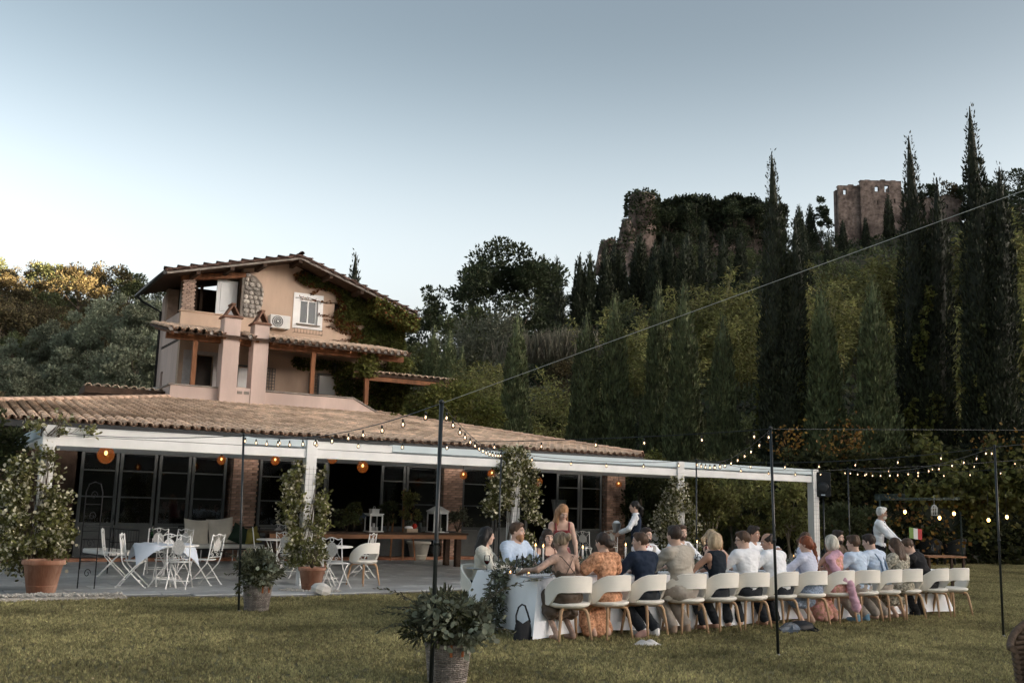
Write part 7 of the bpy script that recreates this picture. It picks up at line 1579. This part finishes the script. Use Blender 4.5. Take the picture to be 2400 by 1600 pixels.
def person(loc, rz, label, pose='sit', sc=1.0, fem=False, lean=8, twist=0, side=0, hyaw=0, hpitch=0, skin='fair', hair='dark', style='short', beard=None, top=None, sleeve='long', neck=.0, back_open=0, bottom=None, skirt=None, handL=None, handR=None, shoes=None, extras=(), vest=None, collar=None, tie=None, legs=True, group=None, glasses=False, girth=1.0, feet=0.0):
    """local frame: faces +Y, +X is the person's right hand side"""
    o = thing('person', label, 'person', loc, rz, group); o.scale = (sc,)*3
    sk = skins[skin]; g = girth*(0.90 if fem else 1.0); shw = 0.158 if fem else 0.188
    hipz = 0.535 if pose == 'sit' else 0.93
    hip = A3(0, 0, hipz); l = R(lean); sd = R(side); s = A3(math.sin(sd), math.sin(l)*math.cos(sd), math.cos(l)*math.cos(sd)); s2 = s*0.8+A3(0, 0, .2)
    tw = rot3(R(twist), 0); rt = tw@A3(1, 0, 0); fwd = np.cross(s, rt); fwd = -fwd if fwd[1] < 0 else fwd; TM = np.stack([rt, fwd, s], 1)
    wa = hip+s*.17; chs = hip+s*.36; nb = hip+s*.525; hd = nb+s2*.155+fwd*.022
    HM = rot3(R(hyaw+twist*.5), R(hpitch)-l*.35); hl = lambda *v: hd+HM@A3(*v)
    shL, shR = nb-s*.062-rt*shw, nb-s*.062+rt*shw
    dh = {'sit': (A3(-.15, .40, .80), A3(.15, .40, .80)), 'stand': (A3(-.26, .02, .80), A3(.26, .02, .80))}[pose]
    hL = dh[0] if handL is None else A3(*handL); hR = dh[1] if handR is None else A3(*handR)
    eL, wL = ik(shL, hL, .285, .255, -rt*.9-fwd*.35-A3(0, 0, .5)); eR, wR = ik(shR, hR, .285, .255, rt*.9-fwd*.35-A3(0, 0, .5))
    if pose == 'sit': kn = [A3(x*1.0, .43, .50) for x in (-.11, .11)]; an = [A3(x, .40+feet, .09) for x in (-.12, .12)]
    else: kn = [A3(x, .03, .50) for x in (-.085, .085)]; an = [A3(x, -.01, .08) for x in (-.095, .095)]
    hp = [hip+A3(x, 0, -.02) for x in (-.09, .09)]
    trap = [('s', nb-s*.055-rt*.09, nb+s*.02, .04, .05), ('s', nb-s*.055+rt*.09, nb+s*.02, .04, .05)]
    torso = [('e', hip+A3(0, 0, .02), TM, A3(.165*g if not fem else .17*g, .115*g, .125)), ('e', wa, TM, A3(.135*g, .098*g, .13)), ('e', chs, TM, A3(.160*g, .108*g, .165)), ('s', shL+rt*.03, shR-rt*.03, .068*g, .068*g), ('e', nb-s*.05, TM, A3(.115, .075, .07))]
    if fem: torso += [('e', chs+fwd*.085+rt*x-s*.0, TM, A3(.058, .05, .056)) for x in (-.07, .07)]
    kf = .88 if fem else 1.0
    armL = [('s', shL, eL, .056*kf, .042*kf), ('s', eL, wL, .041*kf, .029*kf)]; armR = [('s', shR, eR, .056*kf, .042*kf), ('s', eR, wR, .041*kf, .029*kf)]
    def hand(w_, e_, sgn):
        f = w_-e_; f /= np.linalg.norm(f); f = f*.9+A3(0, 0, -.25); f /= np.linalg.norm(f); sdv = np.cross(f, A3(0, 0, 1)); sdv /= max(np.linalg.norm(sdv), 1e-6); dn = np.cross(sdv, f); q = []
        q.append(('s', w_, w_+f*.055, .028, .030, .012)); q.append(('s', w_+f*.04-sdv*.022, w_+f*.07+sdv*.022, .020, .020, .012))
        for j, (off, L_) in enumerate(((-.030, .062), (-.010, .074), (.010, .070), (.029, .055))):
            a = w_+f*.078+sdv*off; b = a+f*L_*.5+sdv*off*.15; c = b+f*L_*.42-dn*.018*(1 if dn[2] > 0 else -1); q += [('s', a-f*.02, b, .0098, .0092, .006), ('s', b, c, .0090, .0078, .006)]
        t0 = w_+f*.03+sdv*sgn*.028; q += [('s', t0, t0+f*.035+sdv*sgn*.022, .012, .010, .008), ('s', t0+f*.035+sdv*sgn*.022, t0+f*.062+sdv*sgn*.020, .010, .008, .006)]; return q
    hands = hand(wL, eL, 1)+hand(wR, eR, -1)
    legp = []
    for a, b, c in zip(hp, kn, an):
        legp += [('s', a, b, .082*g, .056*g), ('s', b, c, .054*g, .036*g), ('e', b+(c-b)*.32-A3(0, .015, 0), I3, A3(.052, .056, .11)*g), ('s', c-A3(0, .02, .035), c+A3(0, .15, -.055), .034, .026)]
    head = [('e', hl(0, -.008, .022), HM, A3(.0745, .094, .096)), ('e', hl(0, .030, -.050), HM, A3(.055, .060, .066)), ('s', hl(0, .055, -.096), hl(0, .062, -.098), .022, .020), ('s', hl(0, .084, .012), hl(0, .104, -.022), .010, .0145, .012), ('e', hl(0, .074, .028), HM, A3(.055, .022, .014), .02), ('e', hl(-.076, -.004, -.012), HM, A3(.010, .020, .031), .008), ('e', hl(.076, -.004, -.012), HM, A3(.010, .020, .031), .008),
            ('e', hl(-.036, .066, -.025), HM, A3(.024, .02, .02), .02), ('e', hl(.036, .066, -.025), HM, A3(.024, .02, .02), .02), ('e', hl(0, .086, -.058), HM, A3(.022, .010, .009), .01), ('s', nb-s*.03, hl(0, -.022, -.06), .056*kf, .051*kf)]+trap
    body = torso+armL+armR+hands+head+(legp if legs else [])
    def put(nm, prims, m, h=.0125, inf=0, cuts=(), k=.03, par=o):
        V, F = sdf_mesh(prims, h, inf, cuts, k)
        if len(F):
            me = np_mesh(nm, V, F, m, smooth=True); amp = dict(top=.0075, trousers=.008, skirt=.011, waistcoat=.004, shawl=.012, hair=.0045).get(nm)
            if amp:      # folds and strands as real relief
                nr = np.zeros(len(V)*3, np.float32); me.vertices.foreach_get('normal', nr); nr = nr.reshape(-1, 3); q = V*(np.array([34, 34, 9]) if nm == 'hair' else np.array([11, 11, 19])) + len(label)
                wv = 1-2*np.abs(vnoise(q, len(label)+len(nm))); V2 = V+nr*(amp*wv)[:, None]; me.vertices.foreach_set('co', V2.astype(np.float32).ravel()); me.update()
            return link(bpy.data.objects.new(nm, me), par)
    bd = put('body', body, sk, .0115)
    # face
    for x in (-.031, .031):
        m = MB(); c = hl(x, .0795, .004); m.ell(tuple(c), (.0125, .010, .0085), 8, 6); p_ = hl(x*.97, .0885, .004); m.ell(tuple(p_), (.0058, .004, .0058), 8, 5, 1); m.build('eye', [eye_w, eye_d], bd)
    m = MB()
    for x in (-1, 1): m.tube([tuple(hl(x*.048, .074, .022)), tuple(hl(x*.032, .0895, .030)), tuple(hl(x*.014, .0935, .025))], [.003, .0048, .004], 5)
    m.build('eyebrows', HAIR[hair if hair not in ('grey', 'white', 'blonde', 'streak') else 'brown'], bd)
    m = MB(); m.ell(tuple(hl(0, .0925, -.058)), (.021, .009, .0075), 10, 6); m.build('mouth', lip_m, bd)
    hm = HAIR[hair]
    cap = ('e', hl(0, -.014, .030), HM, A3(.0845, .1005, .0995)); nrm = lambda *v: HM@(A3(*v)/np.linalg.norm(v)); off = lambda n_, d: float(n_@hd)+d
    nf = nrm(0, .80, -.60); cutf = (nf, off(nf, .020)); nd = nrm(0, -.35, -1.0); cutd = (nd, off(nd, .075)); 
    def hairput(prims, cuts=(), inf=0, k=.03): return put('hair', prims, hm, .0115, inf, cuts, k)
    if style == 'short': hairput([cap, ('e', hl(0, .045, .092), HM, A3(.055, .045, .028))], [cutf, cutd])
    elif style == 'quiff': hairput([cap, ('e', hl(0, .055, .100), HM, A3(.058, .045, .034)), ('e', hl(0, -.03, .10), HM, A3(.062, .07, .038))], [cutf, cutd])
    elif style == 'bald': n2 = nrm(0, .35, 1.0); hairput([cap], [cutf, cutd, (n2, off(n2, .070))])
    elif style == 'bob': hairput([cap, ('e', hl(0, -.026, -.028), HM, A3(.098, .096, .100))], [(nrm(0, 1, -.35), off(nrm(0, 1, -.35), .030)), (nrm(0, 0, -1), off(nrm(0, 0, -1), .108))], .006)
    elif style == 'bun': hairput([cap, ('e', hl(0, -.135, .030), HM, A3(.048, .042, .046), .012)], [(nrm(0, .75, -.66), off(nrm(0, .75, -.66), .030)), cutd], .002)
    elif style == 'lowbun': hairput([cap, ('e', hl(.01, -.115, -.035), HM, A3(.066, .046, .05), .02), ('e', hl(-.02, -.12, -.005), HM, A3(.04, .03, .035), .012)], [(nrm(0, .75, -.66), off(nrm(0, .75, -.66), .030))], .002)
    elif style == 'ponytail': hairput([cap, ('s', hl(0, -.11, .01), hl(0, -.16, -.05), .03, .032), ('s', hl(0, -.16, -.05), hl(.01, -.12, -.24), .032, .014)], [(nrm(0, .75, -.66), off(nrm(0, .75, -.66), .030)), ])
    elif style == 'braid':
        hairput([cap, ('e', hl(0, -.07, -.03), HM, A3(.07, .06, .06))], [(nrm(0, .72, -.69), off(nrm(0, .72, -.69), .034))], .003)
        q = []; p0 = hl(.03, -.105, -.01)
        for j in range(13): p_ = p0+A3(.012*math.sin(j*2.2)+.006*j, -.018-.003*j, -.043*j); q.append(('e', p_, rot3(0, 0, .5*(-1)**j), A3(.036-.0012*j, .032-.001*j, .031), .006))
        q.append(('s', p0+A3(.08, -.06, -.56), p0+A3(.085, -.055, -.65), .02, .006)); hairput(q, k=.006)
    elif style in ('long', 'longwavy', 'longside'):
        q = [cap, ('e', hl(0, -.045, -.04), HM, A3(.092, .075, .10))]; r_ = random.Random(label)
        L_ = .40 if style == 'long' else .46
        for j in range(11):
            a = PI+PI*(j/10)*1.0; x, y = .078*math.cos(a), .068*math.sin(a)-.03
            top_ = hl(x, y, -.03); e_ = top_+A3(0, 0, -L_*r_.uniform(.75, 1.0))+rt*x*.25-fwd*.035; mid = (top_+e_)/2-fwd*.02+rt*r_.uniform(-.015, .015)
            q += [('s', top_, mid, .030, .034, .02), ('s', mid, e_, .034, .014 if style == 'long' else .022, .02)]
        if style == 'longside':
            for j in range(4): q += [('s', hl(.07, .02-.02*j, -.03), hl(.085, .05-.02*j, -.16), .022, .026, .02), ('s', hl(.085, .05-.02*j, -.16), hl(.10, .06-.02*j, -.36), .026, .010, .02)]
        hairput(q, [(nrm(0, 1, -.30), off(nrm(0, 1, -.30), .052))] if style != 'longside' else [('out', hl(0, .11, -.03), .078)], .004)
    if beard: put('beard', [('e', hl(0, .034, -.066), HM, A3(.060, .064, .060)), ('s', hl(0, .072, -.10), hl(0, .07, -.125), .03, .02)] if beard[1] else [('e', hl(0, .034, -.066), HM, A3(.056, .061, .056))], HAIR[beard[0]], .0115, .004, [(nrm(0, -.62, .78), off(nrm(0, -.62, .78), -.058 if not beard[1] else -.052)), ('out', hl(0, .108, -.058), .019)], .02)
    if glasses:
        m = MB()
        for x in (-.033, .033): m.tube([tuple(hl(x+.024*math.cos(a*PI/6), .098, .002+.018*math.sin(a*PI/6))) for a in range(12)], .0028, 4, closed=True); m.tube([tuple(hl(math.copysign(.056, x), .096, .006)), tuple(hl(math.copysign(.082, x), .0, .008))], .0028, 4)
        if glasses == 'dark': [m.ell(tuple(hl(x, .098, .002)), (.031, .012, .022), 8, 5) for x in (-.033, .033)]
        m.build('glasses', eye_d, bd)
    # clothes
    if neck <= -.09: ncut = [(s2/np.linalg.norm(s2), float((nb+s*neck)@(s2/np.linalg.norm(s2)))-.012)]
    else: ncut = [(s, float((nb+s*.028)@s)), ('out', nb+s*.06+fwd*(.045 if neck < 0 or vest is not None else .075), .078-neck*.75)]
    hem = (A3(0, 0, -1), -(hipz-.07 if pose == 'sit' else hipz-.04))
    def sleeves(kind, ext=0.0):
        if kind == 'long': return [('s', a[1], a[2], a[3]+ext, a[4]+ext+.004) for a in armL+armR]
        if kind == 'roll': return [armL[0], armR[0], ('s', eL, eL+(wL-eL)*.35, .046, .044), ('s', eR, eR+(wR-eR)*.35, .046, .044)]
        if kind == 'short': return [('s', a[1], a[1]+(a[2]-a[1])*.55, a[3]+.014, a[4]+.024) for a in (armL[0], armR[0])]
        if kind == 'puff': return [('s', a[1], a[1]+(a[2]-a[1])*.65, .072, .070) for a in (armL[0], armR[0])]
        return []
    if top is not None:
        cuts = ncut+[hem]
        if back_open:
            nbk = -fwd*.75+s*.66; cuts.append((nbk, float((nb-s*back_open-fwd*.07)@nbk)))
        if sleeve == 'none': cuts += [(rt, float((nb+rt*(shw-.028))@rt)), (-rt, float((nb-rt*(shw-.028))@-rt))]
        put('top', torso+(trap if neck > -.09 else [])+sleeves(sleeve), top, .0125, .013 if vest is None else .009, cuts, .035)
    if collar is not None: put('collar', [('s', nb-s*.03+fwd*.0, nb+s2*.025+fwd*.004, .066, .058)], collar, .011, 0, [(s, float((nb+s*.026-fwd*.0)@s)), (-s, float((nb-s*.05)@-s)), (fwd*.8+s*.6, float((nb+fwd*.05+s*.01)@(fwd*.8+s*.6)))], .02)
    if vest is not None:
        nv = fwd*.55+s*.83; put('waistcoat', torso+trap, vest, .0125, .020, [(s, float((nb+s*.0)@s)), hem, (rt, float((nb+rt*(shw-.02))@rt)), (-rt, float((nb-rt*(shw-.02))@-rt)), ('out', nb+fwd*.13-s*.02, .105)], .035)
    if tie is not None:
        m = MB(); c = nb+fwd*.088-s*.028; 
        for x in (-1, 1): m.add([tuple(c+rt*x*.006+s*.010), tuple(c+rt*x*.055+s*.028+fwd*.006), tuple(c+rt*x*.055-s*.028+fwd*.006), tuple(c+rt*x*.006-s*.010), tuple(c+rt*x*.006+s*.010-fwd*.012), tuple(c+rt*x*.055+s*.028-fwd*.012), tuple(c+rt*x*.055-s*.028-fwd*.012), tuple(c+rt*x*.006-s*.010-fwd*.012)], [(0, 1, 2, 3), (7, 6, 5, 4), (0, 4, 5, 1), (1, 5, 6, 2), (2, 6, 7, 3), (3, 7, 4, 0)])
        m.ell(tuple(c), (.013, .012, .014), 8, 5); m.build('bow_tie', tie, o)
    if bottom is not None:
        pr = [('e', hip+A3(0, 0, .0), TM, A3(.172*g, .122*g, .125))]+[('s', a, b, .088*g, .066*g) for a, b in zip(hp, kn)]+[('s', b, c+A3(0, 0, .03), .064*g, .052*g) for b, c in zip(kn, an)]
        put('trousers', pr, bottom, .0135, .010, [(A3(0, 0, 1), hipz+.08)], .03)
    if skirt is not None:
        zh = .12 if pose == 'sit' else skirt[1]
        if pose == 'sit': pr = [('e', hip, TM, A3(.178, .13, .13)), ('s', hip+A3(-.08, .02, -.01), A3(-.13, .43, .50), .098, .085), ('s', hip+A3(.08, .02, -.01), A3(.13, .43, .50), .098, .085), ('s', A3(0, .2, .52), A3(0, .44, .50), .09, .085), ('s', A3(-.10, .44, .47), A3(-.15, .42+feet*.8, max(skirt[1], .10)), .085, .08), ('s', A3(.10, .44, .47), A3(.15, .42+feet*.8, max(skirt[1], .10)), .085, .08), ('s', A3(0, .45, .45), A3(0, .42+feet*.8, max(skirt[1], .10)), .085, .09)]
        else: pr = [('e', hip, TM, A3(.178, .128, .15)), ('s', hip, A3(0, .0, .75), .145, .165), ('s', A3(-.05, 0, .78), A3(-.09, .02, skirt[1]), .13, .12), ('s', A3(.05, 0, .78), A3(.09, .02, skirt[1]), .13, .12)]
        put('skirt', pr, skirt[0], .0135, .012, [(A3(0, 0, 1), hipz+.10)], .04)
    if shoes is not None and legs:
        for c in an: put('shoe', [('s', c+A3(0, -.035, -.045), c+A3(0, .13, -.058), .040, .034), ('s', c+A3(0, -.03, .0), c+A3(0, -.02, -.05), .042, .042)], shoes, .0125, .006, [(A3(0, 0, -1), -.002)], .02)
    for e in extras: e(dict(o=o, put=put, nb=nb, s=s, fwd=fwd, rt=rt, shL=shL, shR=shR, chs=chs, hip=hip, wL=wL, wR=wR, eL=eL, eR=eR, hl=hl, torso=torso, wa=wa))
    return o
def straps(m_, cross=True, lo=.27, r=.006, sp=.105):
    def f(d):
        m = MB(); bk = -d['fwd']*.118
        for x in (-1, 1):
            a = d['nb']+d['rt']*x*sp-d['s']*.005+d['fwd']*.02; b = d['nb']+d['rt']*x*(sp-.015)-d['s']*.05-d['fwd']*.095; c = d['nb']-d['s']*lo*.62+d['rt']*(x*.005 if cross else x*sp*.8)+bk; e = d['nb']-d['s']*lo+d['rt']*(-x*.07 if cross else x*sp*.62)+bk; fr = d['nb']-d['s']*.16+d['rt']*x*sp*.9+d['fwd']*.135
            m.tube([tuple(q) for q in (fr, a+d['fwd']*.05, a, b, c, e)], r, 5)
        m.build('strap', m_, d['o'])
    return f
def braces(m_, front=True):
    def f(d):
        for x in (-1, 1):
            m = MB(); pts = [d['hip']+d['s']*.10+d['rt']*x*.07-d['fwd']*.128, d['chs']-d['s']*.02+d['rt']*x*.055-d['fwd']*.128, d['nb']-d['s']*.06+d['rt']*x*.085-d['fwd']*.085, d['nb']+d['s']*.012+d['rt']*x*.092+d['fwd']*.01, d['nb']-d['s']*.08+d['rt']*x*.09+d['fwd']*.098, d['chs']-d['s']*.05+d['rt']*x*.085+d['fwd']*.128, d['hip']+d['s']*.10+d['rt']*x*.085+d['fwd']*.12]
            m.tube([tuple(q) for q in pts], .017, 5); m.build('braces', m_, d['o'])
    return f
def shawl(m_):
    def f(d): d['put']('shawl', [('s', d['shR']+d['s']*.03, d['nb']-d['fwd']*.06-d['s']*.01, .05, .045), ('s', d['nb']-d['fwd']*.06, d['shL']-d['fwd']*.05-d['s']*.04, .05, .055), ('s', d['shL']-d['fwd']*.05-d['s']*.04, d['hip']-d['rt']*.02-d['fwd']*.15+d['s']*.12, .05, .055), ('s', d['hip']+d['rt']*.06-d['fwd']*.21+d['s']*.06, d['hip']+d['rt']*.12-d['fwd']*.235-d['s']*.30, .05, .06)], m_, .0125, .004, (), .03)
    return f
W_sh = cl_('white_shirt', (.83, .84, .86), bscale=8, bump=.8); W_blue = cl_('pale_blue', (.53, .64, .78), bscale=8, bump=.8); W_blue2 = cl_('striped_blue', (.57, .66, .79), bscale=8, bump=.8, var=.12, scale=30)
navy = cl_('navy', (.012, .022, .045), bscale=8, bump=.6); beige = cl_('beige_wool', (.44, .40, .34), bscale=8, bump=.8); blacks = cl_('black_wool', (.013, .013, .015), bscale=10); brown_t = cl_('brown_satin', (.085, .060, .042), rough=.5); rust = cl_('rust_print', (.44, .165, .075), var=.5, scale=26, c2=(.58, .32, .19)); navyt = cl_('navy_top', (.010, .016, .026)); lav = cl_('lavender', (.62, .64, .76), bscale=8, bump=.7); jeanp = cl_('blue_print', (.26, .32, .42), var=.6, scale=50); floral = cl_('flower_print', (.035, .035, .028), var=.3, scale=28, c2=(.52, .48, .38), wear=.0); yellowp = cl_('yellow_print', (.52, .36, .14), var=.35, scale=22, c2=(.62, .28, .30)); pinks = cl_('pink_shawl', (.60, .36, .44)); greyt = cl_('grey_chino', (.34, .30, .26)); redv = cl_('red_velvet', (.20, .008, .010), rough=.45, sheen=.5, var=.3, scale=4); darkt = cl_('dark_trousers', (.02, .024, .03)); creamk = cl_('cream_knit', (.60, .58, .50), bump=.5, bscale=40); burg = cl_('burgundy', (.10, .012, .014)); vestg = cl_('grey_waistcoat', (.38, .36, .33)); brsh = cl_('brown_shirt', (.10, .072, .050)); blkt = cl_('black_top', (.014, .014, .015)); redtie = cl_('red_bow', (.30, .012, .012), rough=.5); blueb = cl_('blue_braces', (.16, .23, .33)); blackbr = cl_('black_braces', (.015, .016, .022)); whiteshoe = cl_('white_trainer', (.66, .65, .63)); brownshoe = cl_('tan_shoe', (.30, .22, .16)); blackshoe = cl_('black_shoe', (.015, .015, .016)); pale_s = cl_('pale_sock', (.16, .30, .42))
PNY = 0.06
def near(i, dx=0.0, dy=0.0, rz=0, **k):
    k.setdefault('feet', [-.34, -.26, -.42, -.30, -.22, -.1, -.2, -.3, -.26, -.36, -.34, -.3, -.2][i]); return person(TW(near_x[i]+dx, PNY+dy), TA+R(rz), **k)
near(0, -.06, 0, -2, label='woman with tattooed back in brown strappy top, blonde bun, leftmost from behind', fem=True, lean=14, hyaw=22, hpitch=-14, skin='tattoo', hair='streak', style='bun', top=brown_t, sleeve='none', neck=-.16, back_open=.24, bottom=None, skirt=(brown_t, .34), handL=(-.42, .33, .84), extras=[straps(brown_t)])
near(1, -.06, 0, 2, label='woman in a rust patterned dress, dark low bun, second from left behind', fem=True, lean=9, hyaw=6, hpitch=-6, hair='dark', style='lowbun', top=rust, sleeve='puff', neck=-.05, skirt=(rust, .08), sc=.99)
near(2, -.02, 0, 4, label='man in a navy jacket with a white collar, dark short hair, seen from behind', lean=10, hyaw=38, hair='brown', style='short', top=navy, bottom=darkt, collar=W_sh, shoes=whiteshoe, sc=1.0, girth=1.08)
near(3, -.08, 0, 3, side=-9, label='man in a light beige jacket, close cropped dark hair, seen from behind', lean=5, hyaw=-4, hair='dark', style='short', top=beige, bottom=greyt, collar=W_sh, shoes=brownshoe, sc=1.07, girth=1.12)
near(4, -.06, 0, 0, label='woman with a blonde bob and sleeveless navy top, seen from behind', fem=True, lean=6, hyaw=4, hair='blonde', style='bob', top=navyt, sleeve='none', neck=-.02, bottom=darkt, skin='tan', sc=1.0)
near(5, -.05, 0, 2, label='man with glasses and a white shirt, short brown hair, turned left', lean=9, hyaw=42, hpitch=-6, hair='brown', style='short', top=W_sh, bottom=darkt, collar=W_sh, glasses=True, sc=1.02, girth=1.08)
near(6, -.03, 0, 4, label='balding man in a white shirt leaning left behind the black pole', lean=18, hyaw=55, hpitch=-8, hair='dark', style='bald', top=W_sh, bottom=darkt, collar=W_sh, sc=1.02, girth=1.14, skin='tan')
near(7, .0, 0, 0, label='woman with a long red braid down her lavender blouse', fem=True, lean=7, hyaw=26, hpitch=-6, hair='red', style='braid', top=lav, neck=-.02, skirt=(jeanp, .34), sc=.97)
near(8, -.06, 0, 0, label='woman with short grey blonde hair and a pink shawl over yellow dress', fem=True, lean=6, hyaw=-5, hair='grey', style='bob', top=yellowp, sleeve='none', neck=-.03, skirt=(yellowp, .12), sc=.98, skin='tan', extras=[shawl(pinks)])
near(9, -.08, 0, 2, label='dark haired man in a plain pale blue shirt, seen from behind', lean=10, hyaw=22, hair='brown', style='quiff', top=W_blue, sleeve='short', bottom=greyt, shoes=pale_s, sc=.98)
near(10, -.06, .05, 3, side=-5, label='man in a pale blue shirt with blue braces, short black hair', lean=14, hyaw=18, hpitch=-8, hair='dark', style='short', top=W_blue2, bottom=greyt, collar=W_blue2, sc=1.01, girth=1.05, extras=[braces(blueb)])
near(11, -.10, .0, 0, label='woman in a black and white flowered dress with long wavy brown hair', fem=True, lean=12, hyaw=20, hpitch=-16, hair='brown', style='longwavy', top=floral, sleeve='puff', neck=-.04, skirt=(floral, .30), sc=.96)
near(12, -.06, .06, 12, side=-14, label='man in a black suit bowing his head, last guest of the near row', lean=24, hyaw=40, hpitch=-24, hair='brown', style='short', top=blacks, bottom=blacks, collar=W_sh, shoes=blackshoe, sc=1.0, girth=1.05)
FY = TY1+0.26
def far(x, dy=0.0, rz=0, **k): return person(TW(x, FY+dy), TA+PI+R(rz), **k)
far(.22, .0, 44, label='woman in a pale knit cardigan with long black hair, in profile at the table end', fem=True, lean=7, hyaw=24, hpitch=-3, hair='black', style='long', top=creamk, neck=-.02, bottom=darkt, sc=.99, handR=(.05, .42, .80), extras=[lambda d: d['put']('blouse', d['torso'], burg, .0125, .017, [(d['rt'], float((d['nb']+d['rt']*.05)@d['rt'])), (-d['rt'], float((d['nb']-d['rt']*.05)@-d['rt'])), (-d['fwd'], float((d['nb']+d['fwd']*.03)@-d['fwd'])), (d['s'], float((d['nb']-d['s']*.07)@d['s']))])])
far(.80, .0, 12, label='man with a full red beard in a light blue open shirt', lean=3, hyaw=24, hpitch=0, hair='brown', style='short', beard=('ginger', True), top=W_blue, neck=-.01, collar=W_blue, bottom=darkt, sc=1.04, girth=1.12)
far(1.35, .0, 0, label='dark haired woman in a sleeveless top facing across the candles', fem=True, lean=4, hyaw=-14, hair='dark', style='longside', top=burg, sleeve='none', neck=-.10, bottom=darkt, sc=.97, extras=[straps(burg, False)])
person(TW(2.02, FY+.55), TA+PI+R(-24), label='standing woman in a dark red velvet dress bending over the table, long fair hair', pose='stand', fem=True, sc=.975, lean=16, hyaw=14, hpitch=-24, hair='ginger', style='longside', top=redv, sleeve='none', neck=-.105, skirt=(redv, .45), handL=(-.22, .36, .80), handR=(.24, .34, .80), shoes=blackshoe, extras=[straps(redv, False, r=.014, sp=.11)])
far(3.32, .05, 4, label='bearded man with a red bow tie and grey waistcoat facing the camera', lean=2, hyaw=8, hair='dark', style='short', beard=('dark', False), top=W_sh, vest=vestg, collar=W_sh, tie=redtie, bottom=darkt, sc=1.0, girth=1.06)
far(4.05, .05, 8, label='man in a pale waistcoat half hidden behind the beige jacket', lean=4, hyaw=-20, hair='brown', style='short', beard=('brown', False), top=W_sh, vest=vestg, bottom=darkt, sc=1.04)
far(4.78, .0, -10, label='woman with loose fair hair looking down, left of the blonde bob', fem=True, lean=10, hyaw=-22, hpitch=-8, hair='ginger', style='longside', top=cl_('cream_dress', (.55, .47, .42)), sleeve='none', neck=-.04, skirt=(blkt, .3), sc=.95)
far(5.10, .42, 20, label='blonde woman in a black strapped top looking to the right', fem=True, lean=4, hyaw=48, hair='blonde', style='ponytail', top=blkt, sleeve='none', neck=-.06, skirt=(blkt, .3), sc=.98, extras=[straps(blkt, False, r=.012)])
far(5.72, .05, 6, label='dark haired man in a white shirt raising his hand across the table', lean=5, hyaw=14, hair='dark', style='quiff', top=W_sh, bottom=darkt, sc=1.03, handL=(-.26, .36, .98), skin='tan')
far(7.0, .0, 14, label='brown haired woman with a ponytail in profile, right of the balding man', fem=True, lean=5, hyaw=54, hpitch=0, hair='brown', style='ponytail', top=lav, neck=-.03, bottom=darkt, sc=.97)
far(7.86, .05, 6, label='dark haired man in a brown shirt resting his chin, before the last post', lean=10, hyaw=12, hair='dark', style='quiff', beard=('dark', False), top=brsh, bottom=darkt, sc=1.0, handR=(.05, .30, .90), handL=(-.22, .34, .82))
wt = AT(1492, 1178, 22); wt.z = 0
wtr = person(wt, R(78), label='waitress in a dark waistcoat and white shirt carrying an ice bucket', pose='stand', fem=True, sc=1.03, lean=2, hyaw=4, hair='black', style='ponytail', top=W_sh, vest=navy, collar=W_sh, bottom=darkt, shoes=blackshoe, handL=(-.12, .33, 1.08), handR=(.12, .33, 1.06))
ib = MB(); ib.lathe([(.07, 0), (.105, .20), (.11, .205), (.10, .205), (.068, .01)], 16); bp_ = wtr.matrix_basis @ Vector((0, .42, 1.06)); o = ib.build('ice_bucket', mat('steel', (.45, .45, .44), .3, .1, 5, metal=1.0)); o.location = bp_; tag(o, 'steel ice bucket in the hands of the waitress', 'bucket')
ib = MB(); ib.ell((0, 0, .0), (.08, .08, .05), 10, 5); o = ib.build('napkin', nap); o.location = bp_+Vector((0, 0, .21)); tag(o, 'white napkin bundled in the ice bucket of the waitress', 'napkin')
person(DJ, DA, label='silver haired musician with sunglasses, black bow tie and braces at the keyboard', pose='stand', sc=1.03, lean=5, hyaw=20, hair='white', style='quiff', beard=('grey', False), top=W_sh, collar=W_sh, tie=blkt, bottom=darkt, shoes=blackshoe, glasses='dark', skin='tan', handL=(-.14, .42, 1.02), handR=(.16, .42, 1.02), extras=[braces(blackbr)], girth=1.06)
print('t people', time.time()-T00)
